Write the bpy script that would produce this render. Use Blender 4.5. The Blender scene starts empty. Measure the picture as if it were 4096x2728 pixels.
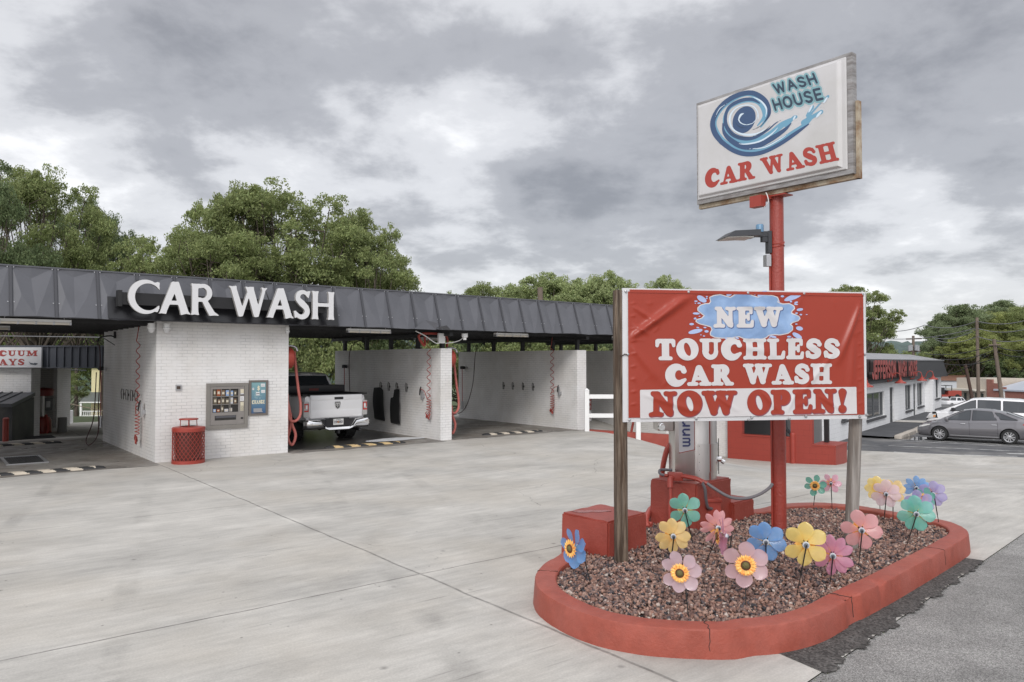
import bpy, bmesh, math, random
import numpy as np
from mathutils import Vector, Matrix
from math import sin, cos, pi, radians, sqrt, atan2
scn = bpy.context.scene
COL = scn.collection
# ---------------------------------------------------------------- camera
F0 = 3000.0; HZ = 1445.0; CH = 2.2                       # focal length, horizon row (4096 px picture), eye height
PITCH = math.atan((HZ-1364)/F0)
cam = bpy.data.cameras.new('camera'); cam.sensor_width = 36; cam.lens = 36*F0/4096
cam.clip_start = .1; cam.clip_end = 3000
camo = bpy.data.objects.new('camera', cam); COL.objects.link(camo)
camo.location = (0, 0, CH); camo.rotation_euler = (pi/2+PITCH, 0, 0); scn.camera = camo
scn.render.resolution_x = 1024; scn.render.resolution_y = 682
scn.view_settings.view_transform = 'Standard'; scn.view_settings.look = 'None'
scn.view_settings.exposure = EXPO = 0.12
def ray(px, py):
    x = (px-2048)/F0; y = (1364-py)/F0
    return Vector((x, cos(PITCH)-y*sin(PITCH), sin(PITCH)+y*cos(PITCH)))
def P(px, py, Y):                                        # picture point at distance Y -> place in the world
    r = ray(px, py); return Vector((r.x/r.y*Y, Y, CH+r.z/r.y*Y))
def G(px, py, z=0):                                      # picture point at height z -> place in the world
    r = ray(px, py); t = (z-CH)/r.z; return Vector((r.x*t, r.y*t, z))
# ---------------------------------------------------------------- world: overcast sky
SUN_EL, SUN_AZ = 31, 190                                 # azimuth clockwise from +Y
w = bpy.data.worlds.new('World'); scn.world = w; w.use_nodes = True
nt = w.node_tree; nt.nodes.clear()
def N(t, **k):
    n = nt.nodes.new(t)
    for a, b in k.items(): setattr(n, a, b)
    return n
def L(a, b): nt.links.new(a, b)
out = N('ShaderNodeOutputWorld'); bg = N('ShaderNodeBackground')
sky = N('ShaderNodeTexSky', sky_type='NISHITA', sun_disc=False, sun_elevation=radians(SUN_EL), sun_rotation=radians(SUN_AZ))
tc = N('ShaderNodeTexCoord'); sep = N('ShaderNodeSeparateXYZ'); L(tc.outputs['Generated'], sep.inputs[0])
def Mth(op, a, b=None, c=None, clamp=False):
    n = N('ShaderNodeMath', operation=op, use_clamp=clamp)
    for i, v in enumerate((a, b, c)):
        if v is None: continue
        if isinstance(v, (int, float)): n.inputs[i].default_value = v
        else: L(v, n.inputs[i])
    return n.outputs[0]
zc = Mth('MAXIMUM', sep.outputs[2], 0.0)
den = Mth('ADD', zc, 0.27)
cx = Mth('DIVIDE', sep.outputs[0], den); cy = Mth('DIVIDE', sep.outputs[1], den)
cmb = N('ShaderNodeCombineXYZ'); L(cx, cmb.inputs[0]); L(cy, cmb.inputs[1])
def noise(scale, detail, rough, off, dist=0.0, sc=(1,1,1)):
    mp = N('ShaderNodeMapping'); mp.inputs['Location'].default_value = off; mp.inputs['Scale'].default_value = sc
    L(cmb.outputs[0], mp.inputs[0])
    n = N('ShaderNodeTexNoise'); L(mp.outputs[0], n.inputs['Vector'])
    n.inputs['Scale'].default_value = scale; n.inputs['Detail'].default_value = detail
    n.inputs['Roughness'].default_value = rough; n.inputs['Distortion'].default_value = dist
    return n.outputs['Fac']
n1 = noise(1.3, 8, .50, (45.05, 5.66, 4.22), .15, (.9,.8,1)); n2 = noise(4.0, 10, .60, (7.7, 4.2, 2), .12)
n3 = noise(.5, 2, .5, (12.33, 27.19, 1))
mixn = Mth('ADD', Mth('MULTIPLY', n1, .60), Mth('ADD', Mth('MULTIPLY', n2, .30), Mth('MULTIPLY', n3, .12)))
ramp = N('ShaderNodeValToRGB'); L(mixn, ramp.inputs[0])
cr = ramp.color_ramp; cr.interpolation = 'EASE'
cr.elements[0].position = .36; cr.elements[0].color = (.265, .27, .295, 1)
cr.elements[1].position = .64; cr.elements[1].color = (.95, .95, .965, 1)
e = cr.elements.new(.47); e.color = (.415, .42, .447, 1)
e = cr.elements.new(.55); e.color = (.67, .675, .70, 1)
# clouds overhead pass more light than the ones near the skyline
zen = Mth('ADD', 1.0, Mth('MULTIPLY', Mth('MAXIMUM', Mth('SUBTRACT', sep.outputs[2], .5), 0.0), 1.6))
# broad glow added round the veiled sun behind the viewer to light the walls
_s = Vector((sin(radians(SUN_AZ))*cos(radians(SUN_EL)), cos(radians(SUN_AZ))*cos(radians(SUN_EL)), sin(radians(SUN_EL))))
dp = N('ShaderNodeVectorMath', operation='DOT_PRODUCT'); L(tc.outputs['Generated'], dp.inputs[0]); dp.inputs[1].default_value = _s
lobe = Mth('POWER', Mth('MAXIMUM', dp.outputs['Value'], 0.0), 1.6)
zen = Mth('ADD', zen, Mth('MULTIPLY', lobe, 1.4))
hz = Mth('SUBTRACT', 1.0, Mth('DIVIDE', zc, .12), clamp=True)       # paler band at the skyline
cl = N('ShaderNodeMixRGB'); L(Mth('MULTIPLY', hz, .55), cl.inputs[0]); L(ramp.outputs[0], cl.inputs[1]); cl.inputs[2].default_value = (.60, .61, .64, 1)
vm = N('ShaderNodeVectorMath', operation='SCALE'); L(cl.outputs[0], vm.inputs[0]); L(zen, vm.inputs['Scale'])
vs = N('ShaderNodeVectorMath', operation='SCALE'); L(sky.outputs[0], vs.inputs[0]); vs.inputs['Scale'].default_value = .01
va = N('ShaderNodeVectorMath', operation='ADD'); L(vm.outputs[0], va.inputs[0]); L(vs.outputs[0], va.inputs[1])
L(va.outputs[0], bg.inputs[0]); bg.inputs[1].default_value = 1.0; L(bg.outputs[0], out.inputs[0])
sun = bpy.data.lights.new('sun', 'SUN'); sun.energy = 1.35; sun.angle = radians(16); sun.color = (1, .965, .92)
suno = bpy.data.objects.new('sun', sun); COL.objects.link(suno)
az = radians(SUN_AZ); el = radians(SUN_EL)
sd = Vector((sin(az)*cos(el), cos(az)*cos(el), sin(el)))
suno.rotation_euler = (-sd).to_track_quat('-Z', 'Y').to_euler(); suno.location = (0, 0, 30)
# ---------------------------------------------------------------- materials
MATS = {}
def M(name, col=(.5,.5,.5), rough=.6, metal=0., var=.0, vs=4., bump=0., bs=40., coat=0., kind=None, bd=.01, stretch=None, spec=None, var2=0., vs2=.6, c2=None, trans=0., isl=0., rv=0.):
    if name in MATS: return MATS[name]
    m = bpy.data.materials.new(name); m.use_nodes = True; MATS[name] = m
    t = m.node_tree; b = t.nodes['Principled BSDF']; ln = t.links.new
    b.inputs['Base Color'].default_value = (*col, 1); b.inputs['Roughness'].default_value = rough; b.inputs['Metallic'].default_value = metal
    b.inputs['Coat Weight'].default_value = coat
    if spec is not None: b.inputs['Specular IOR Level'].default_value = spec
    def nn(ty, **k):
        n = t.nodes.new(ty)
        for a, v in k.items(): setattr(n, a, v)
        return n
    co = nn('ShaderNodeTexCoord'); vec = co.outputs['Object']
    if stretch:
        mp = nn('ShaderNodeMapping'); mp.inputs['Scale'].default_value = stretch; ln(vec, mp.inputs[0]); vec = mp.outputs[0]
    def nz(s, d=6, r=.6, v=None, off=0):
        n = nn('ShaderNodeTexNoise'); n.inputs['Scale'].default_value = s; n.inputs['Detail'].default_value = d; n.inputs['Roughness'].default_value = r
        ln(v or vec, n.inputs['Vector']); return n.outputs['Fac']
    def mt(op, a, b2=None, clamp=False):
        n = nn('ShaderNodeMath', operation=op, use_clamp=clamp)
        for i, v in enumerate((a, b2)):
            if v is None: continue
            if isinstance(v, (int, float)): n.inputs[i].default_value = v
            else: ln(v, n.inputs[i])
        return n.outputs[0]
    def mix(f, a, c):
        n = nn('ShaderNodeMixRGB')
        for i, v in enumerate((f, a, c)):
            if isinstance(v, (int, float)): n.inputs[i].default_value = v
            elif isinstance(v, tuple): n.inputs[i].default_value = (*v, 1) if len(v) == 3 else v
            else: ln(v, n.inputs[i])
        return n.outputs[0]
    def ramp2(f, p0, p1):
        n = nn('ShaderNodeMapRange'); n.inputs[1].default_value = p0; n.inputs[2].default_value = p1; ln(f, n.inputs[0]); return n.outputs[0]
    m['h'] = 1
    colr = None
    if var or var2 or c2 or isl:
        colr = nn('ShaderNodeRGB').outputs[0]; colr.default_value = (*col, 1)
        if c2: colr = mix(ramp2(nz(vs2*1.7, 6, .65), .42, .62), colr, tuple(c2))
        if var: colr = mix(1.0, colr, colr); n = nn('ShaderNodeHueSaturation'); ln(colr, n.inputs['Color']); ln(mt('ADD', 1-var, mt('MULTIPLY', ramp2(nz(vs), .3, .7), 2*var)), n.inputs['Value']); colr = n.outputs[0]
        if var2: n = nn('ShaderNodeHueSaturation'); ln(colr, n.inputs['Color']); ln(mt('ADD', 1-var2, mt('MULTIPLY', ramp2(nz(vs2), .3, .7), 2*var2)), n.inputs['Value']); colr = n.outputs[0]
        if isl:
            g = nn('ShaderNodeNewGeometry'); n = nn('ShaderNodeHueSaturation'); ln(colr, n.inputs['Color']); r = g.outputs['Random Per Island']
            ln(mt('ADD', 1-isl, mt('MULTIPLY', r, 2*isl)), n.inputs['Value']); ln(mt('ADD', .485, mt('MULTIPLY', mt('FRACT', mt('MULTIPLY', r, 7.3)), .03)), n.inputs['Hue']); colr = n.outputs[0]
        ln(colr, b.inputs['Base Color'])
    if rv: ln(mt('ADD', rough-rv, mt('MULTIPLY', ramp2(nz(vs2*3+1), .35, .65), 2*rv)), b.inputs['Roughness'])
    hgt = None
    if bump:
        hgt = mt('MULTIPLY', nz(bs, 5, .6), 1.0)
    if kind in ('brick', 'block'):
        sp = nn('ShaderNodeSeparateXYZ'); ln(co.outputs['Object'], sp.inputs[0])
        cb = nn('ShaderNodeCombineXYZ'); ln(mt('ADD', sp.outputs[0], sp.outputs[1]), cb.inputs[0]); ln(sp.outputs[2], cb.inputs[1])
        wob = nn('ShaderNodeVectorMath', operation='ADD'); wn = nn('ShaderNodeTexNoise'); wn.inputs['Scale'].default_value = 3; ln(co.outputs['Object'], wn.inputs['Vector'])
        wsx = nn('ShaderNodeVectorMath', operation='SCALE'); wsx.inputs['Scale'].default_value = .012; ln(wn.outputs['Color'], wsx.inputs[0]); ln(cb.outputs[0], wob.inputs[0]); ln(wsx.outputs[0], wob.inputs[1])
        br = nn('ShaderNodeTexBrick'); ln(wob.outputs[0], br.inputs['Vector'])
        br.inputs['Scale'].default_value = 1.0
        br.inputs['Brick Width'].default_value = .215 if kind == 'brick' else .405
        br.inputs['Row Height'].default_value = .072 if kind == 'brick' else .2
        br.inputs['Mortar Size'].default_value = .007; br.inputs['Mortar Smooth'].default_value = .5
        br.inputs['Color1'].default_value = (1,1,1,1); br.inputs['Color2'].default_value = (.9,.9,.9,1); br.inputs['Mortar'].default_value = (0,0,0,1)
        bw = nn('ShaderNodeRGBToBW'); ln(br.outputs['Color'], bw.inputs[0])
        h2 = mt('MULTIPLY', bw.outputs[0], 1.0); hgt = mt('ADD', h2, mt('MULTIPLY', hgt, .5)) if hgt else h2
        base = colr if colr else None
        # paint lies thinner and dirtier in the joints
        dk = tuple(c*.58 for c in col)
        colr = mix(mt('MULTIPLY', br.outputs['Fac'], ramp2(nz(2.2), .35, .7)), base if base else tuple(col), dk)
        ln(colr, b.inputs['Base Color'])
    if hgt:
        bp = nn('ShaderNodeBump'); bp.inputs['Strength'].default_value = bump or .5; bp.inputs['Distance'].default_value = bd
        ln(hgt, bp.inputs['Height']); ln(bp.outputs[0], b.inputs['Normal'])
    if trans:
        tr = nn('ShaderNodeBsdfTranslucent'); tr.inputs[0].default_value = (*col, 1)
        if colr: ln(colr, tr.inputs[0])
        mx = nn('ShaderNodeMixShader'); mx.inputs[0].default_value = trans
        ln(b.outputs[0], mx.inputs[1]); ln(tr.outputs[0], mx.inputs[2]); ln(mx.outputs[0], t.nodes['Material Output'].inputs[0])
    return m
def glassmat(name, col, rough=.03):
    if name in MATS: return MATS[name]
    m = M(name, col, rough, spec=.8, coat=.3); return m
# ---------------------------------------------------------------- mesh helpers
class MB:
    def __init__(s): s.v = []; s.f = []; s.m = []
    def add(s, vs, fs, mi=0, T=None):
        o = len(s.v)
        s.v += [tuple(T @ Vector(v)) for v in vs] if T else [tuple(v) for v in vs]
        s.f += [tuple(i+o for i in f) for f in fs]; s.m += [mi]*len(fs); return s
    def box(s, x0, y0, z0, x1, y1, z1, mi=0, T=None, bev=0.):
        if bev:
            b = bev; xs = (x0, x1); ys = (y0, y1); zs = (z0, z1); vs = []; 
            bm = bmesh.new(); bmesh.ops.create_cube(bm, size=1)
            for v in bm.verts: v.co = (x0+(v.co.x+.5)*(x1-x0), y0+(v.co.y+.5)*(y1-y0), z0+(v.co.z+.5)*(z1-z0))
            bmesh.ops.bevel(bm, geom=bm.edges[:], offset=b, segments=2, affect='EDGES', profile=.6)
            bm.verts.index_update(); s.add([v.co[:] for v in bm.verts], [[v.index for v in f.verts] for f in bm.faces], mi, T); bm.free(); return s
        vs = [(x0,y0,z0),(x1,y0,z0),(x1,y1,z0),(x0,y1,z0),(x0,y0,z1),(x1,y0,z1),(x1,y1,z1),(x0,y1,z1)]
        return s.add(vs, [(0,3,2,1),(4,5,6,7),(0,1,5,4),(1,2,6,5),(2,3,7,6),(3,0,4,7)], mi, T)
    def tube(s, pts, r, n=8, mi=0, cap=True, T=None):
        pts = [Vector(p) for p in pts]; k = len(pts); rs = r if isinstance(r, (list, tuple)) else [r]*k
        t0 = (pts[1]-pts[0]).normalized(); up = Vector((0,0,1)) if abs(t0.z) < .9 else Vector((1,0,0))
        u = t0.cross(up).normalized(); vs = []
        for i in range(k):
            t = (pts[min(i+1,k-1)]-pts[max(i-1,0)])
            if t.length < 1e-9: t = t0.copy()
            t.normalize(); u = (u-t*u.dot(t)); u = u.normalized() if u.length > 1e-6 else t.orthogonal().normalized(); w_ = t.cross(u)
            for j in range(n):
                a = 2*pi*j/n; vs.append(pts[i]+(u*cos(a)+w_*sin(a))*rs[i])
        fs = [(i*n+j, i*n+(j+1)%n, (i+1)*n+(j+1)%n, (i+1)*n+j) for i in range(k-1) for j in range(n)]
        if cap: fs += [tuple(range(n))[::-1], tuple((k-1)*n+j for j in range(n))]
        return s.add(vs, fs, mi, T)
    def cyl(s, p0, p1, r, n=16, mi=0, r2=None, T=None): return s.tube([p0, p1], [r, r if r2 is None else r2], n, mi, T=T)
    def lathe(s, prof, n=24, mi=0, T=None, cap=True):         # prof: (radius, z)
        vs = [(r*cos(2*pi*j/n), r*sin(2*pi*j/n), z) for r, z in prof for j in range(n)]
        fs = [(i*n+j, i*n+(j+1)%n, (i+1)*n+(j+1)%n, (i+1)*n+j) for i in range(len(prof)-1) for j in range(n)]
        if cap: fs += [tuple(range(n))[::-1], tuple((len(prof)-1)*n+j for j in range(n))]
        return s.add(vs, fs, mi, T)
    def prism(s, poly, z0, z1, mi=0, T=None):
        n = len(poly); vs = [(x,y,z0) for x,y in poly]+[(x,y,z1) for x,y in poly]
        return s.add(vs, [tuple(range(n))[::-1], tuple(range(n,2*n))]+[(i,(i+1)%n,(i+1)%n+n,i+n) for i in range(n)], mi, T)
    def build(s, name, mats, parent=None, smooth=False, angle=None, fix=True):
        me = bpy.data.meshes.new(name); me.from_pydata(s.v, [], s.f)
        mats = mats if isinstance(mats, (list, tuple)) else [mats]
        for m in mats: me.materials.append(m)
        if len(mats) > 1: me.polygons.foreach_set('material_index', s.m)
        if fix and len(s.f) < 60000:
            bm = bmesh.new(); bm.from_mesh(me); bmesh.ops.recalc_face_normals(bm, faces=bm.faces[:]); bm.to_mesh(me); bm.free()
        if smooth:
            me.polygons.foreach_set('use_smooth', [True]*len(me.polygons))
            if smooth != 'all': me.set_sharp_from_angle(angle=radians(angle or 40))
        me.update(); o = bpy.data.objects.new(name, me); COL.objects.link(o)
        if parent: o.parent = parent
        return o
def tag(o, label=None, cat=None, group=None, kind=None):
    if label: o['label'] = label
    if cat: o['category'] = cat
    if group: o['group'] = group
    if kind: o['kind'] = kind
    return o
def thing(name, label, cat, loc=(0,0,0), rz=0, group=None):
    o = bpy.data.objects.new(name, None); COL.objects.link(o); o.empty_display_size = .2
    o.location = loc; o.rotation_euler = (0,0,rz); return tag(o, label, cat, group)
def dup(root, loc=None, rz=None, label=None, scale=None):
    def cp(o, par):
        c = o.copy(); COL.objects.link(c)
        if par: c.parent = par
        for ch in list(o.children): cp(ch, c)
        return c
    r = cp(root, None)
    if loc is not None: r.location = loc
    if rz is not None: r.rotation_euler = (0,0,rz)
    if scale is not None: r.scale = scale
    if label: r['label'] = label
    return r
def struct(name, mb, m, label=None, **k):
    o = mb.build(name, m, **k); o['kind'] = 'structure'
    if label: o['label'] = label
    return o
def TM(loc=(0,0,0), rz=0, rx=0, ry=0, s=1):
    return Matrix.Translation(loc) @ Matrix.Rotation(rz,4,'Z') @ Matrix.Rotation(ry,4,'Y') @ Matrix.Rotation(rx,4,'X') @ Matrix.Scale(s,4)
def crv(pts, n=8):                                         # smooth curve through points
    pts = [Vector(p) for p in pts]; o = []; k = len(pts)
    for i in range(k-1):
        p0, p1, p2, p3 = pts[max(i-1,0)], pts[i], pts[i+1], pts[min(i+2,k-1)]
        for j in range(n):
            t = j/n; o.append(.5*((2*p1)+(p2-p0)*t+(2*p0-5*p1+4*p2-p3)*t*t+(3*p1-p0-3*p2+p3)*t**3))
    return o+[pts[-1]]
# frames: car wash (x along the front, y into the bays); wash house (x along its facade away from us, y away from the lot)
A_ANG = math.atan2(1, 1.254); C0 = Vector((-7.73, 16.3, 0))
CWF = Matrix.Translation(C0) @ Matrix.Rotation(A_ANG, 4, 'Z')
B_ANG = math.atan2(.793, .609); WH0 = Vector((21.7, 43.0, -1.4))
def sm(t): t = max(0, min(1, t)); return t*t*(3-2*t)
def terr(x, y):
    sx = sm((x-2.2)/5.8); sy = max(0, min(1, (y-12.5)/14.)); sy = sy*.7+.3*sm(sy)
    z = -1.4*sx*sy
    s = -(x-C0.x)*sin(A_ANG)+(y-C0.y)*cos(A_ANG)
    z += (1-sx)*(-.13*sm((s-7)/2.5)-.9*sm((s-14)/12))
    return z
# ---------------------------------------------------------------- lettering: shapes as distance fields, meshed with marching squares
def arc(cx, cy, rx, ry, a0, a1, r0, r1=None, n=14, rm=None):
    r1 = r0 if r1 is None else r1; o = []
    for i in range(n+1):
        t = i/n; a = radians(a0+(a1-a0)*t); r = r0+(r1-r0)*t
        if rm is not None: r += (rm-(r0+r1)/2)*sin(pi*t)
        o.append((cx+rx*cos(a), cy+ry*sin(a), r))
    return ('s', o)
def d_prim(p, X, Y):
    k = p[0]
    if k == 's':
        q = p[1]; D = np.full(X.shape, 9.)
        if len(q) == 1: return np.hypot(X-q[0][0], Y-q[0][1])-q[0][2]
        for (x0,y0,r0),(x1,y1,r1) in zip(q[:-1], q[1:]):
            dx, dy = x1-x0, y1-y0; l2 = dx*dx+dy*dy+1e-12
            t = np.clip(((X-x0)*dx+(Y-y0)*dy)/l2, 0, 1)
            D = np.minimum(D, np.hypot(X-x0-t*dx, Y-y0-t*dy)-(r0+(r1-r0)*t))
        return D
    if k == 'b':
        _, x0, y0, x1, y1, r = p; cx, cy, hx, hy = (x0+x1)/2, (y0+y1)/2, (x1-x0)/2-r, (y1-y0)/2-r
        ax, ay = np.abs(X-cx)-hx, np.abs(Y-cy)-hy
        return np.hypot(np.maximum(ax,0), np.maximum(ay,0))+np.minimum(np.maximum(ax,ay),0)-r
    if k == 'e':
        _, cx, cy, rx, ry, rot = p; c, s_ = cos(radians(rot)), sin(radians(rot))
        u = (X-cx)*c+(Y-cy)*s_; v = -(X-cx)*s_+(Y-cy)*c
        l = np.hypot(u/rx, v/ry); g = np.hypot(u/rx**2, v/ry**2)+1e-9
        return l*(l-1)/g
    if k == 'p':
        q = p[1]; n = len(q); D = np.full(X.shape, 9.); ins = np.zeros(X.shape, bool)
        for i in range(n):
            x0,y0 = q[i][:2]; x1,y1 = q[(i+1)%n][:2]; dx,dy = x1-x0,y1-y0
            t = np.clip(((X-x0)*dx+(Y-y0)*dy)/(dx*dx+dy*dy+1e-12), 0, 1)
            D = np.minimum(D, np.hypot(X-x0-t*dx, Y-y0-t*dy))
            c = (y0 > Y) != (y1 > Y); xi = x0+(Y-y0)*dx/(dy if abs(dy) > 1e-12 else 1e-12); ins ^= c & (X < xi)
        return np.where(ins, -D, D)
def field(add, sub=()):
    def f(X, Y):
        D = np.full(X.shape, 9.)
        for p in add: D = np.minimum(D, d_prim(p, X, Y))
        for p in sub: D = np.maximum(D, -d_prim(p, X, Y))
        return D
    return f
def iso(F, x0, x1, y0, y1, h):
    nx = max(3, int(math.ceil((x1-x0)/h)))+1; ny = max(3, int(math.ceil((y1-y0)/h)))+1
    xs = np.linspace(x0, x1, nx); ys = np.linspace(y0, y1, ny); X, Y = np.meshgrid(xs, ys); V = F(X, Y); V = np.where(np.abs(V) < 1e-7, 1e-7, V)
    I = V < 0; verts = []; key = {}
    def vid(k, x, y):
        i = key.get(k)
        if i is None: i = key[k] = len(verts); verts.append((x, y))
        return i
    def gv(j, i): return vid((j, i), xs[i], ys[j])
    def ev(j0, i0, j1, i1):
        if (j1, i1) < (j0, i0): j0, i0, j1, i1 = j1, i1, j0, i0
        a, b = V[j0, i0], V[j1, i1]; t = min(.97, max(.03, a/(a-b)))
        return vid((j0, i0, j1, i1), xs[i0]+(xs[i1]-xs[i0])*t, ys[j0]+(ys[j1]-ys[j0])*t)
    faces = []; segs = []
    cnt = I[:-1,:-1].astype(int)+I[1:,:-1]+I[:-1,1:]+I[1:,1:]
    for j, i in zip(*np.nonzero(cnt)):
        c = [(j,i),(j,i+1),(j+1,i+1),(j+1,i)]
        if cnt[j, i] == 4: faces.append(tuple(gv(*q) for q in c)); continue
        poly = []; cr_ = []
        for a in range(4):
            q, r = c[a], c[(a+1)%4]
            if I[q]: poly.append(gv(*q))
            if I[q] != I[r]: e_ = ev(*q, *r); poly.append(e_); cr_.append(e_)
        if len(poly) >= 3: faces.append(tuple(poly))
        if len(cr_) == 2: segs.append(tuple(cr_))
    return verts, faces, segs
def shape(mb, F, bb, h, fn, mi=0, thick=0., back=None):       # fn(x, y) -> 3D point on the front; back: vector to the back face
    v, f, sg = iso(F, *bb, h)
    if not v: return
    fr = [Vector(fn(x, y)) for x, y in v]; mb.add(fr, f, mi)
    if thick:
        b = Vector(back)*thick; used = sorted({i for s_ in sg for i in s_}); mp = {k: j for j, k in enumerate(used)}; n = len(used)
        vs = [fr[k] for k in used]+[fr[k]+b for k in used]
        mb.add(vs, [(mp[a], mp[c], mp[c]+n, mp[a]+n) for a, c in sg], 1 if mi == 0 else mi)
S_ = lambda *p: ('s', list(p))
def stm(x, hw=.125, t=1, b=1, sw=.2):
    o = [('b', x-hw, .03, x+hw, .97, .03)]
    if b: o.append(S_((x-sw,.065,.065),(x,.09,.075),(x+sw,.065,.065)))
    if t: o.append(S_((x-sw,.935,.065),(x,.91,.075),(x+sw,.935,.065)))
    return o
CP = {  # heavy soft serif: letter -> (width, add, sub)
 'N': (1.06, stm(.25,.085,0,1,.2)+[S_((.12,.935,.065),(.3,.91,.09)), S_((.27,.87,.12),(.78,.16,.135),(.83,.08,.08)), ('b',.74,.06,.88,.97,.03), S_((.64,.935,.065),(.81,.91,.07),(.99,.935,.065))], []),
 'E': (.88, stm(.28,.14,0,0)+[S_((.1,.07,.065),(.75,.07,.07)), S_((.76,.08,.075),(.8,.3,.05)), S_((.1,.93,.065),(.7,.93,.07)), S_((.72,.92,.07),(.74,.72,.05)), S_((.3,.52,.06),(.58,.52,.06)), S_((.6,.65,.045),(.6,.39,.045))], []),
 'W': (1.4, [S_((.04,.935,.06),(.42,.935,.06)), S_((.22,.88,.13),(.46,.14,.12)), S_((.46,.1,.08),(.7,.8,.06)), S_((.62,.935,.06),(.94,.935,.06)), S_((.74,.88,.13),(.96,.14,.12)), S_((.96,.1,.08),(1.2,.88,.06)), S_((1.06,.935,.06),(1.34,.935,.06))], []),
 'T': (.9, [('b',.31,.03,.59,.95,.03), S_((.22,.065,.065),(.68,.065,.065)), S_((.12,.91,.08),(.78,.91,.08)), S_((.1,.9,.08),(.07,.68,.05)), S_((.8,.9,.08),(.83,.68,.05))], []),
 'O': (1.02, [('e',.51,.5,.49,.52,0)], [('e',.51,.5,.17,.36,14)]),
 'U': (1.02, [S_((.1,.935,.065),(.48,.935,.065)), ('b',.16,.4,.42,.95,.03), arc(.52,.4,.25,.3,180,360,.12,.075), ('b',.7,.38,.83,.95,.03), S_((.62,.935,.065),(.93,.935,.065))], []),
 'C': (.94, [arc(.5,.5,.34,.4,48,312,.08,.085,22,.2), S_((.76,.86,.07),(.79,.7,.1)), S_((.74,.2,.07),(.84,.28,.05))], []),
 'G': (1.0, [arc(.5,.5,.34,.4,48,300,.08,.085,22,.2), S_((.76,.86,.07),(.79,.7,.09)), ('b',.64,.08,.86,.46,.03), S_((.56,.45,.055),(.92,.45,.055))], []),
 'H': (1.1, stm(.28,.13)+stm(.82,.13)+[('b',.3,.42,.8,.56,.01)], []),
 'L': (.85, stm(.28,.135,1,0)+[S_((.1,.065,.065),(.72,.07,.07)), S_((.74,.09,.08),(.79,.34,.05))], []),
 'S': (.84, [arc(.44,.71,.24,.2,35,205,.08,.12,14,.1), S_((.2,.64,.12),(.4,.52,.155),(.62,.36,.12)), arc(.4,.3,.25,.2,25,-155,.12,.08,14,.1), S_((.66,.88,.05),(.7,.72,.09)), S_((.12,.12,.05),(.13,.3,.085))], []),
 'A': (1.08, [S_((.5,.86,.1),(.24,.12,.05)), S_((.52,.84,.13),(.84,.12,.13)), S_((.06,.065,.065),(.4,.065,.065)), S_((.62,.065,.065),(1.03,.065,.065)), ('b',.3,.27,.75,.38,.02)], []),
 'R': (1.02, stm(.27,.135)+[('b',.1,.87,.5,.99,.05), arc(.46,.72,.2,.2,90,-90,.07,.07,12,.15), ('b',.3,.44,.5,.56,.02), S_((.52,.5,.1),(.76,.12,.12)), S_((.7,.065,.065),(.96,.065,.065))], []),
 'P': (.92, stm(.27,.135)+[('b',.1,.87,.5,.99,.05), arc(.46,.69,.22,.23,90,-90,.07,.07,12,.15), ('b',.3,.39,.5,.5,.02)], []),
 'M': (1.3, stm(.24,.08,1,1,.19)+stm(1.04,.13,1,1,.2)+[S_((.3,.88,.12),(.62,.16,.1)), S_((.62,.16,.07),(.96,.86,.07))], []),
 'Y': (1.0, [('b',.38,.03,.64,.5,.03), S_((.3,.065,.065),(.72,.065,.065)), S_((.2,.88,.11),(.5,.46,.12)), S_((.8,.88,.06),(.52,.46,.08)), S_((.06,.935,.06),(.38,.935,.06)), S_((.66,.935,.06),(.96,.935,.06))], []),
 'V': (1.02, [S_((.2,.88,.12),(.5,.14,.12)), S_((.82,.88,.06),(.52,.12,.08)), S_((.04,.935,.06),(.4,.935,.06)), S_((.66,.935,.06),(.98,.935,.06))], []),
 'B': (.95, stm(.27,.135)+[('b',.1,.87,.5,.99,.05), ('b',.1,.01,.5,.13,.05), arc(.46,.74,.18,.18,90,-90,.07,.07,12,.13), arc(.48,.29,.22,.22,90,-90,.07,.07,12,.15)], []),
 '!': (.5, [S_((.26,.86,.15),(.24,.4,.035)), ('e',.24,.15,.155,.15,0)], []),
}
def fl(x, hw=.085, fw=.035, y0=0, y1=1): return ('p', [(x-hw-fw,y0),(x-hw-.008,y0+.1),(x-hw,y0+.2),(x-hw,y1-.2),(x-hw-.008,y1-.1),(x-hw-fw,y1),(x,y1-.02),(x+hw+fw,y1),(x+hw+.008,y1-.1),(x+hw,y1-.2),(x+hw,y0+.2),(x+hw+.008,y0+.1),(x+hw+fw,y0),(x,y0+.02)])
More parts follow.
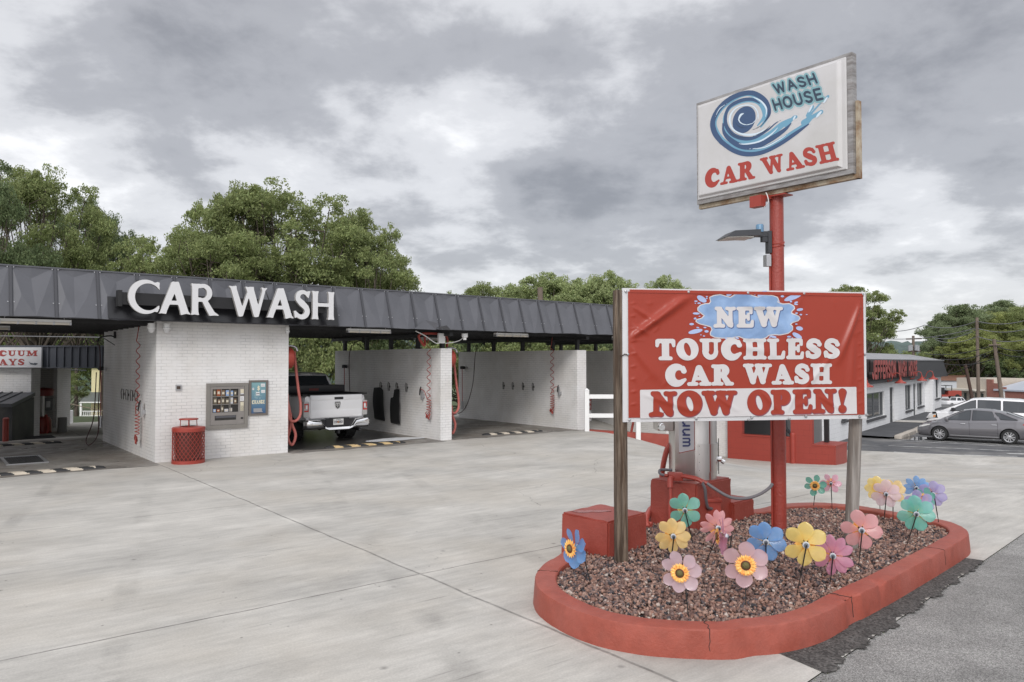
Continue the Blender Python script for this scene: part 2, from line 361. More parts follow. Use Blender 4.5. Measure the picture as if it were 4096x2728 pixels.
FZ = {  # flared roman
 'C': (.92, [('e',.54,.5,.52,.52,0), ('p',[(.78,.7),(.93,.72),(.97,.95),(.9,.97),(.7,.9)]), ('p',[(.7,.1),(.9,.04),(.98,.2),(.9,.22),(.78,.2)])], [('e',.62,.5,.4,.41,0), ('p',[(.62,.28),(1.4,.19),(1.4,.74),(.7,.73)])]),
 'A': (.98, [('p',[(-.02,0),(.03,.03),(.4,1),(.46,1.02),(.56,.8),(.26,.1),(.24,0),(.1,.02)]), ('p',[(.4,1),(.62,1.02),(.94,.1),(1.03,0),(.88,.03),(.7,-.02),(.68,.1),(.42,.88)]), ('b',.25,.3,.75,.42,.005)], []),
 'R': (.92, [fl(.16,.1), ('b',.1,.87,.45,.99,.01), ('b',.1,.43,.45,.54,.01), ('e',.42,.715,.3,.285,0), ('p',[(.36,.5),(.56,.48),(.8,.12),(.98,0),(.8,.01),(.64,-.01),(.52,.2)])], [('e',.4,.71,.145,.165,0), ('b',.255,.56,.4,.86,.01)]),
 'W': (1.32, [('p',[(-.03,1),(.1,.98),(.25,1.01),(.26,.9),(.48,.27),(.46,.02),(.37,0),(.33,.02),(.06,.9)]), ('p',[(.37,0),(.48,.02),(.77,.9),(.8,1),(.7,1),(.42,.22)]), ('p',[(.56,1),(.7,.98),(.86,1.01),(.87,.9),(1.06,.28),(1.02,.02),(.93,0),(.88,.02),(.62,.86)]), ('p',[(.93,0),(1.04,.02),(1.28,.9),(1.36,1),(1.25,.98),(1.13,1.01),(1.17,.88),(.98,.25)])], []),
 'S': (.68, [arc(.37,.74,.2,.19,40,200,.06,.09,14,.075), S_((.18,.67,.09),(.34,.53,.115),(.5,.4,.1)), arc(.32,.27,.22,.2,35,-150,.1,.06,14,.09), ('p',[(.5,.8),(.58,.72),(.66,.98),(.55,.97)]), ('p',[(.02,.27),(.1,.28),(.22,.1),(.06,.02)])], []),
 'H': (.98, [fl(.16,.1), fl(.8,.1), ('b',.2,.46,.78,.58,.005)], []),
}
def sk(*pl, r=.1): return [('s', [(x, y, r) for x, y in q]) for q in pl]
_c = [(.66,.8),(.52,.94),(.36,1),(.18,.94),(.05,.76),(0,.5),(.05,.24),(.18,.06),(.36,0),(.52,.06),(.66,.2)]
_s = [(.58,.84),(.44,.98),(.22,.99),(.06,.86),(.05,.68),(.2,.56),(.42,.46),(.58,.33),(.58,.15),(.42,.01),(.2,0),(.03,.15)]
_o = [(.36,1),(.16,.93),(.03,.74),(0,.5),(.03,.26),(.16,.07),(.36,0),(.56,.07),(.69,.26),(.72,.5),(.69,.74),(.56,.93),(.36,1)]
SK = {'A': (.72,[[(0,0),(.36,1),(.72,0)],[(.13,.34),(.59,.34)]]), 'C': (.66,[_c]), 'E': (.55,[[(.55,1),(0,1),(0,0),(.55,0)],[(0,.5),(.48,.5)]]), 'F': (.55,[[(.55,1),(0,1),(0,0)],[(0,.5),(.46,.5)]]),
 'G': (.7,[_c+[(.68,.45),(.4,.45)]]), 'H': (.64,[[(0,0),(0,1)],[(.64,0),(.64,1)],[(0,.5),(.64,.5)]]), 'J': (.5,[[(.5,1),(.5,.2),(.38,.03),(.15,.02),(0,.2)]]), 'M': (.8,[[(0,0),(0,1),(.4,.3),(.8,1),(.8,0)]]),
 'N': (.66,[[(0,0),(0,1),(.66,0),(.66,1)]]), 'O': (.72,[_o]), 'P': (.58,[[(0,0),(0,1),(.4,1),(.58,.86),(.58,.62),(.4,.48),(0,.48)]]), 'R': (.62,[[(0,0),(0,1),(.4,1),(.58,.86),(.58,.64),(.4,.5),(0,.5)],[(.34,.5),(.62,0)]]),
 'S': (.62,[_s]), 'T': (.66,[[(0,1),(.66,1)],[(.33,1),(.33,0)]]), 'U': (.64,[[(0,1),(0,.28),(.12,.06),(.32,0),(.52,.06),(.64,.28),(.64,1)]]), 'W': (1.0,[[(0,1),(.25,0),(.5,.9),(.75,0),(1,1)]]), 'X': (.64,[[(0,0),(.64,1)],[(0,1),(.64,0)]]),
 'Y': (.66,[[(0,1),(.33,.5),(.66,1)],[(.33,.5),(.33,0)]]), 'I': (.0,[[(0,0),(0,1)]]), 'D': (.64,[[(0,0),(0,1),(.34,1),(.6,.76),(.64,.5),(.6,.24),(.34,0),(0,0)]]), 'L': (.5,[[(0,1),(0,0),(.5,0)]]), 'V': (.7,[[(0,1),(.35,0),(.7,1)]]),
 '1': (.3,[[(0,.78),(.25,1),(.25,0)]]), '3': (.55,[[(0,.9),(.2,1),(.45,.96),(.54,.78),(.45,.58),(.25,.52),(.48,.46),(.56,.26),(.44,.05),(.2,0),(0,.1)]]), '8': (.56,[[(.28,.53),(.08,.62),(.03,.8),(.12,.96),(.28,1),(.44,.96),(.53,.8),(.48,.62),(.28,.53),(.06,.42),(0,.22),(.1,.04),(.28,0),(.46,.04),(.56,.22),(.5,.42),(.28,.53)]])}
def sans(r): return {k: (w_+2*r, [('s', [(x+r, r+y*(1-2*r), r) for x, y in q]) for q in pl], []) for k, (w_, pl) in SK.items()}
def text(mb, font, txt, x0, x1, y0, y1, fn, mi=0, gap=.03, h=.05, grow=0., thick=0., back=None, space=.4, each=None):
    """letters of txt fitted into the box; fn maps box coordinates to 3D"""
    tot = 0; pos = []
    for c in txt:
        if c == ' ': tot += space; continue
        pos.append((c, tot)); tot += font[c][0]+gap
    tot -= gap; sx = (x1-x0)/tot; sy = (y1-y0)
    for c, p0 in pos:
        wd, add, sub = font[c]; F = field(add, sub); G_ = (lambda X, Y, F=F: F(X, Y)-grow)
        f3 = lambda x, y, p0=p0: fn(x0+(p0+x)*sx, y0+y*sy)
        m_ = mb if mb is not None else MB()
        e_ = max(0, grow)+.04
        shape(m_, G_, (-e_, wd+e_, -e_, 1+e_), h, f3, mi, thick, back)
        if each: each(c, m_)
# ---------------------------------------------------------------- ground and pavements
def concrete_mat():
    m = M('concrete', (.45,.430,.395), .8, var=.10, vs=1.1, bump=.25, bs=60, bd=.006)
    t = m.node_tree; b = t.nodes['Principled BSDF']; ln = t.links.new
    src = b.inputs['Base Color'].links[0].from_socket
    co = t.nodes.new('ShaderNodeTexCoord'); mp = t.nodes.new('ShaderNodeMapping'); mp.vector_type = 'TEXTURE'
    mp.inputs['Location'].default_value = C0; mp.inputs['Rotation'].default_value = (0,0,A_ANG); ln(co.outputs['Object'], mp.inputs[0])
    sp = t.nodes.new('ShaderNodeSeparateXYZ')
    def mt(op, a, b2=None, c=None, clamp=False):
        n = t.nodes.new('ShaderNodeMath'); n.operation = op; n.use_clamp = clamp
        for i, v in enumerate((a, b2, c)):
            if v is None: continue
            if isinstance(v, (int, float)): n.inputs[i].default_value = v
            else: ln(v, n.inputs[i])
        return n.outputs[0]
    def nz(vec, s, d=5, r=.6):
        n = t.nodes.new('ShaderNodeTexNoise'); n.inputs['Scale'].default_value = s; n.inputs['Detail'].default_value = d; n.inputs['Roughness'].default_value = r; ln(vec, n.inputs['Vector']); return n.outputs['Fac']
    def rg(f, a, c, lo=0., hi=1.):
        n = t.nodes.new('ShaderNodeMapRange'); 
        for i, v in enumerate((a, c, lo, hi)): n.inputs[i+1].default_value = v
        ln(f, n.inputs[0]); return n.outputs[0]
    def val(c, f):
        n = t.nodes.new('ShaderNodeHueSaturation'); ln(c, n.inputs['Color']); ln(f, n.inputs['Value']); return n.outputs[0]
    def mix(f, a, c):
        n = t.nodes.new('ShaderNodeMixRGB'); ln(f, n.inputs[0]) if not isinstance(f, float) else None
        ln(a, n.inputs[1]) if not isinstance(a, tuple) else setattr(n.inputs[1], 'default_value', a)
        ln(c, n.inputs[2]) if not isinstance(c, tuple) else setattr(n.inputs[2], 'default_value', c); return n.outputs[0]
    # streaks left by the broom and by tyres, running with the front of the building
    st = t.nodes.new('ShaderNodeMapping'); st.inputs['Scale'].default_value = (.45, 1.0, 1); ln(mp.outputs[0], st.inputs[0])
    st2 = t.nodes.new('ShaderNodeMapping'); st2.inputs['Scale'].default_value = (.7, 4.5, 1); st2.inputs['Rotation'].default_value = (0,0,.12); ln(mp.outputs[0], st2.inputs[0])
    wv = t.nodes.new('ShaderNodeVectorMath'); wv.operation = 'ADD'; ws_ = t.nodes.new('ShaderNodeTexNoise'); ws_.inputs['Scale'].default_value = 1.3; ln(mp.outputs[0], ws_.inputs['Vector'])
    sc = t.nodes.new('ShaderNodeVectorMath'); sc.operation = 'SCALE'; sc.inputs['Scale'].default_value = .07; ln(ws_.outputs['Color'], sc.inputs[0]); ln(mp.outputs[0], wv.inputs[0]); ln(sc.outputs[0], wv.inputs[1]); ln(wv.outputs[0], sp.inputs[0])
    u, v = sp.outputs[0], sp.outputs[1]
    c = val(src, rg(nz(st.outputs[0], .9, 9, .68), .32, .68, .78, 1.16))
    c = val(c, rg(nz(st2.outputs[0], 2.2, 9, .75), .32, .68, .84, 1.12))
    c = mix(rg(nz(mp.outputs[0], .35, 4), .45, .62, 0., .35), c, (.44,.395,.33,1))
    # fine aggregate
    c = val(c, rg(nz(co.outputs['Object'], 55, 3, .7), .3, .7, .90, 1.1))
    # dark drip spots
    vo = t.nodes.new('ShaderNodeTexVoronoi'); vo.inputs['Scale'].default_value = 1.7; ln(co.outputs['Object'], vo.inputs['Vector'])
    spot = mt('MULTIPLY', rg(vo.outputs['Distance'], .0, .07, 1., 0.), rg(nz(mp.outputs[0], .8, 2), .42, .55))
    c = val(c, mt('SUBTRACT', 1.0, mt('MULTIPLY', spot, .6)))
    # tyre tracks: pairs of faint dark bands crossing the slab
    for ang, off, wd_, am in ((1.32, -1.6, .12, .10), (1.32, .0, .12, .09), (1.25, 3.2, .14, .08), (1.25, 4.8, .14, .08), (.25, -7.4, .13, .09), (.25, -8.9, .13, .08), (.9, -3.0, .1, .07)):
        cc_, ss_ = cos(ang), sin(ang); dlin = mt('ADD', mt('MULTIPLY', u, ss_), mt('MULTIPLY', v, -cc_)); bnd = rg(mt('ABSOLUTE', mt('SUBTRACT', dlin, off)), wd_*.5, wd_*1.1, 1., 0.)
        c = val(c, mt('SUBTRACT', 1.0, mt('MULTIPLY', mt('MULTIPLY', bnd, rg(nz(mp.outputs[0], 1.1, 6), .45, .62)), am*1.6)))
    # oil and damp blotches
    c = val(c, rg(nz(mp.outputs[0], .55, 8, .72), .53, .68, 1.0, .86))
    # hairline cracks and specks of grit
    vc = t.nodes.new('ShaderNodeTexVoronoi'); vc.feature = 'DISTANCE_TO_EDGE'; vc.inputs['Scale'].default_value = .21; wv2 = t.nodes.new('ShaderNodeVectorMath'); wv2.operation = 'ADD'
    wn2 = t.nodes.new('ShaderNodeTexNoise'); wn2.inputs['Scale'].default_value = 1.6; wn2.inputs['Detail'].default_value = 6; ln(mp.outputs[0], wn2.inputs['Vector']); ws2 = t.nodes.new('ShaderNodeVectorMath'); ws2.operation = 'SCALE'; ws2.inputs['Scale'].default_value = .55; ln(wn2.outputs['Color'], ws2.inputs[0]); ln(mp.outputs[0], wv2.inputs[0]); ln(ws2.outputs[0], wv2.inputs[1]); ln(wv2.outputs[0], vc.inputs['Vector'])
    c = val(c, mt('SUBTRACT', 1.0, mt('MULTIPLY', mt('MULTIPLY', rg(vc.outputs['Distance'], .0006, .0020, 1., 0.), rg(nz(mp.outputs[0], .35, 3), .52, .58)), .35)))
    v4 = t.nodes.new('ShaderNodeTexVoronoi'); v4.inputs['Scale'].default_value = 5.5; ln(co.outputs['Object'], v4.inputs['Vector'])
    c = val(c, mt('SUBTRACT', 1.0, mt('MULTIPLY', mt('MULTIPLY', rg(v4.outputs['Distance'], .04, .09, 1., 0.), rg(nz(mp.outputs[0], 1.3, 3), .5, .58)), .5)))
    # short scratches
    mps = t.nodes.new('ShaderNodeMapping'); mps.inputs['Scale'].default_value = (.8, 12, 1); mps.inputs['Rotation'].default_value = (0,0,.25); ln(mp.outputs[0], mps.inputs[0])
    v2 = t.nodes.new('ShaderNodeTexVoronoi'); v2.inputs['Scale'].default_value = .9; ln(mps.outputs[0], v2.inputs['Vector'])
    c = val(c, mt('SUBTRACT', 1.0, mt('MULTIPLY', mt('MULTIPLY', rg(v2.outputs['Distance'], .0, .16, 1., 0.), rg(nz(mp.outputs[0], .9, 2), .42, .55)), .42)))
    # joints: a saw cut with a worn, slightly paler lip on each side
    brk = nz(mp.outputs[0], .9, 3)
    def line(coord, at, w):
        return rg(mt('ABSOLUTE', mt('SUBTRACT', coord, at)), w*.55, w*1.25, 1., 0.)
    J = None; LIP = None; FJ = None
    for coord, at, w in ((u, 0.05, .016), (v, -10.83, .013)):
        l = line(coord, at, w); lp = line(coord, at, .075); J = l if J is None else mt('MAXIMUM', J, l); LIP = lp if LIP is None else mt('MAXIMUM', LIP, lp)
    for coord, at, w in ((v, -5.9, .010), (v, -.62, .012), (u, 5.2, .010), (u, 10.4, .010), (u, 15.6, .01), (v, -3.1, .008), (u, -5.1, .010)):
        l = line(coord, at, w); FJ = l if FJ is None else mt('MAXIMUM', FJ, l)
    c = val(c, mt('ADD', 1.0, mt('MULTIPLY', LIP, rg(brk, .35, .6, -.09, .13))))
    c = val(c, mt('SUBTRACT', 1.0, mt('MULTIPLY', J, rg(nz(mp.outputs[0], 6, 3), .3, .6, .28, .55))))
    c = val(c, mt('SUBTRACT', 1.0, mt('MULTIPLY', FJ, rg(brk, .42, .55, .0, .38))))
    ln(c, b.inputs['Base Color'])
    bp = [n for n in t.nodes if n.type == 'BUMP'][0]; hs = bp.inputs['Height'].links[0].from_socket
    ln(mt('SUBTRACT', hs, mt('MULTIPLY', J, 2.5)), bp.inputs['Height'])
    return m
concrete = concrete_mat()
asph = M('asphalt_road', (.27,.262,.25), .9, var=.22, vs=2.2, bump=.9, bs=110, bd=.012, isl=0, var2=.14, vs2=.5)
def speckle(m, scale=85, amt=.6):                              # pale stones showing in worn asphalt
    t = m.node_tree; b = t.nodes['Principled BSDF']; src = b.inputs['Base Color'].links[0].from_socket
    co = t.nodes.new('ShaderNodeTexCoord'); vo = t.nodes.new('ShaderNodeTexVoronoi'); vo.inputs['Scale'].default_value = scale; t.links.new(co.outputs['Object'], vo.inputs['Vector'])
    bw = t.nodes.new('ShaderNodeRGBToBW'); t.links.new(vo.outputs['Color'], bw.inputs[0])
    mr = t.nodes.new('ShaderNodeMapRange'); mr.inputs[1].default_value = .25; mr.inputs[2].default_value = .85; mr.inputs[3].default_value = 1-amt; mr.inputs[4].default_value = 1+amt; t.links.new(bw.outputs[0], mr.inputs[0])
    hs = t.nodes.new('ShaderNodeHueSaturation'); t.links.new(src, hs.inputs['Color']); t.links.new(mr.outputs[0], hs.inputs['Value']); t.links.new(hs.outputs[0], b.inputs['Base Color'])
speckle(asph, 130, .42)
gutm = M('asphalt_gutter', (.085,.08,.075), .88, var=.35, vs=5, bump=.9, bs=70, bd=.02); speckle(gutm, 60, .5)
lotm = M('asphalt_lot', (.088,.09,.096), .75, var=.2, vs=.6, bump=.4, bs=30, c2=(.16,.155,.15), vs2=.35, rv=.15)
grassm = M('grass', (.07,.095,.035), .95, var=.35, vs=.4, bump=.5, bs=6, bd=.05)
def sheet(name, x0, x1, y0, y1, step, dz, mat, cuts=(), zf=terr, kind='structure', label=None):
    nx = int(round((x1-x0)/step)); ny = int(round((y1-y0)/step)); bm = bmesh.new()
    g = [[bm.verts.new((x0+(x1-x0)*i/nx, y0+(y1-y0)*j/ny, 0)) for i in range(nx+1)] for j in range(ny+1)]
    for j in range(ny):
        for i in range(nx): bm.faces.new((g[j][i], g[j][i+1], g[j+1][i+1], g[j+1][i]))
    for (px, py), (qx, qy) in cuts:                          # keep what lies to the left of p->q
        d = Vector((qx-px, qy-py, 0)); n = Vector((d.y, -d.x, 0)).normalized()
        bmesh.ops.bisect_plane(bm, geom=bm.verts[:]+bm.edges[:]+bm.faces[:], plane_co=(px,py,0), plane_no=n, clear_outer=True)
    for v in bm.verts: v.co.z = zf(v.co.x, v.co.y)+dz
    me = bpy.data.meshes.new(name); bm.to_mesh(me); bm.free(); me.materials.append(mat)
    for p in me.polygons: p.use_smooth = True
    o = bpy.data.objects.new(name, me); COL.objects.link(o); tag(o, label, kind=kind); return o
ga = G(3308, 2673, 0); gb = G(3924, 2250, 0); RD = (gb-ga).normalized(); RN = Vector((RD.y, -RD.x, 0))    # road edge
def far(x, y):
    return terr(x, y)-.05-1.2*sm((y-60)/60)*(1-sm((x-8)/12))-fall(x, y)
def fall(x, y): return 5.0*sm((y-60)/55)*sm((x-8)/12)+2.9*sm((y-48)/36)*sm((-x-14)/10)
sheet('ground', -170, 190, -20, 330, 4, -.45, grassm, zf=far)
bl0 = G(3450, 1803, terr(14.5,29.5)); bl1 = G(4096, 1830, terr(20,27.5))
bd = (bl1-bl0)
e0 = ga-RD*12; e1 = ga+RD*60
le = bl0-bd*.55
sheet('concrete_apron', -34, 48, -6, 34, .5, 0, concrete, [((e0.x,e0.y),(e1.x,e1.y)), ((bl1.x+bd.x*4, bl1.y+bd.y*4),(le.x,le.y))], label='pale worn concrete forecourt with sawn joints')
sheet('road', -8, 70, -12, 44, .5, -.008, asph, [((e1.x,e1.y),(e0.x,e0.y))], label='grey coarse asphalt road')
sheet('parking_lot', 4, 120, 20, 175, 1.5, -.012, lotm, [((le.x,le.y),(bl1.x+bd.x*4, bl1.y+bd.y*4))], label='dark asphalt parking lot', zf=lambda x,y: terr(x,y)-fall(x,y))
# painted lines in the lot
pl = M('line_paint', (.62,.62,.60), .7, var=.25, vs=3, c2=(.3,.3,.3), vs2=1.6)
def strip(mb, p, q, wd, dz, n=12):
    p = Vector(p); q = Vector(q); d = (q-p); d.z = 0; s = Vector((-d.y, d.x, 0)).normalized()*wd/2
    for i in range(n):
        a = p+(q-p)*i/n; b = p+(q-p)*(i+1)/n; vs = []
        for k in (a-s, b-s, b+s, a+s): vs.append((k.x, k.y, terr(k.x, k.y)+dz))
        mb.add(vs, [(0,1,2,3)])
for (x0,y0,x1,y1,wd) in ((3560,1756,4250,1791,.11),(3572,1762,4250,1796,.11),(3554,1783,4085,1805,.12),(3575,1808,3845,1823,.12),(3858,1820,4070,1826,.12),(4030,1815,4300,1820,.25),(3651,1724,3700,1729,.1),(3790,1752,4200,1768,.1)):
    mb = MB(); z = -1.4
    a = G(x0, y0, z); b = G(x1, y1, z); strip(mb, a, b, wd, .004); struct('parking_line', mb, pl, fix=False)
pud = MB(); c = G(3640, 1752, -1.4)
for sc, ox in ((1,0),):
    v = []; 
    for i in range(24):
        a = 2*pi*i/24; r = 1+.25*sin(3*a+1)+.15*sin(7*a); x = c.x+1.3*r*cos(a); y = c.y+.8*r*sin(a); v.append((x, y, terr(x,y)+.003))
    pud.add(v, [tuple(range(24))])
struct('puddle', pud, M('puddle_water', (.03,.03,.035), .03, spec=.7), fix=False)
# gutter of broken dark asphalt along the kerb, between island and road
random.seed(5)
gut = MB(); k0 = G(3131, 2597, 0); k1 = G(3865, 2236, 0); v = []; n = 120
for i in range(n+1):
    t = i/n; p = k0.lerp(k1, t)-RN*.35; v.append((p.x, p.y, .004))
v2 = []
for i in range(n+1):
    t = i/n; p = (ga-RD*.1).lerp(gb+RD*.1, t); o = RN*(.02+.02*sin(i*.37)+random.uniform(-.035,.035)); p = p+o*1.0; v2.append((p.x, p.y, .004))
gut.add(v+v2, [(i, i+1, n+2+i, n+1+i) for i in range(n)]); struct('gutter', gut, gutm, 'dark broken asphalt gutter along the red kerb', fix=False)
# weeds in the crack
wm = M('weed', (.09,.11,.045), .9, isl=.4)
mb = MB(); random.seed(9)
for i in range(260):
    t = random.random(); seg = random.choice([0,1,1,2])
    if seg == 0: p = G(3240+random.random()*75, 2725-random.random()*60, 0)
    elif seg == 1: p = gb+RD*random.random()*1.6
    else: p = ga.lerp(gb, random.random())
    p = p+RN*random.uniform(-.02,.035); h = random.uniform(.008,.03); a = random.random()*6.3; w_ = .006
    d = Vector((cos(a),sin(a),0)); mb.add([p-d*w_+Vector((0,0,-.03)), p+d*w_+Vector((0,0,-.03)), p+Vector((d.y,-d.x,0))*h*.8+Vector((0,0,h-.02))], [(0,1,2)])
o = mb.build('grass', wm, fix=False); tag(o, kind='stuff')
# ---------------------------------------------------------------- planted island: red kerb and gravel
KZ = .215
def q4(x, y): return 2100+x/2.412, 2000+y/2.412
def q5(x, y): return 3000+x/1.786, 1850+y/1.786
outer = [q4(340,522), q4(235,580), q4(150,650), q4(105,735), q4(125,830), q4(200,905), q4(330,985), q4(500,1062), q4(700,1128), q4(900,1172), q4(1200,1215), q4(1600,1240), q4(2000,1245),
         q5(0,1168), q5(200,1152), q5(380,1118), q5(530,1068), q5(660,1000), q5(770,942), q5(960,850), q5(1180,733), q5(1380,625), q5(1500,556), q5(1552,516), q5(1545,480), q5(1480,442), q5(1400,415), q5(1250,388), q5(1000,345), q5(780,308), q5(600,290), q5(430,284), q5(200,297), q5(30,333)]
OP = [G(x, y, KZ) for x, y in outer]
OP += [Vector((2.62, 10.12, KZ)), Vector((1.75, 9.95, KZ)), Vector((1.1, 9.35, KZ))]
OP = [p for i, p in enumerate(OP)]
def close_crv(pts, n=5):
    k = len(pts); o = []
    for i in range(k):
        p0, p1, p2, p3 = pts[i-1], pts[i], pts[(i+1)%k], pts[(i+2)%k]
        for j in range(n):
            t = j/n; o.append(.5*((2*p1)+(p2-p0)*t+(2*p0-5*p1+4*p2-p3)*t*t+(3*p1-p0-3*p2+p3)*t**3))
    return o
OC = close_crv(OP, 5)
def resample(c, step):
    o = [c[0]]; acc = 0
    for i in range(len(c)):
        a, b = c[i], c[(i+1)%len(c)]; l = (b-a).length
        if l < 1e-6: continue
        while acc+step <= l+1e-9: acc += step; o.append(a.lerp(b, min(1, acc/l)))
        acc -= l
    return o
OC = resample(OC, .06)
nO = len(OC); area = sum(OC[i].x*OC[(i+1)%nO].y-OC[(i+1)%nO].x*OC[i].y for i in range(nO))
if area < 0: OC = OC[::-1]
def offs(c, d):
    n = len(c); o = []
    for i in range(n):
        t = c[(i+3)%n]-c[i-3]; t.z = 0; t.normalize(); o.append(c[i]+Vector((-t.y, t.x, 0))*d)
    return o
redk = M('kerb_paint', (.30,.064,.040), .58, var=.12, vs=9, bump=.5, bs=50, bd=.010, var2=.06, vs2=.8, c2=(.33,.085,.06))
random.seed(3)
prof = [(-.028,-.06), (-.02,.06), (-.008,KZ-.014), (-.003,KZ-.003), (.007,KZ), (.10,KZ+.002), (.175,KZ-.002), (.188,KZ-.012), (.192,KZ-.05), (.195,.05)]
rings = [offs(OC, d) for d, z in prof]
chip = G(3000+720/1.786, 1850+960/1.786, KZ); chip2 = G(3000+925/1.786, 1850+860/1.786, KZ)
crk = [G(3000+1370/1.786, 1850+620/1.786, KZ), G(2100+190/2.412, 2000+690/2.412, KZ)]
mb = MB(); vs = []
for ri, (d, z) in enumerate(prof):
    for i, p in enumerate(rings[ri]):
        j = (random.random()-.5)*.004; q = Vector((p.x+j, p.y+(random.random()-.5)*.004, z+(random.random()-.5)*.003))
        if ri < 6:
            for cc, rr, dd in ((chip, .14, .075), (chip2, .07, .025)):
                f = max(0, 1-(Vector((q.x-cc.x, q.y-cc.y, 0)).length/rr)**2)*(1 if z > .12 else .5 if z > 0 else .1)
                if f > 0: c_ = rings[5][i]-p; q += Vector((c_.x, c_.y, 0)).normalized()*dd*f*random.uniform(.6,1.2)-Vector((0,0,.05*f*random.uniform(.4,1.2)))*(ri > 1)
        vs.append(q)
n = nO
fs = [(r*n+i, r*n+(i+1)%n, (r+1)*n+(i+1)%n, (r+1)*n+i) for r in range(len(prof)-1) for i in range(n)]
mb.add(vs, fs); kerb = mb.build('planter_kerb', redk, smooth=True, angle=24)
tag(kerb, 'red painted concrete kerb, chipped and cracked, ringing the gravel bed under the signs', 'kerb')
# cracks across the kerb
ck = M('crack', (.06,.03,.025), .9)
mb = MB()
for c_ in crk+[chip, G(2100+1790/2.412,2000+1232/2.412,KZ)]:
    i = min(range(n), key=lambda k: (OC[k]-c_).length); a, b = rings[1][i], rings[7][i]
    t = (OC[(i+1)%n]-OC[i]).normalized(); pts = []
    for k in range(9): q = rings[3][i].lerp(b, k/8); pts.append(Vector((q.x, q.y, KZ+.001))+t*random.uniform(-.012,.012))
    lo = [Vector((rings[1][i].x, rings[1][i].y, .06)), Vector((rings[2][i].x, rings[2][i].y, KZ-.02))]
    pts = [lo[0].lerp(lo[1], s/4)+t*random.uniform(-.01,.01)-Vector((0,0,0)) for s in range(5)]+pts
    mb.tube(pts, .0035, 5)
o = mb.build('crack', ck, kerb)
GZ = .17
inn = offs(OC, .19); mb = MB(); mb.add([(p.x, p.y, GZ-.03) for p in inn], [tuple(range(len(inn)))]); gb_ = mb.build('gravel_soil', M('gravel_base', (.12,.08,.07), .95, var=.3, vs=30), fix=False); tag(gb_, kind='structure')
def inside(pts, x, y):
    c = False; j = len(pts)-1
    for i in range(len(pts)):
        xi, yi = pts[i].x, pts[i].y; xj, yj = pts[j].x, pts[j].y
        if (yi > y) != (yj > y) and x < (xj-xi)*(y-yi)/(yj-yi)+xi: c = not c
        j = i
    return c
inn2 = offs(OC, .20)[::3]
rng = np.random.default_rng(7)
xa, xb = min(p.x for p in inn2), max(p.x for p in inn2); ya, yb = min(p.y for p in inn2), max(p.y for p in inn2)
NG = 27000
gx = rng.uniform(xa, xb, NG*2); gy = rng.uniform(ya, yb, NG*2)
ins = np.zeros(len(gx), bool); j = len(inn2)-1
for i in range(len(inn2)):
    xi, yi, xj, yj = inn2[i].x, inn2[i].y, inn2[j].x, inn2[j].y
    ins ^= ((yi > gy) != (yj > gy)) & (gx < (xj-xi)*(gy-yi)/((yj-yi) or 1e-9)+xi); j = i
gx, gy = gx[ins][:NG], gy[ins][:NG]; ng = len(gx)
base = np.array([(1,0,0),(0,1,0),(-1,0,0),(0,-1,0),(0,0,1),(0,0,-1),(.7,.7,.5),(-.7,.7,.5),(-.7,-.7,.5),(.7,-.7,.5)], float)[:6]
tri = np.array([(0,1,4),(1,2,4),(2,3,4),(3,0,4),(1,0,5),(2,1,5),(3,2,5),(0,3,5)])
sz = rng.uniform(.012,.027, (ng,1,1))*np.array([1.25,.95,.7])[None,None,:]*rng.uniform(.75,1.3,(ng,1,3))
V = base[None]*sz*rng.uniform(.75,1.2,(ng,6,1))
q = rng.normal(size=(ng,4)); q[:,1:3] *= .45; q /= np.linalg.norm(q,axis=1)[:,None]; a,b_,c_,d_ = q.T
R = np.stack([np.stack([1-2*(c_*c_+d_*d_),2*(b_*c_-a*d_),2*(b_*d_+a*c_)],1),np.stack([2*(b_*c_+a*d_),1-2*(b_*b_+d_*d_),2*(c_*d_-a*b_)],1),np.stack([2*(b_*d_-a*c_),2*(c_*d_+a*b_),1-2*(b_*b_+c_*c_)],1)],1)
V = np.einsum('nij,nkj->nki', R, V)
gz = GZ+rng.uniform(-.022,.006,ng)+.012*np.sin(gx*2.3)*np.cos(gy*1.9)
V += np.stack([gx,gy,gz],1)[:,None,:]
def npmesh(name, V, Fc, mat, smooth=False):
    me = bpy.data.meshes.new(name); nv = len(V); nf = len(Fc); k = Fc.shape[1]
    me.vertices.add(nv); me.vertices.foreach_set('co', V.astype(np.float32).ravel()); me.loops.add(nf*k); me.loops.foreach_set('vertex_index', Fc.astype(np.int32).ravel())
    me.polygons.add(nf); me.polygons.foreach_set('loop_start', np.arange(0, nf*k, k, dtype=np.int32)); me.materials.append(mat); me.update(calc_edges=True); return me
gm = M('gravel', (.235,.155,.13), .8, isl=.0)
t = gm.node_tree; gi = t.nodes.new('ShaderNodeNewGeometry'); rp = t.nodes.new('ShaderNodeValToRGB'); t.links.new(gi.outputs['Random Per Island'], rp.inputs[0])
cols = [(.03,.028,.032),(.075,.062,.066),(.14,.08,.065),(.21,.112,.085),(.27,.145,.108),(.19,.125,.108),(.31,.18,.135),(.125,.072,.06),(.25,.16,.13),(.36,.23,.18),(.46,.38,.33)]
rp.color_ramp.interpolation = 'CONSTANT'
while len(rp.color_ramp.elements) < len(cols): rp.color_ramp.elements.new(.5)
for i, c in enumerate(cols): rp.color_ramp.elements[i].position = i/len(cols)*(1.0)+ (.04 if i == len(cols)-1 else 0); rp.color_ramp.elements[i].color = (*c, 1)
t.links.new(rp.outputs[0], t.nodes['Principled BSDF'].inputs['Base Color'])
me = npmesh('gravel', V.reshape(-1,3), (tri[None]+(np.arange(ng)*6)[:,None,None]).reshape(-1,3), gm)
o = bpy.data.objects.new('gravel', me); COL.objects.link(o); tag(o, 'brown and grey gravel filling the red kerbed island', kind='stuff')
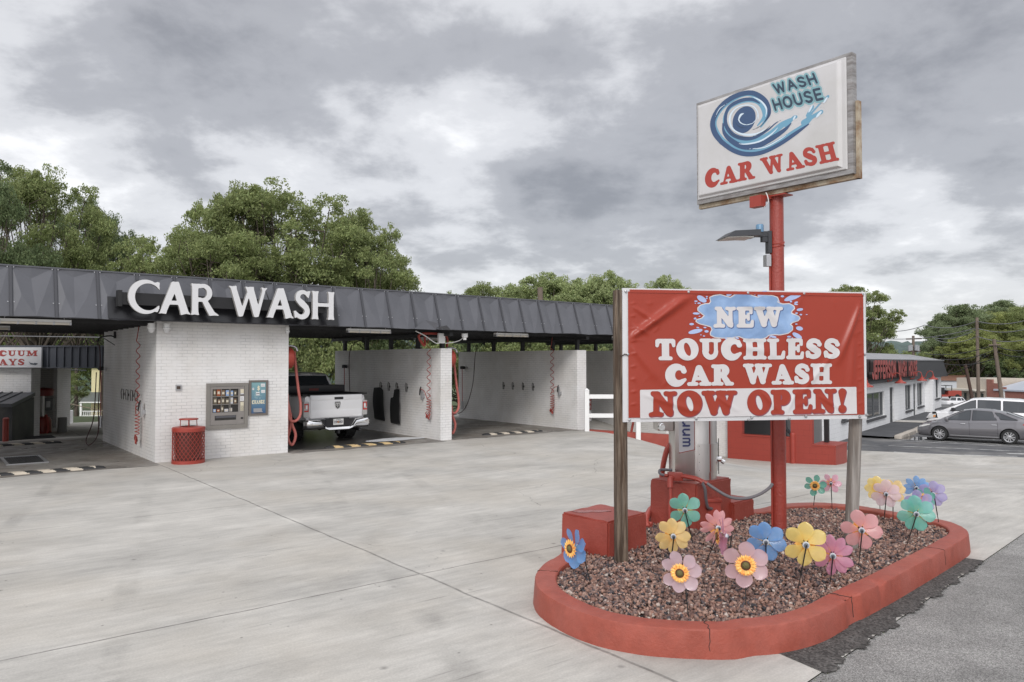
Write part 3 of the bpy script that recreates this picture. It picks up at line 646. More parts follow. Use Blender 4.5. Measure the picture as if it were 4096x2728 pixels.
# ---------------------------------------------------------------- open bay car wash
wbrick = M('white_brick', (.72,.71,.70), .55, var=.05, vs=1.5, bump=.55, bs=25, kind='brick', bd=.006, var2=.03, vs2=.5, c2=(.645,.625,.60))
dmetal = M('roof_metal', (.092,.094,.106), .42, metal=0, var=.10, vs=1.2, spec=.5, rv=.08, bump=.08, bs=4)
dark = M('black_steel', (.012,.012,.013), .5, var=.1)
redp = M('red_paint', (.30,.042,.028), .45, var=.08, vs=5, bump=.12, bs=60)
redhose = M('red_hose', (.34,.055,.042), .5, var=.15, vs=6)
steel = M('galvanised', (.45,.45,.46), .4, metal=.8, var=.1)
stainless = M('stainless', (.62,.60,.585), .30, metal=1., var=.08, vs=2, stretch=(6,6,.4), bump=.05, bs=60)
blk = M('black_rubber', (.012,.012,.013), .7)
whp = M('white_paint', (.75,.75,.74), .5, var=.05, vs=4)
cw = thing('car_wash', 'long open bay car wash of white painted brick under a dark metal mansard roof', 'car wash', C0, A_ANG)
def wall(x0, x1, y0, y1, z0, z1, name='wall', m=None, par=None):
    mb = MB(); mb.box(x0, y0, z0, x1, y1, z1); return mb.build(name, m or wbrick, par or cw)
BLK_Z = 3.07; WZ = 2.56
# equipment block, with openings for the machines cut as recesses
blkm = MB(); blkm.box(0, 0, -.3, 2.97, 5.75, BLK_Z); blk_o = blkm.build('equipment_room', wbrick, cw)
for x0, x1 in ((7.35, 7.72), (12.56, 12.97)): wall(x0, x1, 0, 6.7, -.3, WZ, 'divider_wall')
wall(17.4, 17.8, .4, 6.9, -1.5, 2.62, 'divider_wall')
wall(-4.9, -4.5, 0, 6.7, -.3, WZ, 'divider_wall')
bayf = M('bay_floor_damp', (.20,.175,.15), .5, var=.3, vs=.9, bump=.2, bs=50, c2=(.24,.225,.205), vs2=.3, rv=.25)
mb = MB()
def slab(x0, x1, y0, y1):
    n = 30; v = []
    for i in range(n+1):
        x = x0+(x1-x0)*i/n; v.append((x, y0+.04*sin(i*1.7)+.05*sin(i*.6), .006))
    for i in range(n+1): v.append((x0+(x1-x0)*i/n, y1, .006))
    mb.add(v, [(i, i+1, n+2+i, n+1+i) for i in range(n)])
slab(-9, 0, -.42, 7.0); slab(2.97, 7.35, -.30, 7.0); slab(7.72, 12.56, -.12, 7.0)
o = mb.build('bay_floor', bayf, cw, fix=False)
# roof deck, purlins, mansard
mb = MB(); mb.box(-9.5, -.42, 3.10, 18.2, 7.4, 3.16); mb.box(-9.5, -.08, 3.9, 18.2, 7.3, 3.96)
deck = mb.build('roof_deck', dark, cw)
mb = MB()
for s in np.arange(.25, 7.3, .62): mb.box(-9.4, s, 3.00, 18.1, s+.055, 3.10)
for d in (-4.7, -.25, 3.15, 7.5, 12.75, 17.6): mb.box(d-.06, -.3, 2.90, d+.06, 7.2, 3.0) if d != 3.15 and d != -.25 else None
mb.build('beams', dark, cw)
def mansard(mb, x0, x1, y, z0, z1, back, wd, seed=0, dirn=1):
    r = random.Random(seed); n = max(1, int(round((x1-x0)/wd))); w_ = (x1-x0)/n
    def pt(x, t, push=0): return (x, y+(back)*t-push*dirn, z0+(z1-z0)*t)
    for i in range(n):
        a = x0+i*w_; b = a+w_; m = (a+b)/2+r.uniform(-.05,.05); dn = r.uniform(.025,.05); t1 = r.uniform(.76,.84); bot = r.uniform(.015,.05)
        A0 = pt(a+.025, 0, .0); B0 = pt(b-.025, 0, .0); A1 = pt(a+.025, 1, 0); B1 = pt(b-.025, 1, 0)
        D = pt(m, t1, -dn); M0 = pt(m+r.uniform(-.08,.08), 0, bot); MT = pt(m, 1, .015); Q = pt((m+a)/2, .42, .02+r.uniform(-.01,.02)); R_ = pt((m+b)/2, .42, .012+r.uniform(-.01,.02))
        M0 = (M0[0], M0[1], M0[2]+r.uniform(-.02,.015))
        vs = [A0, B0, B1, A1, D, M0, MT, Q, R_]
        mb.add(vs, [(3,4,6),(6,4,2),(3,0,7),(3,7,4),(7,0,5),(7,5,4),(4,5,8),(8,5,1),(8,1,2),(4,8,2)])
        for x in (a,):
            T = [pt(x-.022, 0, .03), pt(x+.022, 0, .03), pt(x+.022, 1.0, .03), pt(x-.022, 1.0, .03), pt(x-.03, 0, -.01), pt(x+.03, 0, -.01), pt(x+.03, 1.0, -.01), pt(x-.03, 1.0, -.01)]
            mb.add(T, [(0,1,2,3),(4,0,3,7),(1,5,6,2),(3,2,6,7),(0,4,5,1)], 1)
mb = MB(); mansard(mb, -9.4, 18.2, -.5, 3.06, 4.06, .33, .74, 4)
ma = mb.build('mansard', [dmetal, M('seam_metal', (.05,.051,.058), .45)], cw, fix=True)
mb = MB(); mb.box(-9.4, -.20, 4.045, 18.2, -.10, 4.075); mb.box(-9.4, 7.2, 3.05, 18.2, 7.45, 4.05); mb.box(-9.4, -.49, 3.055, 18.2, -.40, 3.085); mb.build('roof_trim', dmetal, cw)
mb = MB()
for i in range(37):
    x = -9.4+i*.746
    for t in (.28, .97):
        for dx in (-.05, .05): 
            p = Vector((x+dx, -.5+.33*t-.012, 3.06+t)); mb.add([p+Vector((a*.011,-.004,b*.011)) for a,b in ((-1,-1),(1,-1),(1,1),(-1,1))], [(0,1,2,3)])
mb.build('screws', steel, cw, fix=False)
# a torn, bent up panel corner over bay two
mb = MB(); mb.add([(6.15,-.56,3.05),(6.8,-.60,3.04),(6.82,-.66,3.22),(6.5,-.53,3.30),(6.86,-.51,3.10),(7.3,-.60,3.04),(7.1,-.66,3.17)], [(0,1,3),(1,2,3),(4,5,6)]); mb.build('bent_panel', dmetal, cw, fix=False)
for d, ys in ((7.53,(.2,1.5,3.1,4.7,6.3)), (12.76,(.2,1.4,3.0,4.7,6.3)), (17.6,(.7,2.4,4.2,6.3)), (-4.7,(.2,2.4,4.2,6.3))):
    for y in ys:
        mb = MB(); mb.box(d-.055, y-.055, WZ if d < 17 else 2.62, d+.055, y+.055, 3.0); mb.build('post', dark, cw)
# vent pipe stubs, camera housings at the top of the block
for x, y, sc in ((-.12,-.06,1), (.18,-.1,1), (2.9,-.1,.6)):
    t_ = thing('security_camera', {-.12:'white dome camera under the roof edge at the left corner of the brick block', .18:'white dome camera on the front of the block beneath the letter C', 2.9:'small white camera at the top right corner of the brick block'}[x], 'camera', CWF @ Vector((x, y, 2.9)), A_ANG, 'white cameras along the car wash eave')
    mb = MB(); mb.lathe([(.0,.12),(.07*sc,.12),(.07*sc,.04),(.085*sc,.03),(.085*sc,0)], 16); mb.build('mount', whp, t_, smooth=True)
    mb = MB(); mb.lathe([(.07*sc,0),(.06*sc,-.05*sc),(.035*sc,-.085*sc),(0,-.09*sc)], 16, cap=False); mb.build('dome', M('dome_white', (.6,.6,.6), .25), t_, smooth=True)
# fluorescent lights
tubem = M('lamp_diffuser', (.62,.58,.5), .4)
fl_l = ['over the left bay', 'over the bay with the white pickup', 'over the third bay', 'over the bay at the right end', 'deeper in the left bay', 'deeper in the third bay']
for i, (x0, y) in enumerate(((-2.86,-.12),(4.45,-.12),(9.15,-.12),(14.1,-.12),(-3.6,3.4),(9.3,4.6))):
    t_ = thing('strip_light', 'long unlit strip light under the dark roof '+fl_l[i], 'strip light', CWF @ Vector((x0, y, 2.93)), A_ANG, 'strip lights under the car wash roof')
    mb = MB(); mb.box(0, -.06, .05, 1.22, .06, .10); mb.build('housing', whp, t_)
    mb = MB(); mb.box(.01, -.07, .0, 1.21, .07, .05, bev=.015); mb.build('diffuser', tubem, t_, smooth=True)
    mb = MB(); [mb.box(x, -.075, -.004, x+.03, .075, .055) for x in (.0,.3,.6,.9,1.19)]; [mb.cyl((x,0,.1),(x,0,.17),.008) for x in (.1,1.1)]; mb.build('clip', steel, t_)
# letters on the mansard
ls = thing('channel_letter_sign', 'large white CAR WASH letters on a black rail across the roof edge', 'sign', CWF @ Vector((-.74, -.78, 3.19)), A_ANG)
lw = M('sign_white', (.62,.62,.63), .5); lside = M('letter_edge', (.30,.29,.28), .5)
LT = {'C':0}
def ltr(c, m_): o = m_.build('letter', [lw, lside], ls, fix=False); o['label'] = 'white letter '+c
text(None, FZ, 'CAR WASH', 0, 4.56, 0, .68, lambda x, y: (x, 0, y+.035*0), gap=.015, h=.03, thick=.09, back=(0,1,0), space=.36, each=ltr)
mb = MB(); mb.box(-.12, .10, .17, 4.35, .26, .42); mb.box(-.16, .08, .13, -.08, .28, .46); mb.build('rail', dark, ls)
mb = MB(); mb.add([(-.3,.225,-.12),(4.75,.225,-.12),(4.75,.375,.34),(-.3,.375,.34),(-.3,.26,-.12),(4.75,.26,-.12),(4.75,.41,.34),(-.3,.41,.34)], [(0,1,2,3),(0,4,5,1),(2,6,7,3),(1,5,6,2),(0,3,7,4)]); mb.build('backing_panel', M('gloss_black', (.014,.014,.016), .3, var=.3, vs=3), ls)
mb = MB(); mb.tube([(.1,.2,.42),(.25,.33,.7)], .012, 6, T=None); mb.tube([(3.0,.2,.42),(2.93,.38,.78)], .012, 6)
for x in (.3,1.5,2.8,4.0): mb.box(x, .2, .2, x+.05, .5, .25)
mb.build('bracket', dark, ls)
# floor bumps
bumpb = M('rubber_black', (.03,.03,.031), .7, var=.2, vs=8); bumpy = M('rubber_yellow', (.55,.40,.20), .7, var=.15, vs=8)
bump_w = M('rubber_faded', (.52,.46,.37), .7, var=.15, vs=8)
for (x0, x1, y, mt_, lb) in ((-3.25,-.98,-.09,bump_w,'in the mouth of the left bay'), (-3.2,-.95,6.0,bump_w,'at the far end of the left bay'), (4.0,6.28,.2,bumpy,'behind the white pickup'), (9.1,11.35,.42,bump_w,'in the empty third bay')):
    t_ = thing('wheel_bump', 'black rubber speed bump with pale stripes '+lb, 'speed bump', CWF @ Vector((x0, y, .006)), A_ANG-.045, 'striped rubber bumps on the bay floors')
    Ln = x1-x0; NB = 92; NR = 9
    mb = MB(); vs = []
    for i in range(NB+1):
        x = Ln*i/NB; e_ = min(1, min(x, Ln-x)/.16); e_ = sqrt(max(0,1-(1-e_)**2)); 
        for k in range(NR+1): a = pi*k/NR; vs.append((x, -.11*cos(a)*(.4+.6*e_), .055*sin(a)**.8*e_ if e_ > 0 else 0))
    mb.v = vs
    for i in range(NB):
        for k in range(NR):
            mb.f.append((i*(NR+1)+k, (i+1)*(NR+1)+k, (i+1)*(NR+1)+k+1, i*(NR+1)+k+1))
            xx = (i/NB*Ln + .035*k)/.23; mb.m.append(1 if int(xx) % 2 == 1 and .2 < i/NB*Ln < Ln-.2 else 0)
    mb.build('bump_body', [bumpb, mt_], t_, smooth=True)
# drain grate
t_ = thing('drain_grate', 'rectangular black drain grate set in the floor of the left bay', 'drain', CWF @ Vector((-2.5, 1.5, .008)), A_ANG)
mb = MB(); mb.box(-.06,-.06,0,.0,1.51,.02); mb.box(.65,-.06,0,.71,1.51,.02); mb.box(0,-.06,0,.65,0,.02); mb.box(0,1.45,0,.65,1.51,.02); mb.build('frame', steel, t_)
mb = MB(); mb.box(0,0,-.002,.65,1.45,.002); mb.build('pit', blk, t_)
mb = MB(); [mb.box(x,0,.003,x+.018,1.45,.016) for x in np.arange(.02,.64,.045)]; mb.build('grating', M('iron', (.05,.05,.05), .5, metal=.3), t_)
t_ = thing('drain_grate', 'dark drain cover in the vacuum bay floor behind the left bay', 'drain', CWF @ Vector((-1.7, 8.2, -.055)), A_ANG)
mb = MB(); mb.box(0,0,0,.9,.9,.01); mb.build('pit', blk, t_)
# soap foam and wet floor under the pickup
random.seed(2)
def blob(name, cx_, cy_, rx, ry, z, m, seed, kind='structure', lab=None, n=48):
    r = random.Random(seed); ph = [r.random()*6 for _ in range(6)]; v = []
    for i in range(n):
        a = 2*pi*i/n; q = 1+sum(.16/(k+1)*sin((k+2)*a+ph[k]) for k in range(5)); p = CWF @ Vector((cx_+rx*q*cos(a), cy_+ry*q*sin(a), z)); v.append(p)
    mb = MB(); mb.add(v, [tuple(range(n))]); o = mb.build(name, m, fix=False); tag(o, lab, kind=kind); return o
blob('puddle', 5.1, 2.3, 1.9, 2.6, .011, M('wet_floor', (.06,.056,.053), .3, bump=.06, bs=9, spec=.6), 1)
blob('soap_foam', 6.45, .95, .75, .42, .018, M('foam', (.75,.76,.78), .5, bump=.8, bs=18, bd=.02), 3, lab='white soap foam spreading over the bay floor')
# ---------------------------------------------------------------- wall equipment
def onwall(x, y, z): return CWF @ Vector((x, y, z))
def mat_clip(x, y, z, lab):
    t_ = thing('mat_clip', lab, 'clip', onwall(x, y, z), A_ANG, 'steel mat clips on the bay walls')
    mb = MB(); mb.box(-.02,-.035,-.03,0,.035,.03); mb.box(-.03,-.012,-.13,-.015,.012,.12); mb.tube([(-.02,0,.1),(-.06,0,.14),(-.075,0,.05),(-.06,0,-.12)], .011, 6); mb.build('clip_spring', M('dull_steel', (.10,.095,.09), .5, metal=.3), t_)
ordn = ['nearest the mouth of the bay', 'second from the mouth of the bay', 'third from the mouth of the bay', 'deepest in the bay']
for i, y in enumerate((1.63,2.1,2.6,3.1)): mat_clip(0, y, 1.38, 'steel mat clip on the brick block side, '+ordn[i])
for i, y in enumerate((1.79,2.354,2.845,3.35)): mat_clip(7.35, y, 1.42, ['steel mat clip on the wall beside the pickup, nearest the coiled hose','steel clip holding the narrow black mat','steel clip between the two hanging black mats','steel clip holding the wide black mat'][i])
for i, y in enumerate((2.15,2.69,3.26,3.8)): mat_clip(12.56, y, 1.32, 'steel mat clip on the empty bay wall, '+ordn[i])
matm = M('floor_mat', (.014,.014,.015), .75, bump=.4, bs=60)
t_ = thing('floor_mat', 'wide black rubber car mat hanging from a clip on the bay wall', 'floor mat', onwall(7.28, 3.35, 1.38), A_ANG, 'black car mats hung to drip')
mb = MB(); f_ = field([('p', [(-.34,-.02),(.02,.0),(.2,-.08),(.27,-.3),(.26,-.85),(.28,-1.02),(-.36,-.98),(-.34,-.8),(-.37,-.5),(-.36,-.2)])]); shape(mb, lambda X,Y: f_(X,Y)-.01, (-.45,.4,-1.1,.08), .05, lambda x,y: (-.02+.03*sin(y*4)+.015*sin(x*9), -x, y), 0, .012, (1,0,0)); mb.m=[0]*len(mb.f); mb.build('mat', matm, t_)
t_ = thing('floor_mat', 'narrow notched black rubber car mat hanging from a clip near the coiled hose', 'floor mat', onwall(7.28, 2.354, 1.38), A_ANG, 'black car mats hung to drip')
mb = MB(); f_ = field([('p', [(-.1,-.04),(.17,-.03),(.2,-.3),(.26,-.5),(.24,-1.05),(-.28,-1.05),(-.26,-.75),(-.27,-.3),(-.12,-.28)])]); shape(mb, lambda X,Y: f_(X,Y)-.01, (-.4,.4,-1.15,.05), .05, lambda x,y: (-.02+.03*sin(y*4+1), -x, y), 0, .012, (1,0,0)); mb.m=[0]*len(mb.f); mb.build('mat', matm, t_)
def coil_hose(x, y, ztop, zbot, zc, lab, hy):
    t_ = thing('air_hose', lab, 'air hose', onwall(x-.13, y, zbot), A_ANG, 'coiled red air hoses')
    pts = []; H = ztop-zbot; z = ztop; pts += [(.03,.0,H), (.0,.01,H-.25)]
    z = H-.3; a = 0; i = 0
    while z > .22:
        k = 1-(z-.2)/(H-.5); tight = z+zbot < zc
        pitch = .25*(1-.3*k) if not tight else .075; amp = .075 if not tight else .09
        a += pi/4; z -= pitch/8; pts.append((-amp*.5*cos(a)+.02, amp*sin(a), z)); i += 1
        if i > 700: break
    for k in range(26): a += pi/3.2; pts.append((.03*cos(a), .09*sin(a*1.07), .16+.07*cos(a*1.3)-.004*k))
    mb = MB(); mb.tube(pts, .010, 6); mb.build('hose', redhose, t_, smooth='all')
    mb = MB(); pk = [(.0,.03,.9-0), (-.02,hy*.4,1.0), (0,hy*.8,1.05), (0.03,hy,1.04)]
    z0 = zc-zbot+.1; pk = [(0,.05,z0-.1),(-.03,hy*.35,z0+.1),(-.03,hy*.8,z0+.16),(.03,hy,z0+.15)]
    mb.tube(crv(pk,6), .010, 6); mb.build('hose_end', redhose, t_, smooth='all')
    mb = MB(); mb.box(.03,hy-.02,z0-.16,.07,hy+.02,z0+.16); mb.box(.07,hy-.05,z0-.1,.125,hy+.05,z0); mb.build('holder', steel, t_)
    mb = MB(); mb.tube([(.03,hy,z0+.22),(.0,hy,z0+.15),(-.02,hy,z0-.02)], [.016,.022,.016], 8); mb.build('handle', blk, t_)
coil_hose(0, 1.18, 3.0, .30, 1.0, 'coiled red air hose hanging on the side of the brick block in the left bay', -.26)
coil_hose(7.35, .45, 3.0, .55, 1.15, 'coiled red air hose hanging on the wall beside the white pickup', .42)
coil_hose(12.56, 1.08, 3.0, .45, 1.1, 'coiled red air hose hanging on the wall of the empty third bay', -.3)
# foam brushes and wand hoses
def brush(x, y, z, lab):
    t_ = thing('foam_brush', lab, 'brush', onwall(x, y, z), A_ANG, 'foam brushes leaning in their holders')
    mb = MB(); mb.box(-.18,-.14,-.05,-.06,.06,.06, bev=.03); mb.build('brush_head', blk, t_, smooth=True)
    mb = MB(); mb.tube([(-.11,0,-.04),(-.10,0,-1.55)], .014, 8); mb.build('handle', redhose, t_)
    mb = MB(); mb.box(-.1,-.05,-.02,0,.12,.01); mb.cyl((-.1,0,-1.6),(-.1,0,-1.3),.05,12); mb.build('holder', steel, t_)
brush(0, 5.5, 2.0, 'black foam brush on a red pole at the back edge of the brick block')
brush(7.35, 5.75, 2.02, 'black foam brush on a red pole behind the pickup cab')
brush(12.56, 6.3, 1.95, 'black foam brush on a red pole deep in the third bay')
def boom(x, y, pts, lab, reach=-.9):
    t_ = thing('spray_boom', lab, 'boom', onwall(x, y, 0), A_ANG, 'overhead booms with dark pressure hoses')
    mb = MB(); mb.cyl((0,0,2.98),(0,0,2.8),.035); mb.tube(crv([(0,0,2.82),(reach*.3,-.1,2.86),(reach*.9,-.3,2.8),(reach,-.33,2.7)],5), .016, 8); mb.tube([(0,0,2.62),(reach*.7,-.22,2.8)], .01, 6); mb.build('arm', dark, t_)
    mb = MB(); mb.tube(crv(pts, 8), .013, 7); mb.build('hose', M('dark_red_hose', (.06,.018,.018), .5), t_, smooth='all')
boom(-.02, 4.2, [(-.45,-.15,2.72),(-.32,.2,2.55),(-.25,.5,2.0),(-.24,.7,1.0),(-.26,.6,.3),(-.5,.2,.05),(-.55,.5,.15),(-.3,1.0,.7),(-.2,1.3,1.9)], 'black boom and hose over the left bay beside the brick block', -.45)
boom(7.34, 4.6, [(-.5,-.2,2.72),(-.42,.15,2.3),(-.36,.2,1.2),(-.4,0,.75),(-.55,-.7,.5),(-.95,-1.4,.62)], 'black boom with a dark hose running down to the pickup bumper', -.5)
boom(12.55, 5.0, [(-.4,-.1,2.72),(-.35,.1,2.4),(-.42,.2,1.2),(-.7,.5,.3),(-1.4,1.2,.25),(-1.9,1.6,.45)], 'black boom with a dark hose hanging in the third bay', -.4)
# red vacuum drums on the bay side of the piers
def drum(x, lab):
    t_ = thing('vacuum_drum', lab, 'vacuum drum', onwall(x, .28, 2.28), A_ANG, 'red drums with hoses behind the piers')
    mb = MB(); mb.lathe([(.27,0),(.275,.03),(.275,.08),(.26,.16),(.22,.2),(.12,.235),(0,.24)], 28, T=Matrix.Rotation(pi/2,4,'Y'), cap=False); mb.build('tank', redp, t_, smooth=True, angle=30)
    mb = MB(); mb.tube(crv([(.0,-.05,.29),(.15,-.05,.30),(.26,-.08,.26),(.30,-.1,.17)],6), .028, 10); mb.build('elbow', steel, t_, smooth=True)
    hp = [(.30,-.1,.17),(.33,-.12,-.2),(.40,-.14,-.8),(.45,-.16,-1.15),(.42,-.2,-1.42),(.28,-.25,-1.55),(.12,-.28,-1.5),(.06,-.3,-1.2),(.05,-.3,-.9),(.03,-.3,-1.0),(.05,-.3,-1.6),(.1,-.26,-2.0),(.22,-.22,-2.13),(.30,-.22,-1.9),(.2,-.22,-1.6),(.12,-.2,-1.15),(.05,-.18,-.95),(.02,-.15,-1.3),(.04,-.12,-1.85),(.1,-.14,-2.0),(.17,-.2,-1.7),(.16,-.24,-1.35)]
    hp = [(a_, b_+.2, c_) for a_, b_, c_ in hp]; c = crv(hp, 9); rr = [.034*(1+.06*(i%2)) for i in range(len(c))]
    mb = MB(); mb.tube(c, rr, 9); mb.build('hose', M('vac_hose', (.42,.12,.10), .55, var=.15, vs=5), t_, smooth=True)
drum(2.97, 'red vacuum drum and hanging hose behind the brick block, beside the pickup'); drum(7.72, 'red vacuum drum and hanging hose behind the middle pier')
# red pipes and conduit above the middle pier
t_ = thing('pipework', 'red and grey pipes and a junction box under the roof above the middle pier', 'pipes', onwall(7.4, .1, 2.6), A_ANG)
mb = MB(); mb.tube(crv([(.35,.2,.0),(.36,.2,.25),(.1,.1,.36),(-.5,0,.37),(-.7,0,.3),(-.6,0,.1),(-.48,.05,.05),(-.45,.1,.3)],5), .035, 8); mb.build('red_pipe', redp, t_, smooth=True)
mb = MB(); mb.tube(crv([(-.9,-.15,.42),(-.6,-.15,.3),(-.2,-.1,.1),(.0,-.1,.15)],5), .014, 6); mb.tube(crv([(.1,-.1,.1),(.5,-.2,.18),(.75,-.25,.4)],5), .012, 6); mb.box(-.12,-.12,.1,.08,-.04,.38); mb.build('conduit', whp, t_, smooth=True)
mb = MB(); mb.lathe([(.0,.1),(.09,.1),(.09,0),(.05,-.02),(.05,-.08),(0,-.08)], 14, T=TM((.62,-.3,.28))); mb.build('camera', whp, t_, smooth=True)
# ---------------------------------------------------------------- machines in the block's front wall
def cwp(px, py, s=0):                                        # picture point on the plane y=s of the car wash frame
    r = ray(px, py); n = Vector((-sin(A_ANG), cos(A_ANG), 0)); o = Vector((0,0,CH)); t = (n.dot(C0)+s-n.dot(o))/n.dot(r); p = CWF.inverted() @ (o+r*t); return p.x, p.z
def v3(x, y): return cwp(800+x/5.6, 1480+y/5.6)
x0, z1 = v3(137,300); x1, _ = v3(1065,290); _, z0 = v3(137,1335)
vmf = M('vending_steel', (.24,.225,.205), .45, metal=.35, var=.05); vmp = M('vending_panel', (.27,.25,.235), .4, metal=.35, var=.05)
vm_ = thing('vending_machine', 'grey vending machine with small snack window set in the white brick wall', 'vending machine', CWF @ Vector((x0, 0, z0)), A_ANG)
W, H = x1-x0, z1-z0
mb = MB(); f = .155*W/1.0
fw = W*.088
mb.box(0,-.05,0,fw,0.0,H, bev=.004); mb.box(W-fw,-.05,0,W,0,H, bev=.004); mb.box(fw,-.048,0,W-fw,0,H*.085); mb.box(fw,-.048,H*.93,W-fw,0,H); mb.build('frame', vmf, vm_)
ix0, ix1, iz0, iz1 = fw, W-fw, H*.085, H*.93
gx0, gx1 = W*.145, W*.765; gz0, gz1 = H*.36, H*.87
mb = MB(); mb.box(ix0+.004,-.035,iz0+.004,gx0,-.001,iz1-.004); mb.box(gx1,-.035,iz0+.004,ix1-.004,-.001,iz1-.004); mb.box(gx0,-.035,iz0+.004,gx1,-.001,gz0); mb.box(gx0,-.035,gz1,gx1,-.001,iz1-.004); pn = mb.build('door_panel', vmp, vm_)
mb = MB(); mb.box(gx0,-.012,gz0,gx1,-.004,gz1); mb.build('cabinet_inside', M('cab_dark', (.02,.018,.016), .6), vm_)
mb = MB()
for x in (gx0+(gx1-gx0)*.33, gx0+(gx1-gx0)*.64, gx0+(gx1-gx0)*.685): mb.box(x-.006,-.034,gz0,x+.006,-.028,gz1)
for z in (gz0+(gz1-gz0)*.34, gz0+(gz1-gz0)*.68): mb.box(gx0,-.034,z-.008,gx1,-.028,z+.008)
mb.build('grille', vmf, vm_)
rc = random.Random(4); cols_ = [(.28,.08,.03),(.45,.42,.4),(.16,.1,.06),(.25,.35,.55),(.5,.5,.52),(.35,.12,.05),(.12,.1,.07)]
for r_ in range(3):
    zz = gz0+(gz1-gz0)*(.34*r_+.02); x = gx0+.02
    while x < gx1-.06:
        ww = rc.uniform(.05,.085); hh = rc.uniform(.10,.16) if r_ else rc.uniform(.06,.15); c = rc.choice(cols_)
        if not (r_ == 0 and x > gx0+(gx1-gx0)*.68):
            o_ = MB(); o_.box(x,-.026,zz,x+ww,-.014,zz+hh, bev=.003); o_.box(x+ww*.2,-.0275,zz+hh*.3,x+ww*.8,-.0262,zz+hh*.7, 1)
            q_ = o_.build('snack_packet', [M('pk%d' % cols_.index(c), c, .25), M('pkl', (.55,.5,.4), .3)]); q_.matrix_world = CWF @ Matrix.Translation((x0,0,z0))
            tag(q_, ['bottom','middle','top'][r_]+' row packet behind the vending machine grille', 'packet', 'packets in the vending machine')
        x += ww+.02
mb = MB(); mb.box(W*.2,-.040,H*.19,W*.71,-.030,H*.29); mb.box(W*.215,-.043,H*.24,W*.70,-.0405,H*.285,1); mb.build('delivery_flap', [M('flap', (.025,.024,.022), .3), M('flap2', (.09,.09,.1), .2)], vm_)
mb = MB(); kx0, kx1 = W*.815, W*.895; mb.box(kx0,-.040,H*.77,kx1,-.030,H*.86); mb.box(kx0,-.040,H*.38,kx1,-.030,H*.575); mb.build('keypad', M('cream', (.6,.55,.42), .5), vm_)
mb = MB()
for i in range(5):
    for j in range(3): mb.box(kx0+.008+j*.026*W, -.043, H*(.39+.022*i), kx0+.008+j*.026*W+.013*W, -.041, H*(.39+.022*i)+.012)
mb.box(kx0,-.043,H*.725,kx1,-.038,H*.74); mb.box(W*.83,-.043,H*.20,W*.88,-.038,H*.235); mb.build('buttons', blk, vm_)
mb = MB(); mb.box(kx0-.008,-.038,H*.60,kx1+.005,-.034,H*.70); mb.box(kx0,-.041,H*.745,kx1,-.036,H*.765); mb.build('note_sticker', M('paper', (.7,.7,.7), .6), vm_)
mb = MB(); [mb.box(kx0, -.040, H*(.62+.014*i), kx1-.015, -.0385, H*(.62+.014*i)+.003) for i in range(5)]; mb.build('note_print', blk, vm_)
# change machine
x0, z1 = v3(1090,232); x1, _ = v3(1517,230); _, z0 = v3(1100,1022); W, H = x1-x0, z1-z0
cm = thing('change_machine', 'narrow blue change machine with a cream dollar sign, right of the vending machine', 'change machine', CWF @ Vector((x0, 0, z0)), A_ANG)
mb = MB(); fw = W*.12; mb.box(0,-.04,0,fw,0,H, bev=.003); mb.box(W-fw,-.04,0,W,0,H, bev=.003); mb.box(fw,-.039,0,W-fw,0,H*.06); mb.box(fw,-.039,H*.945,W-fw,0,H); mb.build('frame', M('chg_frame', (.17,.15,.135), .5, metal=.3), cm)
bm_ = M('blue_panel', (.075,.17,.27), .35); t = bm_.node_tree; co = t.nodes.new('ShaderNodeTexCoord'); sp = t.nodes.new('ShaderNodeSeparateXYZ'); rp = t.nodes.new('ShaderNodeValToRGB'); t.links.new(co.outputs['Generated'], sp.inputs[0]); t.links.new(sp.outputs[2], rp.inputs[0]); rp.color_ramp.elements[0].color = (.045,.10,.21,1); rp.color_ramp.elements[1].color = (.20,.36,.38,1); t.links.new(rp.outputs[0], t.nodes['Principled BSDF'].inputs['Base Color'])
mb = MB(); mb.box(fw,-.025,H*.06,W-fw,-.001,H*.945); mb.build('panel', bm_, cm)
crm = M('cream_print', (.72,.66,.48), .5)
mb = MB(); text(mb, CP, 'CHANGE', fw+.02, W-fw-.02, H*.325, H*.435, lambda x,y: (x,-.027,y), h=.06, grow=-.01, gap=-.02)
text(mb, CP, 'S', W*.42, W*.58, H*.715, H*.83, lambda x,y: (x,-.027,y), h=.06); mb.box(W*.49,-.028,H*.69,W*.51,-.0265,H*.855); mb.build('lettering', crm, cm, fix=False)
mb = MB(); rr = random.Random(8)
for i in range(26):
    z = rr.uniform(.47,.68); x = .5+rr.uniform(-.2,.2); r_ = rr.uniform(.006,.022)
    shape(mb, field([('e',x*W,z*H,r_,r_,0)],[('e',x*W,z*H,r_*.75,r_*.75,0)]), (x*W-r_*1.2,x*W+r_*1.2,z*H-r_*1.2,z*H+r_*1.2), r_/4, lambda x,y: (x,-.0262,y))
mb.build('bubble_print', M('bubble', (.35,.48,.48), .5), cm, fix=False)
pap_ = M('paper', (.7,.7,.7), .6)
for q_ in ((.62,-.027,.81,.83,-.0255,.9),(.64,-.027,.635,.84,-.0255,.72),(.37,-.030,.57,.55,-.0255,.66)): mb = MB(); mb.box(W*q_[0],q_[1],H*q_[2],W*q_[3],q_[4],H*q_[5]); mb.build('sticker' if q_[0] > .5 else 'bill_slot', pap_, cm)
mb = MB(); shape(mb, field([('e',W*.22,H*.755,.026,.026,0)]), (W*.22-.03,W*.22+.03,H*.755-.03,H*.755+.03), .006, lambda x,y: (x,-.027,y)); mb.build('sticker', pap_, cm, fix=False)
mb = MB(); mb.box(W*.38,-.0315,H*.605,W*.54,-.0302,H*.625)
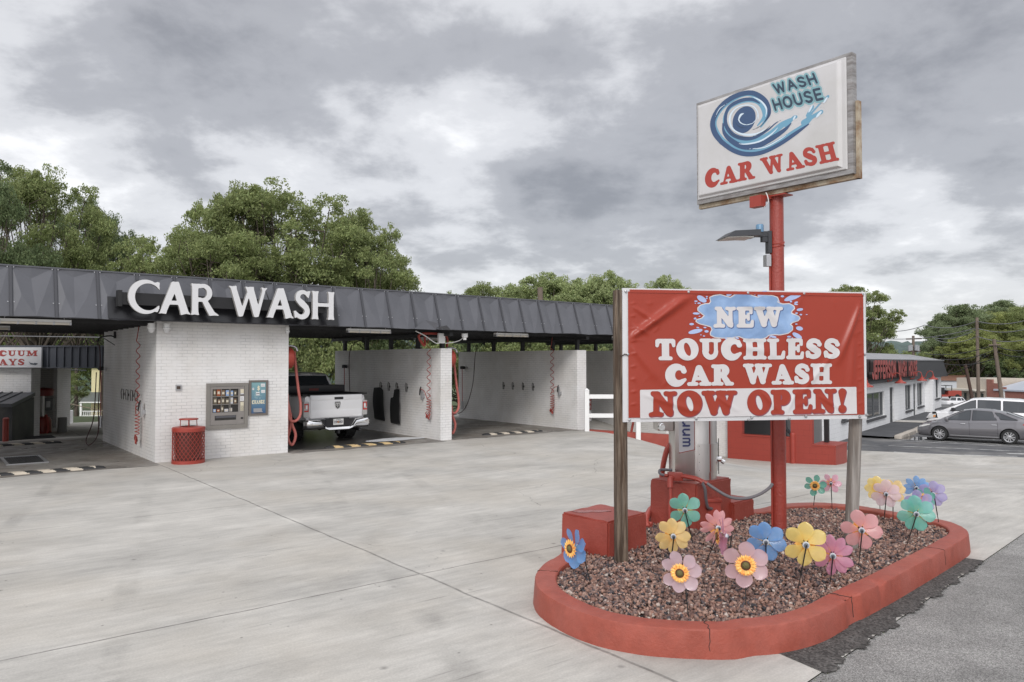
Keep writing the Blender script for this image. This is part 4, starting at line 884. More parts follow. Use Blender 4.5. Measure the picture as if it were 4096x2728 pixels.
for z in (.825,.84,.855,.87): mb.box(W*.64,-.0285,H*z,W*.8,-.0272,H*z+.002)
for z in (.655,.67,.69): mb.box(W*.66,-.0285,H*z,W*.82,-.0272,H*z+.002)
mb.box(W*.17,-.0285,H*.752,W*.27,-.0272,H*.762); mb.build('slot_print', blk, cm)
mb = MB(); mb.box(W*.24,-.034,H*.095,W*.68,-.0255,H*.2); mb.box(W*.26,-.06,H*.09,W*.7,-.034,H*.11); mb.build('coin_tray', steel, cm)
# small box on the wall
x0, z1 = v3(800-800, 0); a = cwp(702,1539); b = cwp(724,1562)
ob = MB(); ob.box(a[0],-.03,b[1],b[0],0,a[1]); ob.box(a[0]+.02,-.034,b[1]+.03,b[0]-.02,-.031,a[1]-.03,1); q_ = ob.build('wall_box', [steel, M('rust', (.06,.04,.03), .7)]); q_.matrix_world = CWF; tag(q_, 'small square metal outlet box on the white brick wall left of the vending machine', 'outlet box')
# trash can of red expanded mesh
c = G(749, 1852, 0); R0 = .325; HC = .775
tcn = thing('trash_can', 'red expanded metal trash can with a raised round lid in front of the brick block', 'trash can', (c.x, c.y+.05, 0), 0)
mb = MB(); ns = 24
for k in range(ns):
    for sg in (1,-1):
        pts = []
        for i in range(25):
            t_ = i/24; a = 2*pi*k/ns+sg*t_*1.45; pts.append((R0*cos(a), R0*sin(a), .05+t_*(HC-.12)))
        mb.tube(pts, .0062, 4, cap=False)
mb.build('mesh_side', redp, tcn, fix=False)
mb = MB(); mb.lathe([(R0-.01,.0),(R0+.012,.0),(R0+.012,.07),(R0-.01,.07)], 40, cap=False); mb.lathe([(R0,.02),(R0,.04),(0,.04)], 40, cap=False); mb.build('base_band', redp, tcn, smooth=True, angle=30); mb = MB(); mb.lathe([(R0-.012,HC-.09),(R0+.012,HC-.09),(R0+.016,HC-.02),(R0,HC),(R0*.55,HC+.02),(R0*.5,HC+.02)], 40, cap=False); mb.build('rim_band', redp, tcn, smooth=True, angle=30)
mb = MB(); rr = random.Random(3); vs = []
mb.lathe([(R0*.80,.06),(R0*.86,.3),(R0*.84,.5),(R0*.9,HC-.1)], 24, cap=False); mb.v = [(x*(1+rr.uniform(-.06,.06)), y*(1+rr.uniform(-.06,.06)), z) for x,y,z in mb.v]; mb.build('bin_bag', M('bin_bag', (.09,.025,.02), .4), tcn, smooth=True)
mb = MB(); mb.lathe([(0,HC+.19),(.19,HC+.185),(.2,HC+.165),(.19,HC+.155),(0,HC+.155)], 32, cap=False); [mb.tube([(.17*cos(a),.17*sin(a),HC),(.16*cos(a),.16*sin(a),HC+.16)], .008, 6) for a in (.5,1.9,3.5,5.1)]; mb.build('lid', redp, tcn, smooth=True)
# ---------------------------------------------------------------- banner on two timber posts
wood = M('weathered_wood', (.052,.031,.018), .8, var=.55, vs=2.5, bump=.5, bs=14, stretch=(9,9,.55), bd=.01, c2=(.15,.115,.085), vs2=2.2)
woodg = M('grey_wood', (.17,.145,.125), .85, var=.3, vs=2.5, bump=.5, bs=14, stretch=(9,9,.55), bd=.01, c2=(.27,.25,.23), vs2=1.2)
bl = G(2485, 2236, GZ); 
BY0 = 7.62
def bpt(px, py, Y): return P(px, py, Y)
TL = P(2486,1153,7.60); BL = P(2497,1690,7.60); TR = P(3456.5,1167.6,8.07); BR = P(3476,1674,8.07)
bo = Vector(((TL.x+BL.x)/2, 7.60, (BL.z+BR.z)/2)); be = Vector(((TR.x+BR.x)/2, 8.07, 0)); bx = Vector((be.x-bo.x, be.y-bo.y, 0)); BW_ = bx.length; BH_ = (TL.z+TR.z)/2-bo.z; brz = atan2(bx.y, bx.x)
bn = thing('banner_board', 'large red banner announcing the touchless car wash on a white board between two timber posts', 'banner', bo, brz)
BF = Matrix.Translation(bo) @ Matrix.Rotation(brz, 4, 'Z'); BFI = BF.inverted()
Q = [Vector((185,70)),Vector((2262,102)),Vector((2303,1187)),Vector((207,1220))]
def buv(x, y):                                               # point of the enlarged photograph -> place on the board
    r = ray(2400+x/2.141, 1120+y/2.141); o = Vector((0,0,CH)); a = BFI @ o; b = (BFI.to_3x3() @ r); t = -a.y/b.y; p = a+b*t; return p.x, p.z
mb = MB(); mb.box(0,.004,0,BW_,.03,BH_, bev=.002); mb.build('board', M('board_white', (.58,.58,.59), .5, var=.05), bn)
u0, v0 = .055, .045; u1, v1 = BW_-.035, BH_-.035
folds = [((.0,.62),(.245,.97),.022,.030), ((.02,.88),(.12,.75),.008,.02), ((.02,.74),(.08,.66),.006,.015), ((.985,.93),(.885,.45),.014,.026), ((.95,.62),(.94,.2),.008,.03), ((.0,.6),(.12,.3),.008,.03), ((.72,.97),(.66,.62),.006,.03), ((.86,.5),(.72,.18),.006,.022),
         ((.48,.9),(.60,.885),.007,.02), ((.52,.97),(.70,.62),.005,.03), ((.06,.18),(.3,.03),.005,.02), ((.55,.2),(.62,.04),.005,.018), ((.70,.2),(.66,.03),.005,.015), ((.36,.16),(.45,.04),.004,.015), ((.8,.16),(.9,.04),.004,.015), ((.42,.58),(.60,.52),.005,.03), ((.2,.5),(.33,.42),.004,.04)]
rr = random.Random(12)
for i in range(26):
    x = rr.uniform(.03,.97); y = rr.uniform(.03,.97); a = rr.uniform(0,pi); l = rr.uniform(.03,.1); folds.append(((x,y),(x+l*cos(a),y+l*sin(a)),rr.uniform(.0008,.0025),rr.uniform(.012,.03)))
for i in range(9):                                            # little puckers at the grommets along the edges
    folds.append(((.005,.1+i*.1),(.03,.1+i*.1+.01),.004,.008)); folds.append(((.995,.1+i*.1),(.975,.1+i*.1-.01),.003,.008))
def fold_h(u, v):
    U = (u-u0)/(u1-u0); Vv = (v-v0)/(v1-v0); h = 0.
    asp = (u1-u0)/(v1-v0)
    for (ax, ay), (bx_, by_), am, wd in folds:
        dx, dy = (bx_-ax)*asp, by_-ay; px_, py_ = (U-ax)*asp, Vv-ay; l2 = dx*dx+dy*dy; t = max(0, min(1, (px_*dx+py_*dy)/l2)); d = math.hypot(px_-t*dx, py_-t*dy)
        s = sin(pi*min(1, max(0, t*.92+.04))); e_ = d/(wd*(1+t*.6)*.8)
        if e_ < 3.5: h += am*s**.6*math.exp(-e_*e_)*1.9
    h += .004*sin(U*5+Vv*3)+.003*sin(Vv*7-U*4)
    ed = min(U*asp, (1-U)*asp, Vv, 1-Vv); return .006+h*min(1, max(0, ed/.05))
_fc = {}
NUF, NVF = 260, 130
FH = np.array([[fold_h(u0+(u1-u0)*i/NUF, v0+(v1-v0)*j/NVF) for i in range(NUF+1)] for j in range(NVF+1)])
def fhs(u, v):
    a = max(0, min(NUF-1e-6, (u-u0)/(u1-u0)*NUF)); b = max(0, min(NVF-1e-6, (v-v0)/(v1-v0)*NVF)); i = int(a); j = int(b); a -= i; b -= j
    return (FH[j,i]*(1-a)+FH[j,i+1]*a)*(1-b)+(FH[j+1,i]*(1-a)+FH[j+1,i+1]*a)*b
def bf(off): return lambda u, v: (u, -fhs(u, v)-off, v)
vinr = M('vinyl_red', (.30,.040,.022), .32, bump=.10, bs=90, spec=.35, var=.03, vs=2); vinw = M('vinyl_white', (.56,.54,.54), .38, spec=.5); 
vinb = M('vinyl_blue', (.19,.30,.50), .38, var=.1, vs=5, c2=(.25,.37,.57), vs2=3); vinlb = M('vinyl_light_blue', (.36,.44,.66), .4)
mb = MB(); NU, NV = NUF, NVF
for j in range(NV+1):
    for i in range(NU+1): u = u0+(u1-u0)*i/NU; v = v0+(v1-v0)*j/NV; mb.v.append(bf(0)(u, v))
mb.f = [(j*(NU+1)+i, j*(NU+1)+i+1, (j+1)*(NU+1)+i+1, (j+1)*(NU+1)+i) for j in range(NV) for i in range(NU)]; mb.m = [0]*len(mb.f)
cloth = mb.build('banner_cloth', vinr, bn, smooth='all', fix=False)
for (a, b, c, d) in ((u0,u1,v1,v1+.012),):
    mb = MB(); mb.box(u0+.02,-.012,v1-.012,u1,.002,v1+.02); mb.build('banner_hem', vinr, bn)
def bq(pts): return [buv(*p) for p in pts]
mb = MB(); wb = bq([(338,940),(2193,915),(2197,1145),(342,1187)]); shape(mb, field([('p', wb)]), (min(p[0] for p in wb)-.02, max(p[0] for p in wb)+.02, min(p[1] for p in wb)-.02, max(p[1] for p in wb)+.02), .0105, bf(.003)); mb.build('white_panel', vinw, bn, smooth='all', fix=False)
sp = [(940,150),(975,135),(1030,128),(1085,145),(1115,152),(1150,130),(1200,113),(1260,113),(1300,135),(1350,150),(1410,130),(1470,135),(1515,150),(1525,170),(1515,190),(1560,208),(1620,205),(1655,225),(1658,245),(1635,268),(1635,290),(1665,300),(1700,315),(1707,330),(1690,348),(1640,362),(1620,380),(1640,400),(1640,425),(1600,455),(1540,468),(1480,465),(1440,472),(1420,490),(1370,510),(1300,515),(1230,500),(1190,482),(1120,492),(1040,495),(980,488),(945,470),(945,450),(960,425),(950,400),(910,388),(850,372),(822,355),(825,342),(870,330),(895,305),(870,285),(840,262),(838,240),(860,218),(900,205),(935,205),(950,185)]
spu = bq(sp); bb = (min(p[0] for p in spu)-.05, max(p[0] for p in spu)+.05, min(p[1] for p in spu)-.05, max(p[1] for p in spu)+.05)
Fs = field([('p', spu)])
mb = MB(); shape(mb, lambda X,Y: Fs(X,Y)-.008, bb, .0105, bf(.003)); mb.build('splash_outline', vinw, bn, smooth='all', fix=False)
mb = MB(); shape(mb, lambda X,Y: Fs(X,Y)+.002, bb, .0105, bf(.0045)); mb.build('splash', vinb, bn, smooth='all', fix=False)
drops = [(870,163,45,22,-28,1),(912,143,10,5,0,0),(912,158,8,5,0,0),(820,182,14,6,0,0),(847,199,15,6,0,0),(815,199,6,4,0,0),(1047,108,13,8,10,0),(1102,125,24,12,10,0),(1150,118,14,6,10,0),(1022,120,8,4,0,0),(1386,118,44,17,25,1),(1322,124,9,7,0,0),(1445,121,16,4,10,0),(1558,140,15,8,0,0),(1650,147,78,20,20,1),(1580,173,6,5,0,0),(1530,182,7,6,0,0),(1632,185,10,7,0,0),(1675,192,14,6,10,0),(1672,208,16,6,-10,0),(1705,254,30,11,8,0),(1715,297,12,6,0,0),(1765,296,8,3,0,0),(1675,285,12,6,0,0),(1675,378,12,5,0,0),(1703,415,30,16,-8,0),(1682,477,46,18,-25,1),(1612,486,18,7,0,0),(1480,486,28,9,-10,0),(1640,497,8,4,0,0),(822,287,30,9,0,0),(812,330,12,8,10,0),(850,311,8,4,0,0),(783,378,20,9,0,0),(815,440,62,17,12,1),(910,440,18,10,0,0),(897,407,13,6,0,0),(835,407,13,5,-5,0),(862,470,6,4,0,0),(888,480,10,5,0,0),(1078,502,14,6,-20,0),(1130,495,10,5,-10,0),(1172,497,16,6,-15,0),(1150,505,6,4,0,0),(1450,490,8,5,0,0)]
mb = MB()
for x, y, rx, ry, an, tail in drops:
    cx_, cy_ = buv(x, y); k = (buv(x+10,y)[0]-cx_)/10; rx *= k; ry *= k
    shape(mb, field([('e',cx_,cy_,rx,ry,an)]), (cx_-rx*1.15,cx_+rx*1.15,cy_-max(rx,ry)*1.1,cy_+max(rx,ry)*1.1), max(min(rx,ry)/3,.0035), bf(.004))
mb.build('splash_drops', vinlb, bn, smooth='all', fix=False)
vsh = M('vinyl_shadow', (.22,.06,.08), .4); vsh2 = M('vinyl_blue_edge', (.06,.10,.24), .4); vinrt = M('vinyl_red_text', (.30,.040,.022), .32, spec=.35)
def btext(txt, q, mt_, name, shadow=None, off=.005, gap=.03, space=.55):
    (a0,b0),(a1,b1),(a2,b2) = [buv(*p) for p in q]            # left-bottom, right-bottom, left-top
    sl = (b1-b0)/(a1-a0)
    if shadow:
        mb = MB(); text(mb, CP, txt, a0+.006, a1+.006, b0-.006, b2-.006, lambda x,y: bf(off)(x, y+sl*(x-a0)), h=.045, grow=.045, gap=gap, space=space); mb.build('letter_edge', shadow, bn, smooth='all', fix=False); off += .0015
    mb = MB(); text(mb, CP, txt, a0, a1, b0, b2, lambda x,y: bf(off)(x, y+sl*(x-a0)), h=.04, grow=.028, gap=gap, space=space); o = mb.build('lettering', mt_, bn, smooth='all', fix=False); o['label'] = name
btext('NEW', [(975,405),(1560,403),(975,233)], vinw, 'white word NEW on the blue splash', vsh2, .006)
btext('TOUCHLESS', [(472,683),(2052,672),(472,507)], vinw, 'white word TOUCHLESS', gap=.05, off=.006)
btext('CAR', [(565,903),(1137,899),(565,728)], vinw, 'white word CAR'); btext('WASH', [(1228,893),(1984,887),(1228,721)], vinw, 'white word WASH')
btext('NOW', [(422,1165),(1163,1152),(422,958)], vinrt, 'red word NOW', vsh); btext('OPEN!', [(1258,1150),(2118,1130),(1258,948)], vinrt, 'red word OPEN!', vsh)
for x, y in ((220,97),(755,103),(1263,110),(1743,116),(2247,122),(235,635),(2265,635),(250,1197),(822,1186),(1298,1177),(1760,1167),(2282,1154),(1272,1196),(1617,1189),(2222,1170)):
    mb = MB(); u, v = buv(x, y); mb.lathe([(.013,0),(.013,.016),(.007,.018),(.006,.02),(0,.02)], 12, T=Matrix.Translation((u,0,v)) @ Matrix.Rotation(pi/2,4,'X'), cap=False); mb.build('grommet', [steel, M('rust', (.06,.04,.03), .7)], bn, smooth=True)
mb = MB(); u, v = buv(225,640); mb.tube([(u-.08,.05,v+.01),(u-.045,.0,v-.012),(u-.02,-.015,v+.006),(u,-.012,v)], .006, 5); mb.build('wire_tie', M('rust', (.06,.04,.03), .7), bn)
def tpost(nm, lab, b, t, r0, r1, m, square):
    p = thing('timber_post', lab, 'post', b, brz if square else 0, 'timber posts holding the banner')
    d = t-b; mb = MB(); rr = random.Random(2); n = 14; h = d.length
    d = Matrix.Rotation(-(brz if square else 0),3,'Z') @ d
    N_ = 16
    for k in range(n+1):
        c = d*k/n
        for j in range(N_):
            a = 2*pi*(j+.5)/N_
            if square: q = max(abs(cos(a)), abs(sin(a))); rad = min(r0/q, r0*1.22)
            else: rad = r0+(r1-r0)*k/n
            rad *= 1+rr.uniform(-.02,.02); mb.v.append((c.x+rad*cos(a), c.y+rad*sin(a), c.z))
    mb.f = [(k*N_+j, k*N_+(j+1)%N_, (k+1)*N_+(j+1)%N_, (k+1)*N_+j) for k in range(n) for j in range(N_)]+[tuple(range(N_))[::-1], tuple(n*N_+j for j in range(N_))]; mb.m = [0]*len(mb.f)
    mb.build('shaft', m, p, smooth=True, angle=30); return p
b = G(2485,2238,GZ); b.z = 0; b.y = 7.68; t = P(2478, 1162, 7.68); b.x = P(2485,2238,7.68).x
tpost('', 'brown weathered square timber post at the left end of the red banner', b, t, .060, .060, wood, True)
b = P(3400, 2150, 8.26); b.z = 0; t = P(3440, 1180, 8.26)
tpost('', 'grey round timber post behind the right end of the red banner', b, t, .071, .066, woodg, False)
# ---------------------------------------------------------------- pole sign
PX = G(3118, 2112, GZ); PY_ = PX.y
redpole = M('red_pole', (.29,.040,.026), .4, var=.08, vs=5, bump=.9, bs=42, bd=.012, coat=.2)
pole = thing('sign_pole', 'tall red lumpy painted steel pole rising from the gravel', 'pole', (PX.x, PX.y, 0))
mb = MB(); mb.cyl((0,0,0),(0,0,4.42),.084,28); mb.build('shaft', redpole, pole, smooth=True)
mb = MB(); mb.tube([(-.095,-.02,.2),(-.095,-.02,3.42)], .012, 8); mb.build('conduit', redp, pole, smooth=True)
mb = MB()
for k in range(2): mb.tube([(.088*cos(a), .088*sin(a), 3.62+.025*k+.05*sin(a+.6)*(1 if k else -.3)) for a in np.linspace(0,2*pi,22)], .006, 5, cap=False)
mb.build('strap', redp, pole, smooth=True)
s0 = Vector((P(2787,600,9.94).x, 9.94, 0)); s1 = Vector((P(3410,440,8.26).x, 8.26, 0)); sv = s1-s0; SW_ = sv.length; srz = atan2(sv.y, sv.x)
zb, zt = 4.285, 5.645
sg = thing('pylon_sign', 'raised white box sign with blue wave emblem and red lettering on a tall red pole', 'sign', (s0.x, s0.y, zb), srz)
SHh = zt-zb
frm = M('sign_frame', (.36,.35,.345), .5, metal=.5, var=.25, vs=3, c2=(.22,.2,.19), vs2=2, stretch=(1,1,6)); rustf = M('rusty_frame', (.42,.36,.27), .65, var=.2, vs=3, c2=(.20,.10,.04), vs2=2.2)
face = M('sign_face', (.56,.55,.555), .35, var=.03, vs=1.5, c2=(.50,.49,.48), vs2=.5)
mb = MB(); TH = .10
mb.box(0,0,0,SW_,TH,.05); mb.box(0,0,SHh-.035,SW_,TH,SHh); mb.box(0,.002,.05,.022,TH-.002,SHh-.035); mb.box(SW_-.06,.002,.05,SW_,TH-.002,SHh-.035); mb.box(.02,.05,.05,SW_-.06,TH-.02,SHh-.035); mb.build('cabinet', frm, sg)
mb = MB(); mb.box(-.01,TH-.05,-.05,SW_+.03,TH+.02,-.002); mb.box(SW_+.003,TH-.04,-.05,SW_+.035,TH+.03,.82); mb.box(-.02,TH-.03,-.05,-.003,TH+.02,.6); mb.build('back_frame', rustf, sg)
# pan shaped face
X0, X1, Z0, Z1 = .024, SW_-.062, .052, SHh-.037
mb = MB()
def ring(i, y): return [(X0+i, y, Z0+i), (X1-i*1.6, y, Z0+i), (X1-i*1.6, y, Z1-i*.8), (X0+i, y, Z1-i*.8)]
rg_ = [ring(0,-.0), ring(.012,-.018), ring(.045,-.022), ring(.085,-.004)]
rg_ = [ring(0,.0), ring(.008,-.02), ring(.03,-.022), ring(.05,-.055), ring(.06,-.058)]
vs = [p for r_ in rg_ for p in r_]; n = len(rg_)
mb.add(vs, [(k*4+j, k*4+(j+1)%4, (k+1)*4+(j+1)%4, (k+1)*4+j) for k in range(n-1) for j in range(4)]+[tuple((n-1)*4+j for j in range(4))]); mb.build('face_panel', face, sg)
SF = Matrix.Translation((s0.x, s0.y, zb)) @ Matrix.Rotation(srz,4,'Z'); SFI = SF.inverted()
# the art is laid out over the face: bilinear from the four corners of the face in the enlarged photograph
cq = [(232,1395),(1560,1150),(1515,165),(215,575)]
fx = (X0+.05, X1-.09, Z0+.045, Z1-.04)
def suv(x, y):
    r = ray(2700+x/2.24, 150+y/2.24); o = SFI @ Vector((0,0,CH)); d = SFI.to_3x3() @ r; t = (-.058-o.y)/d.y; p = o+d*t; return p.x, p.z
SY = -.058
def sf(off): return lambda x, y: (x, SY-off, y)
def sstroke(pts, ws): return ('s', [(*suv(x, y), w_*.00118) for (x, y), w_ in zip(pts, ws)])
def scv(pts, ws, n=6):
    c = crv([(x, y, w_) for (x, y), w_ in zip(pts, ws)], n); return sstroke([(p.x, p.y) for p in c], [max(1.5, p.z) for p in c])
main = scv([(770,800),(835,690),(800,570),(715,512),(620,505),(500,560),(400,650),(350,760),(370,850),(430,930),(520,990),(640,1025),(780,1010),(930,940),(1080,840),(1180,770),(1230,720)], [10,22,26,26,28,34,34,34,34,32,34,34,34,34,26,18,10])
main2 = scv([(740,790),(800,700),(770,600),(700,560),(600,570),(500,620),(450,700),(450,790),(500,870),(600,930),(720,930),(850,870),(950,790),(1030,740)], [8,20,24,26,24,22,22,24,26,30,34,36,34,20])
core = [('e',*suv(618,738),.168,.165,0)]
tips = [scv([(1170,740),(1240,660),(1330,560),(1370,530)],[12,10,10,16]), scv([(1150,760),(1250,700),(1310,668)],[26,20,22]), scv([(1000,790),(1060,720),(1085,712)],[20,18,16]), scv([(1180,700),(1230,625)],[10,20])]
Fall = field([main, main2]+core+tips)
bb = (fx[0]-.02, fx[1]+.02, fx[2]-.02, fx[3]+.05)
m_navy = M('sign_navy', (.045,.085,.175), .35); m_lb = M('sign_lightblue', (.15,.33,.46), .35); m_pale = M('sign_pale', (.60,.70,.78), .35); m_line = M('sign_line', (.40,.42,.46), .4); m_red = M('sign_red', (.36,.045,.032), .35); m_dk = M('sign_dark', (.035,.055,.085), .4); m_teal = M('sign_teal', (.21,.38,.42), .4)
mb = MB(); shape(mb, lambda X,Y: np.abs(Fall(X,Y)-.026)-.0016, bb, .007, sf(.001)); mb.build('emblem_outline', m_line, sg, fix=False)
mb = MB(); shape(mb, Fall, bb, .012, sf(.001)); mb.build('emblem_wave', m_lb, sg, fix=False)
mb = MB(); nv = field([scv([(800,760),(845,680),(815,575),(720,505),(620,500),(495,550),(395,640),(340,750),(355,850),(415,935)],[4,20,24,24,26,30,34,34,32,26]), scv([(415,935),(520,1010),(640,1045),(780,1030),(930,960),(1080,860),(1200,775)],[26,24,24,22,22,20,6]),
  scv([(430,770),(440,850),(500,920),(600,975),(720,975),(850,915),(980,830),(1040,770)],[8,18,26,28,30,30,20,6]), scv([(760,590),(690,555),(590,565),(490,620),(455,700),(460,790),(520,870),(620,905),(720,895),(830,830),(900,770),(950,740)],[6,16,20,20,20,22,22,20,16,10,6,2])]+core)
shape(mb, nv, bb, .010, sf(.002)); mb.build('emblem_dark_bands', m_navy, sg, fix=False)
for i_, p_ in enumerate([scv([(745,760),(742,670),(690,612),(600,612),(530,650),(492,720),(505,800),(560,850),(640,872),(740,862),(820,815)],[3,6,6,7,9,13,10,8,11,11,3]), scv([(572,735),(590,765),(640,782),(700,765),(738,715),(742,665),(715,630)],[8,5,4,4,4,4,3]), scv([(575,725),(590,695),(620,680)],[10,13,3]), scv([(810,720),(820,640),(770,570),(690,530)],[2,9,8,2]), scv([(560,950),(640,955),(760,930),(860,870),(930,800)],[2,7,9,8,2]), scv([(640,1000),(800,985),(930,920),(1020,860)],[2,6,6,2]),
   scv([(360,720),(400,640),(470,590)],[2,5,2]), ('e',*suv(1070,720),.012,.03,-35), ('e',*suv(1290,690),.016,.045,-50), ('e',*suv(1215,640),.012,.045,-35), ('e',*suv(1350,560),.012,.04,-40)]):
    mb = MB(); shape(mb, field([p_]), bb, .010, sf(.003+.0002*(i_%3))); mb.build('emblem_highlight', m_pale, sg, fix=False)
mb = MB(); th = field([scv([(690,830),(770,790),(830,720),(850,650)],[2,3,3,2]), scv([(540,760),(580,800),(650,810)],[1.5,2.5,1.5]), scv([(470,760),(500,850),(580,895),(690,895)],[1.5,2.5,3,1.5]), scv([(690,890),(800,840),(860,785)],[1.5,4,1.5])]); shape(mb, th, bb, .006, sf(.004)); mb.build('emblem_lines', m_dk, sg, fix=False)
def sline(font, txt, bl_, br_, tl_, name, mt_, off, grow=0, h=.05, **k):
    a = Vector(suv(*bl_)); b = Vector(suv(*br_)); c = Vector(suv(*tl_)); ex = (b-a); ey = (c-a); lx, ly = ex.length, ey.length
    mb = MB(); text(mb, font, txt, 0, 1, 0, 1, lambda x, y: sf(off)(*(a+ex*x+ey*y)), h=h, grow=grow, **k); o = mb.build('lettering', mt_, sg, fix=False); o['label'] = name
sn = sans(.105)
W1 = ((905,512),(1285,412),(868,418)); H1 = ((898,662),(1338,557),(864,556))
for (q, t_) in ((W1,'WASH'),(H1,'HOUSE')): sline(sn, t_, *q, 'thin outline around '+t_, m_line, .0005, .25, gap=.16); sline(sn, t_, *q, 'pale ground around '+t_, face, .0010, .225, gap=.16); sline(sn, t_, *q, 'teal halo around '+t_, m_teal, .0016, .15, gap=.16); sline(sn, t_, *q, 'dark word '+t_, m_dk, .003, -.005, gap=.16)
sline(CP, 'CAR', (275,1348),(718,1262),(275,1190), 'red word CAR', m_red, .0015, .01, gap=.0); sline(CP, 'WASH', (800,1240),(1476,1098),(762,1085), 'red word WASH', m_red, .0015, .01, gap=.0)
# mounting bracket
mb = MB(); k_ = SFI @ Vector((PX.x, PX.y, 0)); mb.box(k_.x-.22,-.02+.0,-.10,k_.x+.0,.15,-.055); mb.box(k_.x-.02,.03,-.075,k_.x+.2,.2,-.06); mb.box(k_.x-.19,-.12,-.2,k_.x-.03,-.02,-.063); mb.build('mounting_bracket', redp, sg)
mb = MB(); mb.tube(crv([(k_.x-.02,-.03,-.03),(k_.x+.02,-.06,-.08),(k_.x+.03,-.06,-.16),(k_.x-.06,-.04,-.22)],6), .005, 5); mb.build('wire', whp, sg)
# area lamp on the pole
lp = P(3075, 950, PX.y); lm = thing('area_light', 'dark flat floodlight arm fixed to the red pole with a blue sensor on top', 'light', (PX.x, PX.y, lp.z), radians(188))
dg = M('lamp_grey', (.035,.037,.042), .45)
mb = MB(); mb.add([(.27,-.15,.0),(.27,.15,.0),(.72,.17,-.03),(.72,-.17,-.03),(.27,-.13,.075),(.27,.13,.075),(.60,.14,.05),(.60,-.14,.05)], [(0,3,2,1),(4,5,6,7),(0,1,5,4),(1,2,6,5),(2,3,7,6),(3,0,4,7)]); mb.build('housing', dg, lm)
mb = MB(); mb.box(.36,-.13,-.026,.50,.13,-.012); mb.add([(.44,-.14,-.0215),(.44,.14,-.0215),(.70,.15,-.040),(.70,-.15,-.040),(.44,-.14,-.012),(.44,.14,-.012),(.70,.15,-.028),(.70,-.15,-.028)], [(0,3,2,1),(4,5,6,7),(0,1,5,4),(1,2,6,5),(2,3,7,6),(3,0,4,7)]); mb.build('lens', M('lens', (.62,.6,.55), .25), lm)
mb = MB(); mb.box(.08,-.035,.0,.30,.035,.07, bev=.008); mb.box(.083,-.045,-.2,.13,.045,.075, bev=.006); mb.box(.1,-.03,-.06,.2,.03,.01); mb.build('arm', dg, lm)
mb = MB(); mb.lathe([(0,.155),(.04,.155),(.047,.14),(.047,.06),(0,.06)], 16, T=TM((.22,0,.0))); mb.build('sensor', M('sensor_blue', (.13,.25,.38), .35), lm, smooth=True)
mb = MB(); mb.box(.10,-.04,-.36,.16,.05,-.22); mb.build('junction_box', steel, lm)
# ---------------------------------------------------------------- concrete pedestals, central vacuum
redc = M('red_concrete', (.27,.046,.030), .5, var=.08, vs=4, bump=.55, bs=34, bd=.01, var2=.06, vs2=.9, c2=(.31,.062,.045))
def block(name, lab, F, L_, R_, z1, m=redc, taper=.02, seed=0):
    c = (L_+R_)/2; rr = random.Random(seed); t_ = thing(name, lab, 'concrete block', (F.x, F.y, 0)); bk = L_+R_-F
    bm = bmesh.new(); vs = []
    cen = (F+bk)/2
    for z, k in ((-.02,1+taper),(z1,1)):
        for p in (F, R_, bk, L_): q = cen+(p-cen)*k; vs.append(bm.verts.new((q.x-F.x, q.y-F.y, z)))
    for f in ((3,2,1,0),(4,5,6,7),(0,1,5,4),(1,2,6,5),(2,3,7,6),(3,0,4,7)): bm.faces.new([vs[i] for i in f])
    bmesh.ops.subdivide_edges(bm, edges=bm.edges[:], cuts=7, use_grid_fill=True)
    bmesh.ops.bevel(bm, geom=[e for e in bm.edges if e.calc_face_angle(0) > .8], offset=.018, segments=2, affect='EDGES')
    for v in bm.verts: v.co += Vector((rr.uniform(-1,1), rr.uniform(-1,1), rr.uniform(-1,1)))*.0035
    mb = MB(); bm.verts.index_update(); mb.add([v.co[:] for v in bm.verts], [[v.index for v in f.verts] for f in bm.faces]); bm.free(); mb.build('block_body', m, t_, smooth=True, angle=35); return t_
F1 = Vector((1.0,7.84,0)); b1_ = block('concrete_block', 'low square red concrete block behind the left timber post, a patch of water on top', F1, Vector((.545,8.34,0)), Vector((1.49,8.34,0)), .53)
mb = MB(); cc = Vector((-.12,.55,.5335)); v = []
for i in range(30): a = 2*pi*i/30; r = 1+.3*sin(2*a+1)+.15*sin(5*a); v.append((cc.x+.17*r*cos(a), cc.y+.085*r*sin(a), cc.z))
mb.add(v, [tuple(range(30))]); mb.build('water_patch', M('water_patch', (.45,.2,.18), .03, spec=1.), b1_, fix=False)
F2 = Vector((2.22,9.07,0)); block('concrete_block', 'tall red concrete pedestal carrying the steel vacuum tower', F2, Vector((1.74,9.5,0)), Vector((2.80,9.62,0)), .72, seed=3)
F3 = Vector((3.17,9.87,0)); block('concrete_block', 'small low red concrete block between the pedestal and the red pole', F3, Vector((2.80,9.53,0)), Vector((2.87,10.25,0)), .41, seed=5)
vc = P(2785, 1900, 9.60); vt = thing('vacuum_tower', 'shiny stainless steel central vacuum tower on the tall red pedestal', 'vacuum', (vc.x, 9.62, .72), radians(0))
r_ = .262
mb = MB(); mb.lathe([(r_,0),(r_,.26),(r_+.0,1.75),(.2,1.9),(0,1.93)], 48, cap=False); mb.build('drum', stainless, vt, smooth=True, angle=30)
mb = MB()                                                    # wrapped access door on the right
n = 18; a0, a1 = -1.72, -.12; vs = []
for rr2 in (.012, .001):
    for zz in (.10,.45):
        for i in range(n+1): a = a0+(a1-a0)*i/n; vs.append(((r_+rr2)*cos(a), (r_+rr2)*sin(a), zz))
o_ = 2*(n+1)
fs = [(i,i+1,n+2+i,n+1+i) for i in range(n)]+[(i,i+1,o_+i+1,o_+i) for i in range(n)]+[(n+1+i,n+2+i,o_+n+2+i,o_+n+1+i) for i in range(n)]+[(0,n+1,o_+n+1,o_),(n,2*n+1,o_+2*n+1,o_+n)]
